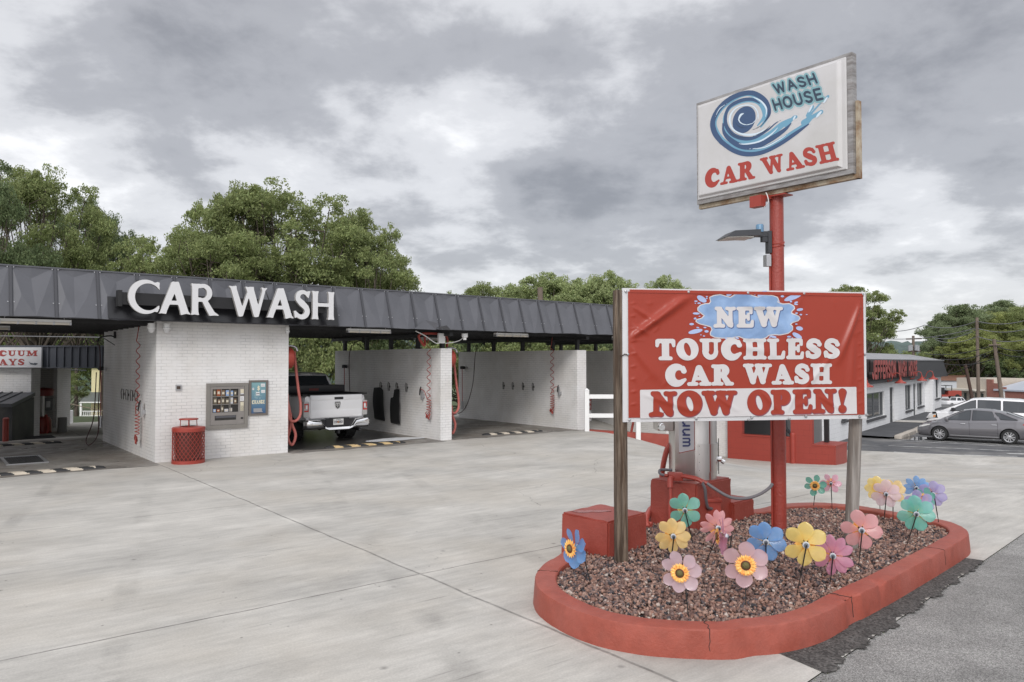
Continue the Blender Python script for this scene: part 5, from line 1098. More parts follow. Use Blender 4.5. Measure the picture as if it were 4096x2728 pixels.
mb.add(vs, fs); mb.build('access_door', stainless, vt, smooth=True, angle=30)
mb = MB(); mb.box(-.325,-.275,.0,-.075,.1,1.95, bev=.012); mb.build('side_cabinet', stainless, vt, smooth=True, angle=30)
mb = MB(); mb.box(-.53,-.24,.61,-.33,.06,1.8, bev=.01); mb.build('coin_cabinet', stainless, vt, smooth=True, angle=30)
chm = M('chrome', (.8,.8,.8), .12, metal=1.)
mb = MB(); mb.cyl((-.49,-.24,.66),(-.49,-.30,.66),.04,20); mb.tube([(-.49+.02*cos(a),-.305,.68+.025*sin(a)) for a in np.linspace(0,pi,8)], .008, 6); mb.build('lock', chm, vt, smooth=True)
mb = MB(); mb.cyl((r_+.0,-.06,.24),(r_+.05,-.08,.24),.035,20); mb.cyl((r_+.05,-.08,.22),(r_+.08,-.1,.20),.03,16); mb.build('lock', chm, vt, smooth=True)
mb = MB(); mb.box(r_+.010,-.07,.05,r_+.016,-.055,.50); mb.build('hinge_rod', dark, vt)
mb = MB(); a = -1.66; [mb.add([((r_+.0135)*cos(a+da), (r_+.0135)*sin(a+da), .12+i*.1+dz) for da, dz in ((0,0),(.02,0),(.02,.01),(0,.01))], [(0,1,2,3)]) for i in range(4)]; mb.build('rivets', dark, vt, fix=False)
def vplate(off): return lambda x, z: tuple(Vector(((r_+off)*cos(-pi/2+x/(r_+off)), (r_+off)*sin(-pi/2+x/(r_+off)), z)))
fpl = lambda off: (lambda x, z: (x, -.275-off, z))
mb = MB(); shape(mb, field([('p',[(-.275,.345),(-.085,.385),(-.085,1.6),(-.275,1.6)])]), (-.29,-.07,.33,1.62), .03, fpl(.003)); mb.build('label_plate', M('label_white', (.50,.49,.51), .4), vt, fix=False)
mb = MB(); shape(mb, field([('p',[(-.275,.337),(-.078,.378),(-.078,1.6),(-.085,1.6),(-.085,.385),(-.275,.345)])]), (-.29,-.07,.33,1.62), .004, fpl(.0045)); mb.build('label_border', redp, vt, fix=False)
U_ = {'m':(1.3,[('b',.05,.05,.25,.95,.05),('b',.52,.05,.76,.8,.05),('b',1.02,.05,1.24,.8,.05),arc(.38,.72,.24,.2,180,0,.1),arc(.88,.72,.24,.2,180,0,.1)],[]),'u':(1.1,[('b',.05,.25,.3,.97,.05),('b',.78,.05,1.02,.97,.05),arc(.42,.32,.25,.22,180,360,.1)],[])}
for mt_, gr, off in ((m_line,.08,.0055), (M('label_navy', (.03,.035,.13), .4), .0, .007)):
    mb = MB(); text(mb, U_, 'uuum', 0, .46, 0, .10, lambda x,y: fpl(off)(-.235+y, .875-x), h=.05, grow=gr, gap=.12); mb.build('lettering', mt_, vt, fix=False)
mb = MB(); shape(mb, field([('b',.118,.0,.132,1.9,.001)]), (.11,.14,0,1.92), .012, lambda x,z: vplate(.0145 if .1 < z < .45 else .003)(x,z)); mb.build('red_stripe', redp, vt, fix=False)
# conduits
hosem = M('red_corrugated', (.40,.08,.06), .5); greyc = M('grey_cable', (.13,.12,.13), .5)
ch = thing('vacuum_hose', 'red ribbed hose curving down behind the tall pedestal', 'hose', (0,0,0))
c = crv([P(2683,1777,9.7),P(2668,1800,9.75),P(2655,1850,9.85),P(2648,1900,9.95),P(2640,2000,10.0),P(2600,2040,9.6),P(2585,2080,9.3),P(2590,2110,9.2)],14); mb = MB(); mb.tube(c, [.034*(1+.08*(i%2)) for i in range(len(c))], 9); mb.build('hose', hosem, ch, smooth=True)
mb = MB()
for i,(x,y) in enumerate(((2588,2095),(2590,2108),(2590,2125))): p = P(x,y,9.3); mb.tube([p+Vector((-.12,.1,0)), p+Vector((.06,-.02,0))], .028, 10)
mb.build('hose_ends', hosem, ch, smooth=True)
cd = thing('conduit', 'red junction box with red and grey conduits looping from the pedestal to the red pole', 'conduit', (0,0,0))
def Q3(x, y, Y): return P(2200+x/2.613, 1650+y/2.613, Y)
mb = MB(); jb = Q3(1308,665,9.20); mb.box(jb.x-.085,jb.y-.06,jb.z-.05,jb.x+.085,jb.y+.06,jb.z+.045, bev=.006); mb.build('junction_box', redp, cd, smooth=True, angle=30); jb2 = Q3(1755,960,9.0); mb = MB(); mb.box(jb2.x-.115,9.22,jb2.z-.02,jb2.x+.115,9.38,jb2.z+.02, bev=.004); mb.box(jb2.x-.10,9.24,.1,jb2.x+.10,9.36,jb2.z-.02); mb.build('junction_box', redp, cd, smooth=True, angle=30)
mb = MB(); mb.tube(crv([Q3(1280,680,9.15),Q3(1258,690,9.12),Q3(1252,760,9.12)],5), .028, 10); mb.tube([Q3(1254,690,9.10),Q3(1256,790,9.06)], .036, 10); mb.tube([Q3(1258,790,9.05),Q3(1262,890,9.03),Q3(1250,1000,9.02),Q3(1252,1120,9.0)], .020, 8)
mb.tube(crv([Q3(1350,665,9.18),Q3(1430,675,9.1),Q3(1540,700,9.04),Q3(1590,730,9.02)],5), .021, 8); mb.tube(crv([Q3(1350,655,9.2),Q3(1430,665,9.15),Q3(1540,690,9.08),Q3(1640,740,9.04)],5), .021, 8); mb.tube([Q3(1235,660,9.2),Q3(1200,658,9.22)], .022, 8); mb.build('red_conduit', redp, cd, smooth=True)
mb = MB(); mb.tube(crv([Q3(1590,730,9.02),Q3(1620,800,9.03),Q3(1630,900,9.08),Q3(1650,990,9.16),Q3(1690,1005,9.25)],6), .019, 8); mb.tube(crv([Q3(1640,740,9.04),Q3(1750,815,9.0),Q3(1870,880,8.98),Q3(1980,900,8.98),Q3(2090,890,8.99),Q3(2200,850,9.0),Q3(2290,790,9.02),Q3(2325,745,9.04)],6), .019, 8)
mb.tube(crv([Q3(1205,658,9.22),Q3(1160,645,9.25),Q3(1142,620,9.3),Q3(1165,598,9.35),Q3(1275,603,9.38)],6), .017, 8); mb.build('grey_conduit', greyc, cd, smooth=True)
# ---------------------------------------------------------------- pinwheels
def ptm(n, c, tr=.35):
    m = M('petal_'+n, c, .38, trans=tr, coat=.15, var=.06, vs=12); t = m.node_tree; o = t.nodes['Material Output']; s_ = o.inputs[0].links[0].from_socket    # thin see-through film
    mx = t.nodes.new('ShaderNodeMixShader'); mx.inputs[0].default_value = .16; tp_ = t.nodes.new('ShaderNodeBsdfTransparent'); t.links.new(s_, mx.inputs[1]); t.links.new(tp_.outputs[0], mx.inputs[2]); t.links.new(mx.outputs[0], o.inputs[0]); return m
PC = {'blue': ptm('blue',(.17,.37,.70)), 'teal': ptm('teal',(.17,.52,.43)), 'yellow': ptm('yellow',(.82,.64,.20)), 'salmon': ptm('salmon',(.72,.36,.37)), 'rose': ptm('rose',(.60,.26,.38)), 'pale': ptm('pale',(.68,.47,.50)), 'lilac': ptm('lilac',(.37,.32,.57)), 'green': ptm('green',(.08,.42,.31)), 'pink': ptm('pink',(.72,.36,.47)), 'blush': ptm('blush',(.68,.52,.57)), 'gold': ptm('gold',(.82,.60,.25))}
hubm = M('hub_clear', (.55,.58,.62), .2); hubg = M('hub_grey', (.15,.17,.2), .3); stickm = M('stick_black', (.014,.013,.012), .5); sfy = M('sunflower_yellow', (.95,.60,.16), .45, c2=(.92,.36,.08), vs2=20); sfc = M('sunflower_centre', (.14,.12,.04), .7, bump=1, bs=90); sfr = M('sunflower_ring', (.14,.025,.015), .5)
def petal_mesh(R, wd, pitch, mat, cut=0):
    mb = MB(); n = 14; m_ = 5; vs = []
    for i in range(n+1):
        t = sin(pi/2*i/n)**.9; t = .5*(i/n)+.5*t; r = R*(.08+.92*t); w_ = wd*R*.95*max(0, sin(pi*min(1, t**1.55)))**.66
        for j in range(m_+1):
            s = j/m_*2-1; tw = pitch*(1-.45*t); x = s*w_
            vs.append((x*cos(tw), -x*sin(tw)-.05*R*s*s*t-.05*R*t*t, r))
    mb.add(vs, [(i*(m_+1)+j, i*(m_+1)+j+1, (i+1)*(m_+1)+j+1, (i+1)*(m_+1)+j) for i in range(n) for j in range(m_)])
    me_o = mb.build('petal', mat, None, smooth='all', fix=False); return me_o
PM = {}
WN = 0
def pinwheel(cx_, cy_, rpx, col, bx_, by_, lab, front=False, npet=7, yaw=None, tilt=0., rot=0., wd=.36, double=None, pitch=.42):
    """centre and stick foot located in the photograph; yaw turns the wheel about the vertical"""
    global WN
    WN += 1
    b = G(bx_, by_, GZ-.01); Yc = b.y+(.0 if front else .0); c = P(cx_, cy_, Yc); R = rpx/F0*Yc
    vdir = Vector((-c.x, -c.y, 0)).normalized(); base = atan2(vdir.y, vdir.x)+pi/2          # local -y looks at the camera
    if yaw is None: yaw = 0.
    az_ = base+radians(yaw)+(0 if front else pi)
    t_ = thing('pinwheel', lab, 'pinwheel', (b.x, b.y, b.z), 0, 'flower pinwheels stuck in the gravel')
    Wm = Matrix.Translation(c-Vector(b)) @ Matrix.Rotation(az_,4,'Z') @ Matrix.Rotation(tilt,4,'X')
    kids = []
    k = (col, round(R,2), wd, pitch)
    proto = PM.get(k)
    def addp(mesh, a, sc=1):
        o = bpy.data.objects.new('petal', mesh); COL.objects.link(o); o.parent = t_
        o.matrix_local = Wm @ Matrix.Rotation(a,4,'Y') @ Matrix.Scale(sc,4); return o
    if proto is None:
        q = petal_mesh(R, wd, pitch, PC[col]); proto = PM[k] = q.data; bpy.data.objects.remove(q)
    for i in range(npet): addp(proto, rot+2*pi*i/npet+.10*sin(i*2.3+WN), 1-.05*abs(sin(i*1.7+WN*.6)))
    if double:
        k2 = (double, round(R,2), wd, -pitch); pr2 = PM.get(k2)
        if pr2 is None: q = petal_mesh(R, wd, pitch, PC[double]); pr2 = PM[k2] = q.data; bpy.data.objects.remove(q)
        for i in range(npet): o = addp(pr2, rot+2*pi*(i+.5)/npet, .97); o.matrix_local = Wm @ Matrix.Translation((0,.022,0)) @ Matrix.Rotation(rot+2*pi*(i+.5)/npet,4,'Y') @ Matrix.Scale(.97,4)
    RY = Matrix.Rotation(pi/2,4,'X')                                                     # lathe axis -> -y
    mb = MB()
    if True:
        mb.lathe([(0,.012),(R*.14,.012),(R*.15,0),(R*.14,-.012),(0,-.012)], 20, T=Wm @ Matrix.Translation((0,.02,0)) @ RY); mb.lathe([(0,.018),(R*.10,.018),(R*.10,.0)], 16, 1, T=Wm @ Matrix.Translation((0,.028,0)) @ Matrix.Rotation(-pi/2,4,'X'), cap=False); mb.build('hub', [hubm, hubg], t_, smooth=True, angle=30)
    # sunflower on the face of the wheel
    mb = MB(); ns = 15
    for lay in range(2):
        for i in range(ns):
            a = 2*pi*(i+.5*lay)/ns; r0, r1, r2 = R*.16, R*.33, R*.46*(1-.04*lay); w_ = R*.062; y = -.047-.008*lay
            T_ = Wm @ Matrix.Rotation(a,4,'Y'); mb.add([(-w_*.6,y,r0),(w_*.6,y,r0),(w_,y-.008,r1),(0,y-.002,r2),(-w_,y-.008,r1),(0,y-.004,r1)], [(0,1,5),(1,2,5),(2,3,5),(3,4,5),(4,0,5)], T=T_)
    sf_ = mb.build('sunflower', sfy, t_, fix=False)
    mb = MB(); mb.lathe([(0,.074),(R*.12,.071),(R*.165,.058)], 20, T=Wm @ RY, cap=False); o1 = mb.build('flower_centre', sfc, sf_, smooth='all'); mb = MB(); mb.lathe([(R*.165,.0585),(R*.185,.068),(R*.215,.050)], 20, T=Wm @ RY, cap=False); mb.build('centre_ring', sfr, sf_, smooth='all')
    # stick with its elbow
    el_ = Wm @ Vector((0,.075,0)); mb = MB(); mb.tube([(Wm @ Vector((0,.03,0))), el_], .0055, 8); 
    mb.tube([el_+Vector((0,0,.012)), Vector((0,0,-.03)).lerp(el_, .42)], .0062, 8); mb.tube([Vector((0,0,-.03)).lerp(el_, .42), Vector((0,0,-.03))], .0045, 8); mb.build('stick', stickm, t_, smooth=True)
    return t_
pinwheel(2299,2191,84,'blue',2369,2348,'blue pinwheel turned half sideways at the left end of the island, before the low block', True, 7, -52, rot=.3)
pinwheel(2740,2040,70,'teal',2777,2184,'teal pinwheel seen from behind, in front of the tall red pedestal', False, 6, 0, rot=.05)
pinwheel(2692,2144,74,'gold',2679,2262,'golden yellow pinwheel seen from behind, left of the salmon one', False, 8, 8, rot=.05, wd=.31)
pinwheel(2870,2111,73,'salmon',2819,2248,'salmon pinwheel with two layers of petals, seen from behind on a slanting stick', False, 11, 20, rot=.1, wd=.21, pitch=.55)
pinwheel(2894,2145,76,'rose',2898,2338,'rose pinwheel turned edge on, its sunflower seen in profile', True, 7, -78, rot=.2)
pinwheel(2726,2286,88,'blush',2755,2468,'pale pink pinwheel with sunflower centre, nearest the front kerb', True, 7, -14, rot=-.35, wd=.34)
pinwheel(2983,2255,95,'pale',2982,2431,'dusty pink pinwheel with sunflower centre facing straight out', True, 6, 0, rot=.0, wd=.38)
pinwheel(3064,2167,82,'blue',3062,2300,'blue pinwheel seen from behind at the foot of the red pole', False, 7, 0, rot=.0)
pinwheel(3223,2178,92,'yellow',3185,2376,'bright yellow pinwheel seen from behind, right of the blue one', False, 6, 5, rot=-.05)
pinwheel(3332,2222,84,'rose',3319,2334,'rose pinwheel with narrow petals, seen from behind between yellow and salmon', False, 9, 0, rot=.2, wd=.25)
pinwheel(3446,2120,82,'salmon',3432,2277,'large salmon pinwheel seen from behind in front of the grey timber post', False, 6, 5, rot=.35)
pinwheel(3262,1941,45,'green',3251,2036,'green pinwheel with sunflower centre at the back kerb', True, 6, -8, rot=.25, wd=.33, pitch=.6)
pinwheel(3324,1933,42,'pink',3329,2039,'pink pinwheel seen from behind next to the green one at the back kerb', False, 6, 0, rot=.5, wd=.32, pitch=.6)
pinwheel(3512,1954,52,'yellow',3521,2050,'yellow pinwheel half hidden behind a pale pink one', False, 8, 10, rot=.0)
pinwheel(3572,1965,50,'gold',3572,2088,'golden pinwheel peeping out on the right behind a pale pink one', False, 7, 0, rot=.4)
pinwheel(3544,1976,58,'blush',3533,2099,'pale pink pinwheel seen from behind right of the grey post', False, 7, 5, rot=.0)
pinwheel(3666,1951,50,'blue',3672,2070,'small blue pinwheel at the back of the cluster by the right kerb', False, 9, 0, rot=.1, wd=.27)
pinwheel(3732,1976,55,'lilac',3759,2105,'purple pinwheel on the right edge of the cluster', False, 7, 8, rot=.0)
pinwheel(3677,2012,56,'lilac',3668,2152,'purple pinwheel low in the cluster, behind the teal one', False, 6, 0, rot=.2)
pinwheel(3700,1990,44,'teal',3705,2120,'teal pinwheel with sunflower mostly hidden among the purple ones', True, 6, -20, rot=.2)
pinwheel(3665,2055,73,'teal',3620,2188,'teal pinwheel on a slanting stick in front of the purple cluster', False, 7, 5, rot=.0)
# ---------------------------------------------------------------- fence and low red wall beside the last bay
whb = M('white_block', (.74,.745,.755), .6, var=.05, vs=1, bump=.35, bs=20, kind='block', bd=.006); redb = M('red_block', (.29,.042,.028), .5, var=.06, vs=1, bump=.4, bs=20, kind='block', bd=.006)
vinf = M('vinyl_fence', (.76,.76,.75), .4)
FYY = 23.75
fx0 = P(2347, 1600, FYY).x
fc = thing('ranch_fence', 'white two rail vinyl fence running from the last white pier behind the banner', 'fence', (fx0, FYY, 0))
for i, x in enumerate((0, 1.62, 3.3)):
    z0 = terr(fx0+x, FYY); mb = MB(); mb.box(x-.07,-.07,z0-.05,x+.07,.07,z0+(1.28 if i == 0 else 1.25)); mb.build('post', vinf, fc)
    mb = MB(); mb.add([(x-.085,-.085,z0+1.28),(x+.085,-.085,z0+1.28),(x+.085,.085,z0+1.28),(x-.085,.085,z0+1.28),(x,0,z0+1.36)], [(0,1,4),(1,2,4),(2,3,4),(3,0,4),(0,3,2,1)]); mb.build('post_cap', vinf, fc)
for z in (1.02, .42):
    mb = MB(); n = 1; mb.box(.0,-.025,z,3.3,.025,z+.13); mb.build('rail', vinf, fc)
rw = thing('retaining_wall', 'low red painted retaining wall dipping away below the white fence', 'wall', (fx0, FYY, 0)); mb = MB()
zs = [0.03,-.02,-.07,-.12,-.18,-.25,-.35]; n = 7
for i in range(n):
    x0, x1 = -.05+i*.55, -.05+(i+1)*.55; za, zb_ = (0.04-.034*i), (0.04-.034*(i+1)); mb.add([(x0,.08,-2),(x1,.08,-2),(x1,.30,-2),(x0,.30,-2),(x0,.08,za),(x1,.08,zb_),(x1,.30,zb_),(x0,.30,za)], [(0,3,2,1),(4,5,6,7),(0,1,5,4),(1,2,6,5),(2,3,7,6),(3,0,4,7)])
mb.build('wall_body', redc, rw)
mb = MB(); a = P(2530,1700,24.2); mb.tube([(a.x-.12,24.3,-.6),(a.x+.1,24.3,.55)], .04, 8); o = mb.build('red_prop', redp); tag(o, 'dark red slanted pipe behind the white fence', 'pipe')
# signs on the wall behind the fence
sgn = thing('wall_sign', 'red and white rules sign on the shaded wall behind the white fence', 'sign', P(2330, 1683, 28.6), 0)
sgw = M('sign_white_flat', (.66,.66,.66), .5); sgr = M('sign_maroon', (.22,.03,.025), .5)
mb = MB(); mb.box(-.1,0,0,.34,.02,.38); mb.build('lower_plate', sgw, sgn); mb = MB(); mb.box(-.1,0,.42,.34,.02,.82); mb.build('upper_plate', sgr, sgn)
for tx, x0, z0, hh, m_ in (('R',.2,.66,.1,sgw),('FE',.12,.47,.1,sgw),('EAP',.05,.22,.07,sgr),('TION',.02,.08,.07,sgr)):
    mb = MB(); text(mb, sans(.12), tx, x0, .31, z0, z0+hh, lambda x,y: (x,-.004,y), h=.09); mb.build('lettering', m_, sgn, fix=False)
# ---------------------------------------------------------------- touchless wash building (white brick, red block front)
RO = Vector((11.0, 25.7, 0)); tb = thing('touchless_building', 'touchless wash building with red block front, white brick side and open window', 'building', RO, B_ANG)
zg = -1.65; HT = 1.25
def tbx(x0,y0,z0,x1,y1,z1,nm,m): mb = MB(); mb.box(x0,y0,z0,x1,y1,z1); return mb.build(nm, m, tb)
wy0, wy1, wzs = 1.45, 3.2, -.53
tbx(0,.72,zg,.22,wy0,HT,'front_wall',redb); tbx(0,wy1,zg,.22,3.76,HT,'front_wall',redb); tbx(0,wy0,zg,.22,wy1,wzs,'front_wall',redb); tbx(0,wy0,.9,.22,wy1,HT,'front_wall',redb)
tbx(-.03,wy0-.02,wzs,.25,wy1+.02,wzs+.05,'window_sill',redb)
tbx(.4,3.76,zg,.62,9.5,HT,'side_wall',wbrick)
tbx(.0,-.05,zg,1.5,.72,-.73,'planter',redb); tbx(-.02,-.07,-.73,1.52,.74,-.68,'planter_cap',redb)
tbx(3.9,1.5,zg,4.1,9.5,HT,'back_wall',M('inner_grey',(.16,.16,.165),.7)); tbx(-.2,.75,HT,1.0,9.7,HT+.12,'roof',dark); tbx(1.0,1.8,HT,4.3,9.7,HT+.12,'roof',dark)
mb = MB(); mb.tube([(1.2,wy0+.2,-.7),(1.6,wy1-.3,.7)], .06, 4); mb.box(1.3,wy0+.55,-1.4,1.4,wy0+.65,1.1); mb.build('wash_frame', M('frame_grey',(.05,.05,.055),.5), tb)
o_ = tbx(.5,wy0+.02,-1.2,.58,wy0+.12,1.1,'blue_brush',M('brush_blue',(.01,.06,.6),.5))
tbx(.9,.42,-.7,1.05,.57,HT,'downpipe',dark)
bl_ = thing('bollard', 'red painted pipe bollard standing against the red block wall', 'bollard', G(3172,1842,-1.3)); mb = MB(); mb.cyl((0,0,-.3),(0,0,.93),.10,16); mb.build('pipe', redp, bl_, smooth=True); mb = MB(); mb.lathe([(.10,.93),(.08,.97),(0,.985)], 16, cap=False); mb.build('cap', redp, bl_, smooth=True)
# ---------------------------------------------------------------- wash house
wh = thing('wash_house', 'long low white block laundry building with black mansard roof and red letters', 'building', WH0, B_ANG)
def whx(x0,y0,z0,x1,y1,z1,nm,m,par=None): mb = MB(); mb.box(x0,y0,z0,x1,y1,z1); return mb.build(nm, m, par or wh)
ops = [(-6.0,-1.85,.62,1.95,'win'), (-.35,.75,0.03,2.12,'door'), (4.2,6.2,.54,2.13,'win'), (6.9,7.9,0.03,2.15,'door'), (8.3,10.4,.6,2.17,'win'), (13.1,15.0,.85,2.25,'win'), (15.9,17.3,.85,2.27,'win')]
WB0, WB1, WHH = -13.5, 18.4, 2.5
xs = [WB0]+[v for o in ops for v in o[:2]]+[WB1]
for i in range(0, len(xs), 2): whx(xs[i],0,-.6,xs[i+1],.25,WHH,'wall',whb)
gdark = M('window_glass', (.035,.04,.045), .04, spec=.9, metal=0.); gfr = M('window_frame', (.16,.17,.18), .4, metal=.4); doorm = M('door_dark', (.05,.05,.055), .4)
for a, b, z0, z1, k in ops:
    if z0 > .1: whx(a,0,-.6,b,.25,z0,'wall',whb)
    whx(a,0,z1,b,.25,WHH,'wall',whb)
    wn = whx(a,.14,z0,b,.17,z1,'window' if k == 'win' else 'door', gdark if k == 'win' else doorm)
    mb = MB(); mb.box(a,.08,z0,a+.07,.2,z1); mb.box(b-.07,.08,z0,b,.2,z1); mb.box(a+.07,.08,z1-.07,b-.07,.2,z1); mb.box(a+.07,.08,z0,b-.07,.2,z0+.06); mb.box((a+b)/2-.03,.10,z0+.06,(a+b)/2+.03,.19,z1-.07) if k == 'win' else mb.box(a+.07,.10,1.0,b-.07,.138,1.1); f_ = mb.build('frame', gfr, wh)
    if k == 'win': whx(a-.08,-.10,z0-.12,b+.08,.06,z0-.002,'sill',M('sill_dark',(.06,.06,.065),.6))
    else: whx(a,.02,-.3,b,.2,.03,'threshold',concrete)
whx(11.2,-.5,-.6,11.8,-.003,WHH,'pier',whb)
whx(WB1,0.25,-.6,WB1-.25,12,WHH,'end_wall',whb); whx(WB0,.25,-.6,WB0+.25,12,WHH,'end_wall',whb); whx(WB0,11.8,-.6,WB1,12,WHH,'back_wall',whb)
whx(WB0+.25,4.0,-.6,WB1-.25,4.1,WHH,'inner_wall',M('inner_wall',(.25,.24,.23),.7))
corr = M('corrugated_black', (.013,.0135,.015), .5, var=.1)
mb = MB(); n = 200
pts = []
for i in range(n+1):
    x = WB0-.3+(WB1-WB0+.6)*i/n; o_ = .03*(1 if i % 2 else 0); pts.append((x, o_))
vs = [(x,-.42-o_,WHH-.03) for x,o_ in pts]+[(x,-.12-o_,WHH+1.12) for x,o_ in pts]; mb.add(vs, [(i,i+1,n+2+i,n+1+i) for i in range(n)])
xe = WB1+.3; mb.add([(xe,-.45,WHH-.03),(xe-.02,12.4,WHH-.03),(xe-.4,12.1,WHH+1.12),(xe,-.12,WHH+1.12)], [(0,1,2,3)]); mb.build('mansard', corr, wh, fix=False)
mb = MB(); mb.box(WB0-.35,-.2,WHH+1.12,xe+.03,-.05,WHH+1.2); mb.build('roof_edge', M('roof_edge_grey',(.16,.16,.17),.5), wh)
shing = M('roof_grey', (.27,.27,.28), .8, var=.12, vs=1.5, bump=.3, bs=12)
mb = MB(); mb.add([(WB0-.3,-.1,WHH+1.19),(xe,-.1,WHH+1.19),(xe-.8,2.0,WHH+1.62),(WB0-.3,2.0,WHH+1.62),(xe,12.2,WHH+1.15),(xe-.8,10,WHH+1.60),(WB0-.3,10,WHH+1.6),(WB0-.3,12.2,WHH+1.15)], [(0,1,2,3),(1,4,5,2),(3,2,5,6),(6,5,4,7)]); mb.build('roof', shing, wh)
mb = MB(); mb.box(WB0,.26,WHH-.1,WB1-.3,11.7,WHH); mb.build('ceiling', M('inner_wall',(.25,.24,.23),.7), wh)
# red channel letters
jr = M('letter_red', (.30,.035,.03), .4); jb_ = M('letter_black', (.02,.012,.012), .5)
def whpt(px, s_):                                            # where a picture column meets the plane y=s_ of the laundry frame
    r = ray(px, 1450); n = Vector((-sin(B_ANG), cos(B_ANG), 0)); t = (n.dot(WH0)+s_)/n.dot(r); p = r*t; d = p-WH0; return d.x*cos(B_ANG)+d.y*sin(B_ANG)
JL = whpt(3488, -.7); JR = whpt(3669, -.7); JK = (JR-JL)/12.9
js = thing('channel_letter_sign', 'red raised letters on black backing across the mansard of the long white building', 'sign', WH0+Matrix.Rotation(B_ANG,3,'Z') @ Vector((JL,-.62,WHH+.22)), B_ANG)
blk_font = {k: (w_+.3, [('s', [(x+.15, .11+y*.78, .13) for x, y in q]) for q in pl], []) for k, (w_, pl) in SK.items()}
for wd_, a, b in (('JEFFERSON',0,6.1*JK),('WASH',6.75*JK,9.3*JK),('HOUSE',9.95*JK,12.9*JK)):
    def lt(c, m_): o = m_.build('letter', [jr, jb_], js, fix=False); o['label'] = 'red letter '+c
    text(None, blk_font, wd_, a, b, 0, .92, lambda x,y: (x,-.08,y), gap=.05, h=.07, thick=.16, back=(0,1,0), each=lt)
    mb = MB(); mb.box(a-.15,.10,-.05,b+.1,.16,.98); mb.build('backing', jb_, js)
mb = MB(); mb.box(-1.3,.12,.3,-.2,.3,.55); mb.build('raceway', jb_, js)
for x, lb in ((whpt(3606,-1.1),'below the word WASH'),(whpt(3691,-1.1),'just right of the letters'),(whpt(3736,-1.1),'at the far end of the facade'),(whpt(3472,-1.1),'half hidden behind the banner edge')):
    t_ = thing('gooseneck_lamp', 'red gooseneck lamp on the white facade '+lb, 'lamp', WH0+Matrix.Rotation(B_ANG,3,'Z') @ Vector((x,-.42,WHH+.05)), B_ANG, 'red gooseneck lamps along the facade')
    mb = MB(); mb.tube(crv([(0,0,0),(0,-.18,.02),(0,-.25,.25),(0,-.4,.42),(0,-.58,.36),(0,-.62,.15)],6), .022, 8); mb.cyl((0,.1,0),(0,-.05,0),.06,12); mb.build('arm', redp, t_, smooth=True)
    mb = MB(); mb.lathe([(.04,.2),(.05,.08),(.10,.05),(.12,.0),(.27,-.06),(.28,-.12)], 20, T=TM((0,-.62,0)), cap=False); mb.build('shade', redp, t_, smooth=True, angle=50)
whx(3.0,-.12,1.1,3.25,-.003,1.5,'notice',M('paper',(.7,.7,.7),.6)) if False else None
# small side window in the near part
whx(-10.9,-.03,.9,-10.1,-.003,1.9,'window',gdark); whx(-11.0,-.12,.78,-10.0,-.003,.898,'sill',MATS['sill_dark'])
ac = thing('rooftop_unit', 'pale grey air conditioning unit on the roof of the long white building', 'air conditioner', WH0+Matrix.Rotation(B_ANG,3,'Z') @ Vector((-3.2,3.6,WHH+1.55)), B_ANG)
acm = M('ac_grey', (.42,.42,.40), .6, var=.08); mb = MB(); mb.box(-2.2,-.6,0,1.6,1.0,.62); mb.box(-2.25,-.65,.6,1.65,1.05,.66); mb.build('casing', acm, ac)
mb = MB(); [mb.box(-2.1+i*.25,-.63,.08,-1.98+i*.25,-.602,.55) for i in range(13)]; mb.build('louvres', M('ac_dark',(.12,.12,.12),.6), ac)
# walk and kerb stones
swm = M('asphalt_walk', (.075,.077,.083), .85, var=.2, vs=1, bump=.4, bs=20)
mb = MB(); R3 = Matrix.Rotation(B_ANG,3,'Z'); n = 24; vs = []
for i in range(n+1):
    x = -9+(27)*i/n
    for y in (-.0, -1.75): p = WH0+R3 @ Vector((x, y, 0)); vs.append((p.x, p.y, terr(p.x,p.y)+.09+(.02 if y == 0 else 0)))
mb.add(vs, [(2*i,2*i+1,2*i+3,2*i+2) for i in range(n)]); struct('walkway', mb, swm, 'black asphalt walk along the white building', fix=False)
mb = MB(); vs = []
for (x,y) in ((-.6,-.05),(1.0,-.05),(1.6,-1.8),(-.3,-1.8)): p = WH0+R3 @ Vector((x+.9, y, 0)); vs.append((p.x,p.y,terr(p.x,p.y)+.125))
mb.add(vs, [(0,1,2,3)]); struct('door_slab', mb, concrete, fix=False)
stn = M('kerb_stone', (.42,.38,.33), .85, var=.15, vs=3, bump=.6, bs=14, bd=.02)
rr = random.Random(6); x = -8.6; k = 0
names = ['nearest the banner post','second from the banner post','third from the banner post','fourth from the banner post','fifth from the banner post','sixth along the walk','seventh along the walk','eighth along the walk, by the grey car','ninth along the walk','tenth along the walk','eleventh along the walk','twelfth along the walk','last and farthest of the row']
while x < 9 and k < 13:
    l = rr.uniform(1.0,1.9); p = WH0+R3 @ Vector((x, -1.93+rr.uniform(-.05,.05), 0)); t_ = thing('kerb_stone', 'worn pale concrete kerb block edging the walk, '+names[k], 'kerb', (p.x, p.y, terr(p.x,p.y)), B_ANG+rr.uniform(-.04,.04), 'kerb blocks along the black walk')
    mb = MB(); mb.box(0,-.15,-.2,l-.03,.15,.16+rr.uniform(-.02,.02), bev=.04); mb.v = [(a+rr.uniform(-.01,.01),b+rr.uniform(-.012,.012),c+rr.uniform(-.01,.01)) for a,b,c in mb.v]; mb.build('stone', stn, t_, smooth=True); x += l; k += 1
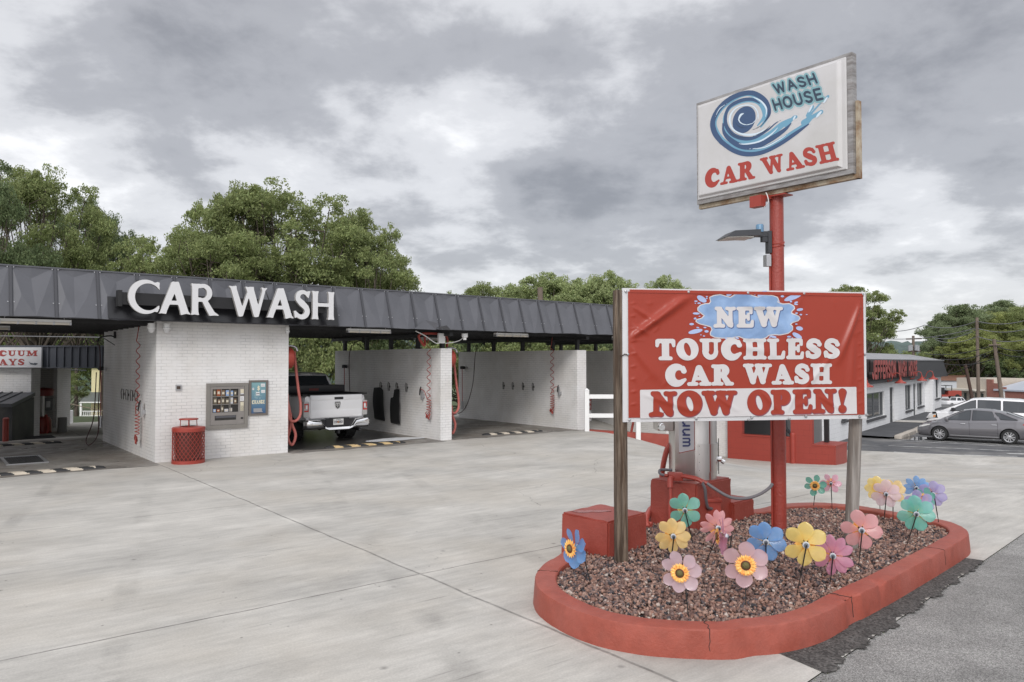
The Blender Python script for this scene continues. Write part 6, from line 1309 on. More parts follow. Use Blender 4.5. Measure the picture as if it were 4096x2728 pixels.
# ---------------------------------------------------------------- vacuum bays behind the car wash
VB = Vector((-14.73, 23.0, 0)); vb = thing('vacuum_bay_building', 'white brick vacuum bay building with a dark ribbed canopy edge behind the left bay', 'building', VB)
def vx(x0,y0,z0,x1,y1,z1,nm,m): mb = MB(); mb.box(x0,y0,z0,x1,y1,z1); return mb.build(nm, m, vb)
gz_ = -.25
vx(-9,0,gz_-.6,0,.45,2.05,'wall',wbrick); 
sh_ = M('shade_tinted_brick', (.50,.485,.46), .6, kind='brick', bump=.5, bs=20, bd=.006)  # white brick with the bay's shade put into its colour

c0 = P(200, 1700, 26.9).x-VB.x; c1 = P(225,1700,26.6).x-VB.x; c2 = P(240,1700,26.6).x-VB.x
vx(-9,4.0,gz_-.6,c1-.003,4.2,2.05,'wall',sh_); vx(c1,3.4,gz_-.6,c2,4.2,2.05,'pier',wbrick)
cx2 = P(430,1400,23).x-VB.x+3
vx(-9.2,.0,2.05,cx2,4.6,2.15,'roof',dark)
ribm = M('ribbed_grey', (.075,.082,.10), .45, var=.06)
mb = MB(); mb.box(-9.2,-.16,2.02,cx2,-.1,2.64); mb.build('canopy_fascia', ribm, vb)
mb = MB(); [mb.box(x,-.2,2.02,x+.03,-.161,2.64) for x in np.arange(-.1,cx2,.235)]; mb.box(-9.2,-.22,2.64,cx2,-.08,2.68); mb.box(-9.2,-.2,1.99,cx2,-.1,2.02); mb.build('fascia_ribs', ribm, vb)
sx1 = P(167,1400,22.7).x; sz0 = P(160,1470,22.7).z; sz1 = P(165,1389,22.7).z
vs_ = thing('vacuum_bays_sign', 'white board with red words VACUUM BAYS and a dark arrow at the left edge', 'sign', (sx1-2.75, 22.68, sz0))
mb = MB(); mb.box(0,0,0,2.75,.06,sz1-sz0); mb.build('board', M('board_white',(.68,.68,.68),.5), vs_)
s_ = lambda x,y: (P(x,y,22.68).x-(sx1-2.75), P(x,y,22.68).z-sz0)
q7 = lambda x,y: (x/2.851, 1300+y/2.851)
a = s_(*q7(430,355)); b = s_(*q7(2,290)); c_ = s_(*q7(2,355))
Wl = (a[0]-b[0])/4.1*6.2*1.02; fo = lambda x,y: (x,-.004,y)
mb = MB(); text(mb, CP, 'VACUUM', a[0]-Wl, a[0], a[1], b[1], fo, h=.06); o = mb.build('lettering', jr, vs_, fix=False)
a = s_(*q7(285,460)); b = s_(*q7(2,385)); Wl = (a[0]-b[0])*1.42
mb = MB(); text(mb, CP, 'BAYS', a[0]-Wl, a[0], a[1], b[1], fo, h=.06); mb.build('lettering', jr, vs_, fix=False)
ar = [s_(*q7(x,y)) for x,y in ((323,412),(345,430),(390,438),(390,430),(440,440),(398,462),(398,455),(350,450))]
mb = MB(); shape(mb, field([('p', ar)]), (min(p[0] for p in ar)-.02,max(p[0] for p in ar)+.02,min(p[1] for p in ar)-.02,max(p[1] for p in ar)+.02), .015, fo); mb.build('arrow', M('arrow_grey',(.05,.06,.075),.5), vs_, fix=False)
# dark shed in front of the wall
shm = M('shed_black', (.022,.023,.027), .55, var=.25, vs=1.5, c2=(.05,.048,.045), vs2=.8); x1 = P(127,1700,22.8).x
sd_ = thing('storage_shed', 'low black timber enclosure with a sloping ribbed roof left of the vacuum bay', 'shed', (x1, 22.2, gz_))
xl = P(48,1700,21.0).x-x1
mb = MB(); mb.add([(xl,-1.2,-.1),(0,.7,-.1),(0,.7,1.35),(xl,-1.2,1.17),(-4,-1.2,-.1),(-4,-1.2,1.17),(-4,.7,1.35)], [(0,1,2,3),(4,0,3,5),(3,2,6,5)]); mb.build('wall', shm, sd_)
mb = MB(); mb.add([(xl+.06,-1.3,1.17),(.03,.7,1.40),(.03,.7,1.5),(xl+.06,-1.3,1.27),(-4,-1.3,1.17),(-4,-1.3,1.27),(-4,.7,1.5)], [(0,1,2,3),(4,0,3,5),(3,2,6,5)]); [mb.add([(x,-1.3,1.275),(x+.05,-1.3,1.275),(x+.05-.6,.7,1.505),(x-.6,.7,1.505),(x,-1.3,1.30),(x+.05,-1.3,1.30),(x-.55,.7,1.53),(x-.6,.7,1.53)],[(4,5,6,7),(0,1,5,4),(1,2,6,5),(3,0,4,7)]) for x in np.arange(-4,xl-.1,.3)]; mb.build('roof', M('shed_roof',(.06,.062,.07),.5), sd_)
def bollard(px, py0, py1, rpx, mt_, lab, z):
    p = G(px, py1, z); t_ = thing('bollard', lab, 'bollard', (p.x,p.y,z)); r = rpx/F0*p.y; h = P(px,py0,p.y).z-z
    mb = MB(); mb.cyl((0,0,-.1),(0,0,h-r*.5),r,16); mb.build('pipe', mt_, t_, smooth=True); mb = MB(); mb.lathe([(r*1.04,h-r*.9),(r*1.04,h-r*.4),(r*.6,h-.0),(0,h)], 16, cap=False); mb.build('cap', mt_, t_, smooth=True); return p
bollard(22,1670,1765,11,redp,'orange red pipe bollard before the black shed',-.0)
wb_ = bollard(285,1640,1702,6,whp,'white chain post with a red side behind the left bay',-.35)
mb = MB(); p = Vector(wb_); p.z = .5
for q in (Vector((p.x-2.6,p.y+.2,.35)), Vector((p.x+3.2,p.y+.5,.2))): mb.tube([p.lerp(q,i/8)-Vector((0,0,.18*sin(pi*i/8))) for i in range(9)], .018, 5)
o = mb.build('chain', M('chain',(.35,.28,.2),.6)); tag(o, 'thin chain slung from the white post behind the left bay', 'chain')
# red vacuum machine
p = G(168,1735,gz_+.02); vc_ = thing('vacuum_station', 'red coin vacuum with a domed red hood and two steel posts in the shaded bay', 'vacuum', (P(168,1700,24.6).x, 24.6, gz_))
s = 24.6/F0
mb = MB(); mb.lathe([(.27,0),(.28,.1),(.27,.5),(.22,.62),(.0,.66)], 24, cap=False); mb.build('canister', redp, vc_, smooth=True, angle=35)
mb = MB(); mb.cyl((.02,0,.5),(.02,0,1.35),.04,10); mb.cyl((-.12,0,.5),(-.12,0,1.35),.04,10); mb.build('posts', stainless, vc_, smooth=True)
mb = MB(); mb.lathe([(.31,1.32),(.32,1.5),(.27,1.56),(0,1.6)], 24, cap=False); mb.build('hood', M('dark_red',(.20,.03,.025),.5), vc_, smooth=True, angle=35)
mb = MB(); mb.box(.14,-.1,.85,.40,.02,1.25); mb.build('coin_box', M('box_grey',(.2,.2,.2),.5), vc_); mb = MB(); mb.box(.2,-.11,.95,.32,-.101,1.15); mb.build('coin_label', whp, vc_)
mb = MB(); mb.tube(crv([(.0,-.28,.45),(.12,-.35,.2),(.4,-.35,.06),(.9,-.4,.05),(1.1,-.35,.05)],7), .035, 8); mb.tube(crv([(.2,-.2,.6),(.28,-.24,.7),(.35,-.25,.5),(.34,-.25,.1)],7), .035, 8); mb.build('hose', redhose, vc_, smooth=True)
mb = MB(); mb.cyl((.55,.15,0),(.55,.15,.6),.14,14); o = mb.build('bin', M('bin_grey',(.22,.22,.21),.6)); o.location = (P(168,1700,24.6).x+.02,24.6,gz_); tag(o, 'small grey bin beside the red coin vacuum', 'bin')
# yellow house beyond
yh = thing('yellow_house', 'pale yellow wooden house with a white railed porch seen through the left bay', 'house', (P(335,1700,88).x, 88, -4.1)); ym = M('yellow_siding', (.62,.56,.33), .7, kind='block', bump=.3, bs=9)
def yx(x0,y0,z0,x1,y1,z1,nm,m): mb = MB(); mb.box(x0,y0,z0,x1,y1,z1); return mb.build(nm, m, yh)
yx(-.3,2,-1.8,12,11,5.7,'wall',ym); yx(-.9,.9,3.05,9,1.95,3.0,'x',ym) if False else None
yx(-1.0,1.4,2.95,9.5,10,3.1,'eave',whp) if False else None
mb = MB(); mb.add([(-.7,-.1,1.55),(9,-.1,1.55),(9,1.99,2.6),(-.7,1.99,2.6)],[(0,1,2,3)]); mb.box(-.7,-.14,1.42,9,-.02,1.58); yp_ = mb.build('porch_roof', M('porch_roof',(.10,.11,.10),.8), yh)
yx(-.72,-.2,1.44,9,-.141,1.56,'porch_trim',whp)
for x in (-.45,2.6): yx(x,-.1,-1,x+.22,.1,1.42,'porch_column',whp)
mb = MB(); mb.box(-.2,-.02,.42,5,.04,.50); mb.box(-.2,-.02,-.12,5,.04,-.05); [mb.box(x,-.01,-.05,x+.07,.03,.42) for x in np.arange(-.05,4,.24)]; mb.build('railing', whp, yh)
yx(1.2,1.9,3.0,2.4,1.999,4.6,'window',gdark); yx(1.05,1.92,2.9,1.199,1.998,4.7,'window_frame',whp); yx(-.9,1.3,5.7,12.5,11.6,5.95,'eave',whp); yx(-.5,.0,-.9,9,2,-.25,'porch_floor',M('deck',(.25,.22,.18),.8))
# ---------------------------------------------------------------- buildings beyond the lot
def facade_box(name, lab, p0, p1, Y0, Y1, ztop, zbot, depth, m):
    a = P(p0,1500,Y0); b = P(p1,1500,Y1); d = Vector((b.x-a.x,b.y-a.y,0)); ang = atan2(d.y,d.x); t_ = thing(name, lab, 'building', (a.x,a.y,0), ang)
    mb = MB(); mb.box(0,0,zbot,d.length,depth,ztop); mb.build('wall', m, t_); return t_, d.length
beige = M('beige_brick', (.50,.44,.37), .7, kind='brick', bump=.3, bs=20); brickr = M('red_brick', (.26,.11,.085), .8, kind='block', bump=.3, bs=20, var=.15, vs=3)
t_, l_ = facade_box('shop_building', 'flat beige brick shop building with a thin canopy beyond the parked cars', 3826, 3945, 158, 150, P(3900,1512,154).z, -8, 9, beige)
zc_ = P(3900,1562,154).z
mb = MB(); mb.box(-.2,-2.4,zc_,l_-.3,-.01,zc_+.35); mb.build('canopy', M('canopy_cream',(.55,.52,.45),.6), t_)
for i in range(5): mb = MB(); mb.box(.6+i*l_/5.3,-.06,-8,l_/5.3*.8+i*l_/5.3,-.01,zc_-.5); mb.build('window', gdark, t_)
t2, l2 = facade_box('brick_warehouse', 'red brick warehouse with a broad pale metal roof at the right edge', 3945.5, 4220, 149.8, 136, P(3990,1557,147).z, -8, 30, brickr)
zt_ = P(3990,1557,147).z; mb = MB(); mb.add([(1.8,-.3,zt_),(l2+.5,-.3,zt_),(l2+.5,14,zt_+2.6),(.3,14,zt_+2.6),(1.8,-.3,zt_-.3),(l2+.5,-.3,zt_-.3)],[(0,1,2,3),(4,5,1,0)]); mb.build('roof', M('metal_roof_pale',(.46,.49,.55),.4,metal=.2), t2)
mb = MB(); [mb.box(x0,-.02,zt_-.01,x0+w_,.3,zt_+h_) for x0,w_,h_ in ((0,1.4,1.9),(1.41,1.9,1.15),(3.32,.9,.45))]; mb.build('stepped_gable', brickr, t2)
mb = MB(); mb.box(3.6,-.15,-8,4.1,-.01,zt_-.1); mb.build('downpipe', whp, t2); mb = MB(); mb.box(17,-.03,zt_-3,20,-.005,zt_-1.4); mb.box(16.8,-.2,zt_-3.3,20.2,-.01,zt_-3.01,1); mb.build('window', [gdark, whp], t2)
t3, l3 = facade_box('white_shed', 'white metal shed behind the red truck beyond the far corner of the laundry', 3730, 3828, 176, 172, P(3800,1522,174).z, -8, 12, M('white_shed_wall',(.6,.62,.64),.6))
mb = MB(); mb.add([(-.3,-.6,P(3800,1522,174).z),(l3+.3,-.4,P(3800,1522,174).z),(l3+.3,6,P(3800,1522,174).z+1.2),(-.3,6,P(3800,1522,174).z+1.2)],[(0,1,2,3)]); mb.build('roof', M('rust_roof',(.25,.13,.09),.7), t3)
# ---------------------------------------------------------------- utility poles and wires
pw_ = M('pole_wood', (.16,.125,.10), .9, var=.2, vs=2); pwd = M('pole_wood_dark', (.075,.045,.035), .9)
def upole(px0, py0, px1, py1, Y, lab, r=.17, m=pw_, arms=()):
    t = P(px0,py0,Y); b = P(px1,py1,Y); d = (b-t); 
    while b.z > -3: b = b+d*.1
    t_ = thing('utility_pole', lab, 'utility pole', b, 0, 'timber utility poles'); mb = MB(); v = t-b; mb.tube([(0,0,-1),v*.5,v], [r*1.15,r,r*.85], 10); mb.build('pole', m, t_, smooth=True)
    for (x0,y0,x1,y1,rr_) in arms:
        a = P(x0,y0,Y)-b; c = P(x1,y1,Y)-b; mb = MB(); mb.tube([a,c], rr_, 6); mb.build('crossarm', m, t_)
    return t_
upole(3908,1270,3914,1600,60,'tall utility pole rising behind the parked cars, left of the leaning one', .13)
upole(3976,1357,4008,1600,50,'grey utility pole leaning left with a short arm, behind the white minivan', .13, arms=((3955,1380,4002,1379,.05),))
upole(3861,1457,3890,1600,58,'short dark brown pole leaning left before the beige shop', .13, m=pwd)
tp = upole(3653,1343,3655,1600,82,'utility pole with a wide crossarm and transformers above the laundry roof', .16, arms=((3625,1356,3686,1354,.09),(3634,1404,3680,1404,.12)))
for x, y in ((3645,1398),(3664,1398),(3672,1400),(3638,1400)):
    a = P(x,y,81.5)-tp.location; mb = MB(); mb.cyl(a-Vector((0,0,.1)), a+Vector((0,0,.5)), .16, 10); mb.build('transformer', M('transformer_grey',(.28,.29,.3),.5), tp, smooth=True)
upole(2160,1150,2168,1420,44,'utility pole poking above the car wash roof among the light green trees', .19)
tp = upole(1355,1350,1357,1800,46,'utility pole with two white transformer cans seen between truck cab and bay wall', .12)
for x in (1335,1362): a = P(x,1412,45.7)-tp.location; mb = MB(); mb.lathe([(.16,0),(.17,.05),(.17,.6),(.05,.68),(.03,.8)], 14, T=Matrix.Translation(a)); mb.build('transformer', M('transformer_white',(.6,.6,.6),.5), tp, smooth=True)
wm_ = M('wire_grey', (.20,.20,.21), .5, metal=.3); wmd = M('wire_black', (.02,.02,.02), .6)
def wire(a, b, sag, r, m, lab):
    n = 14; mb = MB(); a = P(*a); b = P(*b); mb.tube([a.lerp(b,i/n)-Vector((0,0,sag*4*(i/n)*(1-i/n))) for i in range(n+1)], r, 4); o = mb.build('wire', m); tag(o, lab, 'wire', 'overhead wires')
for i,(a,b) in enumerate((((3480,1312,66),(3700,1300,60)),((3500,1352,70),(3908,1312,60)),((3700,1300,70),(3908,1284,60)),((3908,1284,60),(4160,1262,52)),((3730,1350,75),(3908,1316,60)),((3908,1313,60),(4160,1300,52)),((3740,1358,75),(3908,1346,60)),((3908,1345,60),(4160,1345,52)))):
    wire(a,b,.4,.028,wm_,'pale overhead wire right of the banner, '+['topmost over the sky','crossing the sky toward the tall pole','meeting the tall pole top from the left','leaving the tall pole top rightwards','second at the tall pole from the left','second at the tall pole to the right','third at the tall pole from the left','third at the tall pole to the right'][i])
for i,(a,b) in enumerate((((3700,1415,60),(3976,1380,50)),((3976,1380,50),(4160,1389,46)),((3760,1436,60),(3985,1397,50)),((3765,1452,60),(3985,1432,50)),((3985,1405,50),(4160,1412,46)),((3760,1500,60),(3950,1420,52)))):
    wire(a,b,.3,.03,wmd,'dark overhead cable before the right hand trees, '+['highest, to the leaning pole','from the leaning pole to the picture edge','second below the highest','lowest to the leaning pole','lower one at the picture edge','slack one rising from the mansard corner'][i])
for i,(y0,y1) in enumerate(((1378,1352),(1398,1362),(1412,1366),(1437,1418),(1442,1440),(1486,1478))):
    wire((1120,y0,40),(1480 if i < 3 else 1350,y1,44),.0,.022,wm_,'pale wire seen through the pickup bay, '+['topmost','second','third','fourth','fifth','lowest'][i])
wire((-60,1343,34),(440,1350,36),.0,.022,wm_,'pale wire crossing the trees behind the left bay'); wire((200,1476,40),(345,1482,42),.0,.03,wm_,'short pale wire beside the yellow house')
# ---------------------------------------------------------------- wooded hills
hm = M('hill_trees', (.045,.075,.045), .95, var=.45, vs=.05, bump=.8, bs=.15, bd=1.5)
def hills(nm, Y, x0, x1, zf_, m, seed, lab):
    r = np.random.default_rng(seed); nx, ny = 220, 26; vs = []; 
    for j in range(ny+1):
        for i in range(nx+1):
            x = x0+(x1-x0)*i/nx; t = j/ny; y = Y+t*90; z = -8+(zf_(x)+8)*sin(min(1,t*1.6)*pi/2); z += r.uniform(-1,1)*.9*(t > .05); vs.append((x+r.uniform(-1,1)*.6, y, z))
    mb = MB(); mb.v = vs; mb.f = [(j*(nx+1)+i, j*(nx+1)+i+1, (j+1)*(nx+1)+i+1, (j+1)*(nx+1)+i) for j in range(ny) for i in range(nx)]; mb.m = [0]*len(mb.f); o = mb.build(nm, m, fix=False, smooth='all'); tag(o, lab, kind='structure')
hills('hill', 300, -250, 420, lambda x: 2.2+9.5+2.5*sin(x*.013+1), M('hill_far_hazed', (.075,.105,.095), .95, var=.35, vs=.07, bump=.8, bs=.12, bd=2), 1, 'far wooded hill on the skyline')  # distance haze is mixed into the far hill's colour
hills('hill', 190, -200, 320, lambda x: 3.4+1.6*sin(x*.02+.4)+1.0*sin(x*.07), hm, 2, 'nearer wooded rise beyond the laundry')
# ---------------------------------------------------------------- vehicles: x forward, y left, z up, origin on the ground mid wheelbase
tyre = M('tyre', (.018,.018,.018), .85, bump=.4, bs=60); rimm = M('alloy', (.55,.55,.56), .3, metal=.8); rimd = M('rim_dark', (.04,.04,.042), .5); cglass = M('car_glass', (.03,.035,.04), .04, spec=.8); headl = M('headlamp', (.7,.7,.68), .15); redl = M('tail_red', (.5,.03,.02), .2); ambl = M('amber', (.75,.28,.06), .3); trim = M('car_trim', (.016,.016,.018), .55); chrome = M('chrome', (.8,.8,.8), .12, metal=1.)
def loft(mb, st, sec, mi=0):
    """st: stations, sec(station) -> list of (y,z) for the left half from bottom centre to top centre"""
    rows = []
    for s_ in st:
        h = sec(s_); rows.append([(s_[0], y, z) for y, z in h]+[(s_[0], -y, z) for y, z in h[::-1][1:-1]])
    n = len(rows[0]); vs = [p for r in rows for p in r]
    fs = [(i*n+j, i*n+(j+1)%n, (i+1)*n+(j+1)%n, (i+1)*n+j) for i in range(len(rows)-1) for j in range(n)]+[tuple(range(n))[::-1], tuple((len(rows)-1)*n+j for j in range(n))]
    mb.add(vs, fs, mi)
def interp(tab, x):
    for (a, b) in zip(tab[:-1], tab[1:]):
        if a[0] <= x <= b[0]: t = (x-a[0])/(b[0]-a[0]+1e-9); return [p+(q-p)*t for p, q in zip(a, b)]
    return list(tab[0] if x < tab[0][0] else tab[-1])
def wheel(par, x, y, r, wd, style, side):
    T = TM((x, y, r), 0, 0, 0) @ Matrix.Rotation(-side*pi/2, 4, 'X')            # +z points outward
    w_ = bpy.data.objects.new('wheel', None); COL.objects.link(w_); w_.parent = par; w_.matrix_local = T
    mb = MB(); rr_ = r*.68
    mb.lathe([(rr_,wd/2-.01),(rr_+.01,wd/2),(r-.03,wd/2),(r,wd/2-.03),(r,-wd/2+.03),(r-.03,-wd/2),(rr_,-wd/2)], 36, cap=False); mb.build('tyre', tyre, w_, smooth=True, angle=35)
    if style == 'mud':
        mb = MB()
        for i in range(24): mb.box(-.045,-.0,-wd/2-.01,.045,.035,wd/2+.01, T=Matrix.Rotation(2*pi*i/24,4,'Z') @ Matrix.Translation((0,r-.02,0)))
        mb.build('tread', tyre, w_)
    mb = MB(); mb.lathe([(rr_,wd/2-.015),(rr_-.02,wd/2-.03),(rr_-.03,-wd/2+.04)], 32, cap=False); mb.lathe([(rr_-.02,wd/2-.10),(0,wd/2-.10)], 32, 1, cap=False); mb.lathe([(.07,wd/2-.1),(.07,wd/2-.03),(0,wd/2-.02)], 16, cap=False)
    for i in range(5):
        for dx in (-.045,.045):
            a = 2*pi*i/5; q = [(dx*1.2-.022,rr_-.02),(dx*1.2+.022,rr_-.02),(dx*.4+.02,.06),(dx*.4-.02,.06)]; c_, s_ = cos(a), sin(a)
            vs = [(x_*c_-y_*s_, x_*s_+y_*c_, z) for z in (wd/2-.028, wd/2-.07) for x_, y_ in q]; mb.add(vs, [(0,1,2,3),(7,6,5,4),(0,1,5,4),(1,2,6,5),(2,3,7,6),(3,0,4,7)])
    mb.build('rim', [rimm, rimd], w_, smooth=True, angle=30)
def car(name, lab, cat, loc, rz, body, cabin, wheels, wr, ww, paint, side_win, W, style='alloy', parts=True, arch=1.13, group=None):
    """body: (x, zbottom, zbelt, halfwidth, hood crown); cabin: (x, zroof, halfwidth roof); side_win: list of polygons in x,z"""
    t_ = thing(name, lab, cat, loc, rz, group)
    mb = MB(); xs = sorted(set([b[0] for b in body]+[body[0][0]+(body[-1][0]-body[0][0])*i/36 for i in range(37)]))
    def sec(s_):
        x, zb, zt, hw, cr_ = s_; h = zt-zb
        return [(0,zb),(hw*.80,zb),(hw*.93,zb+h*.08),(hw*.985,zb+h*.25),(hw,zb+h*.5),(hw*.99,zb+h*.68),(hw*.975,zb+h*.76),(hw*.96,zt-h*.07),(hw*.90,zt-.0),(hw*.6,zt+cr_*.7),(0,zt+cr_)]
    loft(mb, [interp(body, x) for x in xs], sec)
    bo_ = mb.build('body', [paint, trim], None, fix=True)
    cut = MB()
    for x in wheels:
        for s_ in (1,-1): cut.cyl((x,s_*(W/2-.42),wr),(x,s_*(W/2+.2),wr), wr*arch, 32, 1)
    co_ = cut.build('cut', [paint, trim], None)
    md = bo_.modifiers.new('b', 'BOOLEAN'); md.object = co_; md.operation = 'DIFFERENCE'; md.solver = 'EXACT'
    dg_ = bpy.context.evaluated_depsgraph_get(); me = bpy.data.meshes.new_from_object(bo_.evaluated_get(dg_)); bo_.modifiers.clear(); bo_.data = me; bpy.data.objects.remove(co_)
    me.polygons.foreach_set('use_smooth', [True]*len(me.polygons)); me.set_sharp_from_angle(angle=radians(28)); bo_.parent = t_
    # cabin
    x0, x1 = cabin[0][0], cabin[-1][0]; xs = sorted(set([c[0] for c in cabin]+[x0+(x1-x0)*i/24 for i in range(25)]))
    def csec(s_):
        x, zr, hr = s_[:3]; b = interp(body, x); zb = b[2]-.04; hb = b[3]*.93; k = max(.02, zr-zb)
        f = min(1, k/.45); hr2 = hb+(hr-hb)*f
        return [(0,zb),(hb,zb),(hb+(hr2-hb)*.9,zb+k*.86),(hr2*.96,zb+k*.95),(hr2*.7,zr-.004),(0,zr+.012*f)]
    mb = MB(); loft(mb, [interp(cabin, x) for x in xs], csec); mb.build('cabin', paint, t_, smooth=True, angle=30)
    def sidept(x, z, s_, off=.006):
        c = interp(cabin, x); b = interp(body, x); zb = b[2]-.04; hb = b[3]*.93; k = max(.02, c[1]-zb); f = min(1, k/.45); hr2 = hb+(c[2]-hb)*f
        t = (z-zb)/(k*.86); y = hb+(hr2-hb)*.9*t; return (x, s_*(y+off), z)
    for poly in side_win:
        for s_ in (1,-1):
            mb = MB(); F_ = field([('p', poly)]); bb = (min(p[0] for p in poly)-.02, max(p[0] for p in poly)+.02, min(p[1] for p in poly)-.02, max(p[1] for p in poly)+.02)
            shape(mb, lambda X,Y: F_(X,Y), bb, .04, lambda x,z: sidept(x,z,s_,.010)); mb.build('window', cglass, t_, fix=False)
            mb = MB(); shape(mb, lambda X,Y: F_(X,Y)-.022, (bb[0]-.03,bb[1]+.03,bb[2]-.03,bb[3]+.03), .04, lambda x,z: sidept(x,z,s_,.004)); mb.build('window_trim', trim, t_, fix=False)
    # windscreen and rear glass follow the cabin slope
    def topglass(i0, i1, nm):
        a, b = cabin[i0], cabin[i1]; mb = MB(); vs = []
        for k in range(9):
            t = .06+.88*k/8; c = interp(cabin, a[0]+(b[0]-a[0])*t) if a[0] < b[0] else None; c = [a[j]+(b[j]-a[j])*t for j in range(3)]; h = csec(c)
            sx = 1 if nm == 'windscreen' else -1; ww_ = h[3][0]*.93
            for j in range(7): y = ww_*(j/3-1); cr_ = (1-(abs(y)/max(ww_,.01))**2)*.012; vs.append((c[0]+sx*.012, y, c[1]+.004+cr_))
        mb.add(vs, [(k*7+j, k*7+j+1, (k+1)*7+j+1, (k+1)*7+j) for k in range(8) for j in range(6)]); mb.build(nm, cglass, t_, fix=False, smooth='all')
    topglass(len(cabin)-1, len(cabin)-2, 'windscreen'); topglass(0, 1, 'rear_window')
    for x in wheels:
        for s_ in (1,-1): wheel(t_, x, s_*(W/2-ww/2-.015), wr, ww, style, s_)
    t_['_sp'] = 0; del t_['_sp']
    return t_, sidept
def smbox(nm, par, m, *a, bev=.01): mb = MB(); mb.box(*a, bev=bev); return mb.build(nm, m, par, smooth=True)
def sidepoly(nm, par, m, poly, yf, sides=(1,-1), off=.004, h=.03):
    for s_ in sides:
        mb = MB(); F_ = field([('p', poly)]); xs = [p[0] for p in poly]; zs = [p[1] for p in poly]; shape(mb, F_, (min(xs)-.02,max(xs)+.02,min(zs)-.02,max(zs)+.02), h, lambda x,z: (x, s_*(yf(x,z)+off), z)); mb.build(nm, m, par, fix=False)
# grey saloon
fw = G(3757,1762,-1.4); rw_ = G(4041,1778,-1.4); d = fw-rw_; cdir = atan2(d.y,d.x); mid = (fw+rw_)/2
inn_ = Vector((-sin(cdir), cos(cdir), 0)); mid = mid - inn_*.78                   # near side wheels face the camera
WBS = 2.65
mid = (fw+rw_)/2; nside = 1 if (inn_.x*(-mid.x)+inn_.y*(-mid.y)) > 0 else -1; mid = mid-inn_*nside*.78
paintg = M('paint_grey', (.165,.16,.17), .28, metal=.45, coat=.8)
sb = [(-2.27,.42,.86,.66,.01),(-2.22,.30,.98,.78,.02),(-2.0,.24,1.03,.86,.02),(-1.6,.2,1.04,.90,.02),(-1.0,.18,.98,.91,.01),(0,.17,.93,.91,.01),(.9,.17,.89,.91,.01),(1.35,.18,.88,.90,.03),(1.75,.19,.80,.87,.05),(2.05,.2,.70,.80,.05),(2.2,.22,.60,.70,.03),(2.26,.28,.52,.58,.02)]
sc_ = [(-2.0,1.05,.70),(-1.15,1.36,.56),(-.7,1.45,.57),(-.1,1.47,.58),(.35,1.42,.58),(1.42,.92,.72)]
sw = [[(-1.62,1.06),(-1.45,1.12),(-.98,1.31),(-.80,1.33),(-.92,1.18),(-1.02,1.06)], [(-.86,1.03),(-.74,1.22),(-.68,1.36),(.02,1.395),(.05,.99)], [(.14,.985),(.12,1.395),(.28,1.37),(.62,1.22),(1.0,1.0),(1.02,.965)]]
car1, sp1 = car('parked_car', 'dark grey metallic saloon parked side on with its nose toward the white building', 'car', (mid.x, mid.y, -1.4), cdir, sb, sc_, (1.32,-1.33), .325, .21, paintg, sw, 1.82)
yb = lambda x, z: interp(sb, x)[3]*(.99 if .35 < z < .9 else .97)
sidepoly('headlight', car1, headl, [(2.17,.58),(2.10,.66),(1.85,.73),(1.6,.76),(1.75,.69),(2.0,.61)], lambda x,z: interp(sb,x)[3]*.985)
sidepoly('taillight', car1, redl, [(-1.78,.86),(-1.9,.93),(-2.2,.93),(-2.24,.86),(-2.05,.82)], lambda x,z: interp(sb,x)[3]*.985)
sidepoly('sill_strip', car1, M('sill_light',(.35,.35,.36),.3,metal=.5), [(-.95,.275),(.9,.27),(.9,.30),(-.95,.305)], lambda x,z: interp(sb,x)[3]*.965+.0, h=.02)
for x in (.14,-.92): sidepoly('door_seam', car1, trim, [(x,.3),(x+.012,.3),(x+.03,.95),(x+.018,.95)], lambda x,z: interp(sb,x)[3]*.995, h=.012)
sidepoly('fog_lamp', car1, trim, [(2.2,.34),(2.05,.30),(1.98,.38),(2.1,.44),(2.2,.42)], lambda x,z: interp(sb,x)[3]*.97)
for s_ in (1,-1):
    for x in (.40,-.78): smbox('door_handle', car1, chrome if s_ else trim, x-.1, s_*.905-.02, .80, x+.1, s_*.905+.02, .83)
    smbox('mirror', car1, paintg, .95, min(s_*.90,s_*1.06), .93, 1.1, max(s_*.90,s_*1.06), 1.07, bev=.03)
# white people carrier behind it
pm_ = fw+ (Vector((mid.x,mid.y,0))-Vector((mid.x,mid.y,0))); 
wv = G(3783,1722,-1.4); wv = P(3783, 1500, 38.3); vmid = Vector((wv.x,38.3,-1.4))+Vector((-cos(cdir),-sin(cdir),0))*1.5-inn_*nside*.85
paintw = M('paint_white', (.78,.78,.79), .3, coat=.8)
vb_ = [(-2.5,.4,.95,.80,.01),(-2.4,.3,1.02,.9,.01),(-1.5,.25,1.05,.97,.0),(0,.22,1.03,.98,0),(1.0,.22,1.02,.97,.0),(1.5,.23,1.05,.95,.03),(2.0,.25,1.02,.90,.03),(2.3,.28,.90,.82,.03),(2.42,.35,.72,.72,.02)]
vc2 = [(-2.45,1.1,.82),(-2.2,1.62,.72),(-1.6,1.74,.74),(-.2,1.78,.75),(.4,1.72,.75),(1.75,1.08,.85)]
vw = [[(-2.2,1.12),(-2.05,1.5),(-1.8,1.60),(-.95,1.63),(-.95,1.12)], [(-.82,1.12),(-.82,1.64),(.12,1.65),(.12,1.10)], [(.22,1.10),(.22,1.64),(.4,1.60),(1.0,1.3),(1.32,1.10)]]
car2, sp2 = car('parked_car', 'white minivan with a dark grille corner parked beyond the grey saloon', 'minivan', vmid, cdir, vb_, vc2, (1.5,-1.5), .35, .22, paintw, vw, 1.96)
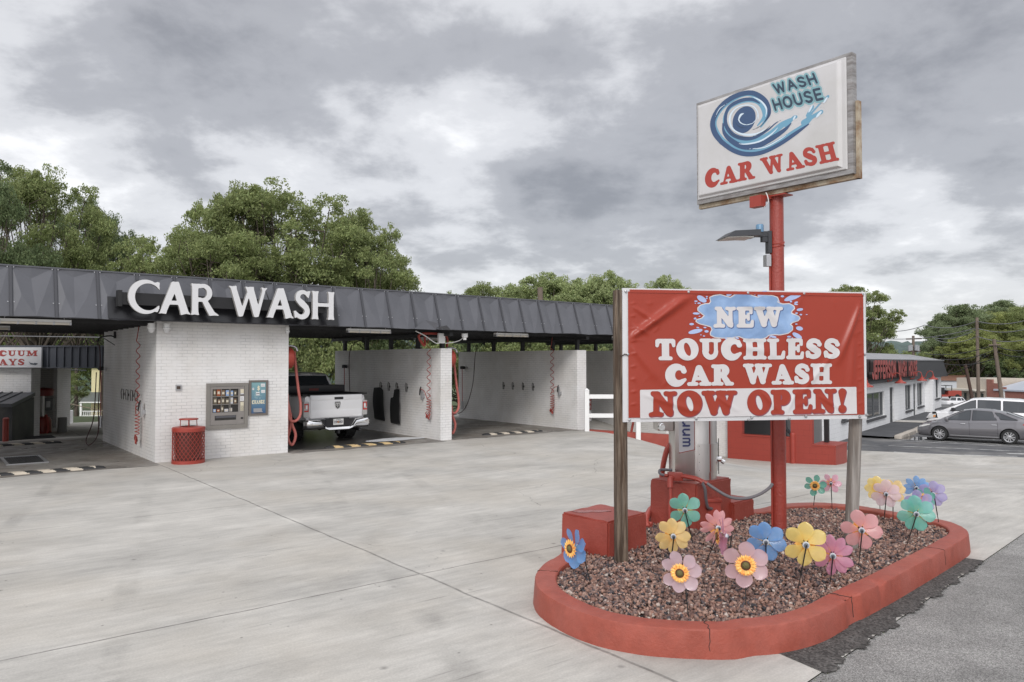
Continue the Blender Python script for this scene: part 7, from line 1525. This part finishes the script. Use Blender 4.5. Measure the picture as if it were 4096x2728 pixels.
sidepoly('headlight', car2, headl, [(2.34,.68),(2.25,.86),(1.95,.92),(2.0,.72)], lambda x,z: interp(vb_,x)[3]*.995); sidepoly('indicator', car2, ambl, [(2.1,.74),(2.08,.84),(1.97,.85),(2.0,.74)], lambda x,z: interp(vb_,x)[3]*.995, off=.009)
sidepoly('bumper', car2, trim, [(2.42,.3),(2.42,.66),(2.05,.70),(2.15,1.0),(1.95,1.02),(1.85,.6),(1.92,.3)], lambda x,z: interp(vb_,x)[3]*.993, off=.002)
for s_ in (1,-1): smbox('mirror', car2, trim, 1.1, min(s_*.98,s_*1.2), 1.08, 1.25, max(s_*.98,s_*1.2), 1.26, bev=.03)
for x in (.17,-.88): sidepoly('door_seam', car2, trim, [(x,.35),(x+.015,.35),(x+.015,1.0),(x,1.0)], lambda x,z: interp(vb_,x)[3]*.998, h=.012)
# pickup in the wash bay (seen from behind)
TS = .955
pk_b = [(-2.92,.72,1.28,.86,.0),(-2.86,.62,1.33,.95,.0),(-2.4,.55,1.34,1.0,.0),(-1.0,.5,1.32,1.0,.0),(-.3,.48,1.30,1.0,.0),(1.2,.48,1.28,1.0,.0),(1.6,.48,1.30,1.0,.05),(2.4,.5,1.24,.97,.06),(2.8,.5,1.1,.92,.03),(2.9,.6,.9,.85,.02)]
pk_c = [(-1.02,1.32,.86),(-.82,1.88,.75),(-.6,1.95,.77),(.6,1.97,.77),(1.0,1.9,.76),(1.75,1.3,.85)]
pwn = [[(-.72,1.38),(-.66,1.82),(.1,1.85),(.1,1.38)], [(.2,1.38),(.2,1.85),(.85,1.82),(1.3,1.38)]]
rear = CWF @ Vector((4.88, 1.35, 0)); ang = A_ANG+pi/2+.02
org = rear+Vector((cos(ang),sin(ang),0))*2.95*TS
trk, spt = car('pickup_truck', 'white pickup truck with chrome rear bumper parked in the second wash bay, seen from behind', 'pickup truck', (org.x, org.y, .006), ang, pk_b, pk_c, (1.75,-1.85), .42, .29, paintw, pwn, 2.0, style='mud')
trk.scale = (TS,TS,TS)
lw_ = MATS['paint_white']
mb = MB(); mb.box(-2.70,-.84,1.0,-1.05,.84,1.345); mb.build('bed_interior', M('bed_liner',(.008,.008,.009),.8), trk)   # dark lined box, open look
mb = MB(); mb.box(-2.9,-1.0,1.335,-1.05,-.85,1.375, bev=.012); mb.box(-2.9,.85,1.335,-1.05,1.0,1.375, bev=.012); mb.box(-2.92,-.84,1.32,-2.82,.84,1.365, bev=.012); mb.build('bed_rail_cap', trim, trk, smooth=True)
mb = MB(); mb.box(-2.955,-.80,.70,-2.88,.80,1.345, bev=.02); mb.box(-2.966,-.77,1.20,-2.95,.77,1.33, bev=.008); mb.box(-2.963,-.77,.72,-2.95,.77,.93, bev=.006); tg = mb.build('tailgate', lw_, trk, smooth=True, angle=30)
mb = MB(); mb.box(-2.978,-.19,1.215,-2.964,.08,1.285, bev=.006); mb.build('handle', trim, tg, smooth=True)
bd_ = field([('p',[(-.085,.1),(.085,.1),(.09,.03),(.06,-.07),(0,-.115),(-.06,-.07),(-.09,.03)])]); mb = MB(); f2 = lambda off: (lambda x,y: (-2.958-off, -x-.02, 1.055+y)); shape(mb, bd_, (-.11,.11,-.13,.12), .012, f2(.012)); o = mb.build('badge', trim, tg, fix=False); mb = MB(); shape(mb, lambda X,Y: np.abs(bd_(X,Y)+.008)-.005, (-.11,.11,-.13,.12), .006, f2(.015)); 
shape(mb, field([('s',[(0,.03,.018),(0,-.06,.012)]),('s',[(0,.05,.012),(-.045,.06,.014),(-.06,.02,.012),(-.04,-.02,.008)]),('s',[(0,.05,.012),(.045,.06,.014),(.06,.02,.012),(.04,-.02,.008)])]), (-.1,.1,-.1,.1), .006, f2(.016)); mb.build('badge_emblem', chrome, tg, fix=False)
for s_ in (1,-1):
    mb = MB(); y0, y1 = sorted((s_*.82, s_*.985)); mb.box(-2.93,y0,.74,-2.80,y1,1.17, bev=.02); tl = mb.build('taillight', M('lamp_clear',(.45,.44,.43),.15), trk, smooth=True)
    mb = MB(); 
    for z0,z1 in ((1.09,1.12),(.89,.93)): mb.box(-2.938,min(s_*.84,s_*.97),z0,-2.928,max(s_*.84,s_*.97),z1)
    mb.box(-2.938,min(s_*.84,s_*.865),.9,-2.928,max(s_*.84,s_*.865),1.12); mb.box(-2.938,min(s_*.935,s_*.96),.98,-2.928,max(s_*.935,s_*.96),1.12); mb.build('lamp_red', redl, tl)
    mb = MB(); mb.box(-2.94,min(s_*.875,s_*.925),.97,-2.928,max(s_*.875,s_*.925),1.07); mb.build('lamp_white', M('lamp_white',(.8,.8,.8),.2), tl)
# stepped chrome bumper
prof = [(-1.02,.66,.42),(-.92,.68,.42),(-.55,.66,.42),(-.42,.50,.42),(-.30,.46,.40),(.30,.46,.40),(.42,.50,.42),(.55,.66,.42),(.92,.68,.42),(1.02,.66,.42)]
mb = MB(); vs = []
for y, zt2, zb2 in prof:
    e_ = .12 if abs(y) > 1 else 0; zb2 = zb2 if abs(y) > .4 else .36
    vs += [(-2.98+e_,y,zt2),(-3.09+e_,y,zt2-.02),(-3.12+e_,y,zt2-.08),(-3.11+e_,y,zb2+.05),(-3.05+e_,y,zb2)]
n = len(prof); mb.add(vs, [(i*5+j,(i+1)*5+j,(i+1)*5+j+1,i*5+j+1) for i in range(n-1) for j in range(4)]); mb.build('bumper', chrome, trk, smooth=True, angle=50)
mb = MB(); mb.box(-3.0,-.98,.40,-2.92,.98,.66); mb.box(-3.02,-.36,.48,-2.99,.36,.69); mb.build('bumper_core', trim, trk)
pl_ = thing('x','x','x') if False else None
mb = MB(); mb.box(-3.035,-.17,.50,-3.022,.14,.67); lp_ = mb.build('licence_plate', M('plate_white',(.62,.62,.6),.5), trk)
mb = MB(); text(mb, sans(.1), 'CXM3831', -.155, .125, .545, .62, lambda x,y: (-3.037,-x-.03,y), h=.08, gap=.1); text(mb, sans(.12), 'GEORGIA', -.09, .06, .638, .655, lambda x,y: (-3.037,-x-.03,y), h=.12, gap=.1); mb.build('lettering', M('plate_ink',(.02,.02,.05),.5), lp_, fix=False)
mb = MB(); mb.box(-3.036,-.03,.56,-3.0355,.03,.60); mb.build('plate_mark', ambl, lp_)
# tool box, rear cab lamp, underside
mb = MB(); mb.box(-1.55,-.97,1.36,-1.06,.97,1.58, bev=.015); mb.build('tool_box', M('toolbox_black',(.012,.012,.014),.4,bump=.3,bs=30), trk, smooth=True)
mb = MB(); mb.box(-1.562,-.10,1.42,-1.551,.20,1.49); mb.build('tool_box_label', M('label_maroon',(.14,.015,.012),.5), trk)
mb = MB(); mb.box(-.86,-.16,1.885,-.78,.16,1.925, bev=.008); mb.build('brake_light', M('lamp_clear',(.45,.44,.43),.15), trk, smooth=True)
mb = MB(); mb.cyl((-2.2,-.95,.42),(-1.5,-.95,.42),.3) if False else None; mb.cyl((-1.85,-.8,.42),(-1.85,.8,.42),.07,12); mb.lathe([(0,-.16),(.16,-.1),(.19,0),(.16,.1),(0,.16)], 16, T=TM((-1.85,0,.42))); mb.box(-2.9,-.55,.42,1.8,-.42,.56); mb.box(-2.9,.42,.42,1.8,.55,.56); mb.tube([(-3.0,-.72,.33),(-2.5,-.74,.34),(-2.0,-.6,.4)], .045, 10); mb.box(-3.1,-.03,.26,-2.9,.03,.4); mb.box(-2.3,-.4,.3,-1.3,.4,.33) if False else None; mb.build('chassis', trim, trk, smooth=True, angle=30)
for s_ in (1,-1): smbox('mirror', trk, trim, 1.0, min(s_*.98,s_*1.25), 1.35, 1.15, max(s_*.98,s_*1.25), 1.65, bev=.03)
# far vehicles
fp = P(3822,1500,135); far1 = thing('pickup_truck', 'small white pickup truck far behind the minivan, before the red truck', 'pickup truck', (fp.x,135,P(3822,1627,135).z), radians(10))
mb = MB(); mb.box(-2.6,-.95,.45,2.6,.95,1.1, bev=.1); mb.box(-2.45,-.8,1.0,-.7,.8,1.12); mb.build('body', paintw, far1, smooth=True)
mb = MB(); mb.add([(-.6,-.85,1.1),(1.3,-.85,1.1),(1.3,.85,1.1),(-.6,.85,1.1),(-.4,-.7,1.75),(.7,-.7,1.75),(.7,.7,1.75),(-.4,.7,1.75)], [(0,3,2,1),(4,5,6,7),(0,1,5,4),(1,2,6,5),(2,3,7,6),(3,0,4,7)]); mb.build('cabin', paintw, far1)
mb = MB(); mb.add([(-.45,-.865,1.15),(.35,-.865,1.15),(.3,-.73,1.66),(-.32,-.73,1.66)], [(0,1,2,3)]); mb.add([(-.60,-.7,1.15),(-.60,.7,1.15),(-.43,.6,1.68),(-.43,-.6,1.68)], [(0,1,2,3)]); mb.add([(.45,-.865,1.15),(1.1,-.865,1.15),(.66,-.73,1.66),(.42,-.73,1.66)], [(0,1,2,3)]); mb.build('window', cglass, far1, fix=False)
for x in (-1.6,1.6):
    for y in (-.85,.85): mb = MB(); mb.cyl((x,y-.1,.38),(x,y+.1,.38),.38,16); mb.build('wheel', tyre, far1)
fp = P(3790,1500,150); far2 = thing('flatbed_truck', 'red work truck with a dark cab far off beside the white shed', 'truck', (fp.x,150,P(3790,1596,150).z), radians(3))
redt = M('truck_red', (.30,.05,.035), .5)
mb = MB(); mb.box(-.5,-1,.6,2.2,1,1.7, bev=.08); mb.box(-.5,-1,.5,-2.2,1,.9); mb.build('body', redt, far2); mb = MB(); mb.box(-3.3,-1,1.0,-1.2,1,2.3, bev=.1); mb.box(-1.0,-.9,1.7,.4,.9,1.75); [mb.cyl((x,-.8,1.6),(x,-.8,2.7),.07) for x in (-.9,.3)]; mb.box(-1.0,-.9,2.65,.4,.9,2.75); mb.build('cab', trim, far2)
for x in (-2.4,1.3):
    for y in (-.95,.95): mb = MB(); mb.cyl((x,y-.15,.5),(x,y+.15,.5),.5,16); mb.build('wheel', tyre, far2)
# ---------------------------------------------------------------- trees
def leafmat(n, c, v=.3):
    return M('leaf_'+n, c, .6, trans=.45, isl=v, var=.2, vs=.35, spec=.25)
LM = {'mid': leafmat('mid',(.265,.31,.13)), 'dark': leafmat('dark',(.17,.22,.105)), 'light': leafmat('light',(.33,.385,.18)), 'blue': leafmat('blue',(.23,.28,.15)), 'yel': leafmat('yellow',(.33,.365,.14))}
bark = M('bark', (.10,.08,.065), .9, var=.3, vs=3, bump=.6, bs=12)
def crown_mesh(name, R, H, z0, nleaf, ls, seed, mat, nl=26, open_=.5, low=.0, lobe=(.24,.40)):
    r = np.random.default_rng(seed); C = []; 
    for i in range(nl*3):
        if len(C) >= nl: break
        a = r.uniform(0,2*pi); ph = np.arccos(r.uniform(-.75 if low else -.35, 1)); k = r.uniform(.45,.86)**.6
        c = np.array([cos(a)*np.sin(ph)*R*k, sin(a)*np.sin(ph)*R*k, z0+H*(.5+.5*np.cos(ph)*k)]); rad = R*r.uniform(*lobe)
        c[2] = min(c[2], z0+H-rad*.5); C.append((c, rad))
    C.append((np.array([0,0,z0+H*.5]), R*.36)); P_ = []; per = nleaf//len(C)
    tw = sum(q[1]**2 for q in C)
    for c, rad in C:
        k = int(nleaf*rad**2/tw); ns = 16
        d = r.normal(size=(ns,3)); d /= np.linalg.norm(d,axis=1)[:,None]; d[:,2] = np.abs(d[:,2])*.9-.25; sc = c+d*np.array([1,1,.85])*rad*r.uniform(.45,1.15,(ns,1)); sr = rad*r.uniform(.20,.44,ns)
        w_ = r.integers(0,ns,k); dd = r.normal(size=(k,3)); dd /= np.linalg.norm(dd,axis=1)[:,None]; rr_ = r.uniform(0,1,k)**.42*r.choice([1,1,1,1.18],k)
        p = sc[w_]+dd*np.array([1.2,1.2,.75])*(sr[w_]*rr_)[:,None]; p[:,2] -= .18*sr[w_]*(rr_**2)
        P_.append(p)
    Pt = np.concatenate(P_); n = len(Pt)
    nv = r.normal(size=(n,3)); nv[:,2] = np.abs(nv[:,2])+.35; nv /= np.linalg.norm(nv,axis=1)[:,None]
    t = np.cross(nv, r.normal(size=(n,3))); t /= np.linalg.norm(t,axis=1)[:,None]; b = np.cross(nv,t); s = ls*r.uniform(.6,1.35,(n,1))
    V = np.stack([Pt-t*s*.5, Pt-b*s*.27, Pt+t*s*.5-nv*s*.12, Pt+b*s*.27],1).reshape(-1,3)
    me = npmesh(name, V, np.arange(4*n).reshape(-1,4), mat)
    return me, C
def trunk_mesh(R, H, z0, C, seed, r0):
    rr = random.Random(seed); mb = MB(); top = Vector((0,0,z0+H*.72)); pts = [Vector((0,0,-.5)), Vector((rr.uniform(-.2,.2),rr.uniform(-.2,.2),z0*.6+.5)), Vector((rr.uniform(-.3,.3),rr.uniform(-.3,.3),z0+H*.35)), top]
    mb.tube(crv(pts,4), [r0*(1-.75*i/12) for i in range(13)], 8)
    for c, rad in C:
        e = Vector(c); b = pts[1].lerp(top, rr.uniform(.05,.6)*min(1, max(.1, (e.z-z0)/H))); m = b.lerp(e,.5)+Vector((rr.uniform(-.3,.3),rr.uniform(-.3,.3),-.12*R)); q = crv([b,m,e],4); mb.tube(q, [r0*.34*(1-.8*i/(len(q)-1)) for i in range(len(q))], 5)
        for k in range(4):
            d = Vector((rr.uniform(-1,1),rr.uniform(-1,1),rr.uniform(-.2,1)))*rad*.9; s_ = m.lerp(e, rr.uniform(.4,1)); mb.tube([s_, s_+d*.55+Vector((0,0,.05)), s_+d], [r0*.10,r0*.06,r0*.02], 4)
    return mb
TV = {}
def tree_var(key, R, H, z0, n, ls, seed, mat, r0=.3, **k):
    TV[key] = (R, H, z0, n, ls, seed, mat, r0, k)
TP = {}
def tree(key, px, ptop, hw, Y, lab, zb=None, rz=0., cat='tree', nm='tree', zs=None, group='trees around the car wash'):
    if zb is None: zb = -6.5 if Y > 150 else -1.2
    R, H, z0, n, ls, seed, mat, r0, k = TV[key]
    top = P(px, ptop, Y); s = (hw/F0*Y)/R; sz = (top.z-zb)/(z0+H) if zs is None else zs
    if key not in TP:
        t_ = thing(nm, lab, cat, (0,0,0), 0, group); me, C = crown_mesh('crown', R, H, z0, n, ls, seed, LM[mat], **k); o = bpy.data.objects.new('crown', me); COL.objects.link(o); o.parent = t_
        trunk_mesh(R, H, z0, C, seed, r0).build('trunk', bark, t_, smooth='all', fix=False); TP[key] = t_
    else: t_ = dup(TP[key], label=lab)
    t_.name = nm; t_.location = (top.x, Y, zb); t_.rotation_euler = (0,0,rz); t_.scale = (s,s,sz); return t_
tree_var('oak', 8, 12.5, 3.0, 72000, .19, 1, 'mid', .45, nl=64, lobe=(.11,.24)); tree_var('oak2', 6, 11, 3.0, 46000, .19, 2, 'dark', .35, nl=46, lobe=(.14,.28)); tree_var('ash', 5, 9, 3, 32000, .17, 3, 'mid', .3, nl=44, lobe=(.12,.27))
tree_var('light', 5, 8.5, 2, 60000, .20, 4, 'light', .22, nl=52, lobe=(.15,.28)); tree_var('bush', 3.6, 5.2, .2, 26000, .16, 5, 'dark', .12, nl=26, low=1); tree_var('bush2', 3.6, 5.2, .2, 26000, .16, 6, 'mid', .12, nl=26, low=1)
tree_var('airy', 4.2, 10, 2, 34000, .19, 8, 'mid', .2, nl=34, lobe=(.16,.28)); tree_var('yel', 7, 11, 2.5, 60000, .22, 9, 'yel', .35, nl=38, lobe=(.18,.32)); tree_var('blue', 6, 11, 2.5, 60000, .22, 10, 'blue', .35, nl=32, lobe=(.2,.34))
T = tree
# left group
T('oak2', -70, 610, 250, 36, 'tall dark tree cut by the left edge of the picture'); T('oak', 175, 670, 300, 44, 'broad mid green tree behind the left end of the roof', rz=1.1); T('oak2', 430, 840, 170, 50, 'darker tree filling the dip left of the big oak', rz=2.2); T('oak2', 320, 760, 150, 54, 'dark tree top between the left hand trees', rz=4)
# the big one over CAR WASH
T('oak', 1150, 745, 440, 42, 'large spreading tree over the words CAR WASH', rz=.4); T('ash', 925, 690, 205, 41, 'highest airy crown of the large tree group', rz=2.); T('ash', 640, 880, 220, 43, 'lower left shoulder of the large tree group', rz=3.); T('oak', 900, 880, 330, 38.5, 'bright green tree in front of the large tree, just above the roof', rz=5.)
T('ash', 1440, 790, 200, 43, 'right shoulder of the large tree group', rz=5.3); T('ash', 1500, 960, 190, 40, 'low right skirt of the large tree group, ending above the roof', rz=.9)
# middle row above the roof
T('ash', 1900, 1106, 170, 58, 'dark rounded tree, first above the roof right of the gap', rz=1.9); T('ash', 2010, 1106, 170, 60, 'second dark tree above the roof right of the gap', rz=3.9)
T('light', 2180, 1090, 210, 50, 'light green tree right of the utility pole top', rz=.3); T('light', 2330, 1112, 210, 54, 'light green tree in the middle of the pale row', rz=2.5); T('light', 2450, 1084, 190, 50, 'light green tree behind the left end of the banner', rz=4.2); T('light', 2650, 1100, 150, 54, 'small light tree top rising over the banner', rz=1.2); T('ash', 2100, 1120, 160, 62, 'small dark tree just left of the utility pole', rz=5)
# right of the banner
T('airy', 3430, 1100, 165, 58, 'tall open tree with thin foliage rising behind the right end of the banner', rz=.6); T('airy', 3470, 1240, 95, 61, 'thin lower tree beside the banner edge with bare twigs', rz=2.9)
T('blue', 3850, 1218, 160, 185, 'dark layered tree, left one of the right hand wood', rz=1.); T('blue', 3960, 1200, 180, 195, 'tallest crown of the right hand wood', rz=3.); T('blue', 3770, 1285, 95, 180, 'small dark tree at the left tip of the right hand wood', rz=4.4)
T('yel', 3880, 1325, 150, 178, 'yellow green tree in front of the right hand wood', rz=.2); T('yel', 4035, 1240, 160, 182, 'yellow green tree behind the leaning pole', rz=2.); T('oak', 4130, 1195, 170, 178, 'green tree cut by the right edge of the picture', rz=2.6); T('yel', 4110, 1350, 120, 172, 'bright low tree by the warehouse roof', rz=4.); T('bush', 4060, 1400, 140, 174, 'dark shrub mass above the warehouse roof', rz=1); T('blue', 3800, 1385, 100, 190, 'low dark tree beyond the mansard corner', rz=5); T('bush2', 3850, 1420, 100, 182, 'mid green shrub left of the beige shop', rz=3)
T('bush2', 3560, 1395, 90, 95, 'low green tree top behind the laundry roof', rz=1.5); T('bush', 3500, 1385, 60, 90, 'small green tree behind the rooftop unit', rz=2.5); T('bush2', 3660, 1400, 80, 105, 'low tree behind the pole with transformers', rz=3.5)
# dark greenery seen under the roof
labs = ['far left through the left bay','second through the left bay','above the vacuum canopy','behind the yellow house porch','left of the pickup cab','behind the pickup cab','beside the transformer pole','behind the first divider wall','above the first divider wall','above the second divider wall','left above the last wall','right above the last wall','behind the vacuum bay corner','behind the posts of bay three']
for i,(px,pt,hw,Y,k) in enumerate(((-60,1150,260,102,'bush'),(150,1120,260,106,'bush2'),(400,1140,240,112,'bush'),(720,1180,250,48,'bush'),(1080,1170,240,37,'bush'),(1270,1250,200,36,'bush2'),(1420,1200,220,38,'bush'),(1640,1250,220,40,'bush2'),(1850,1265,200,42,'bush'),(2060,1270,200,42,'bush2'),(2260,1280,180,42,'bush2'),(2440,1280,170,44,'bush'),(262,1480,95,38,'ash'),(1990,1290,200,46,'bush'))):
    T(k, px, pt, hw, Y, 'leafy thicket '+labs[i], zb=-5.5 if Y > 100 else -1.2, rz=i*1.3, cat='shrub', nm='shrub', group='thickets behind the car wash')
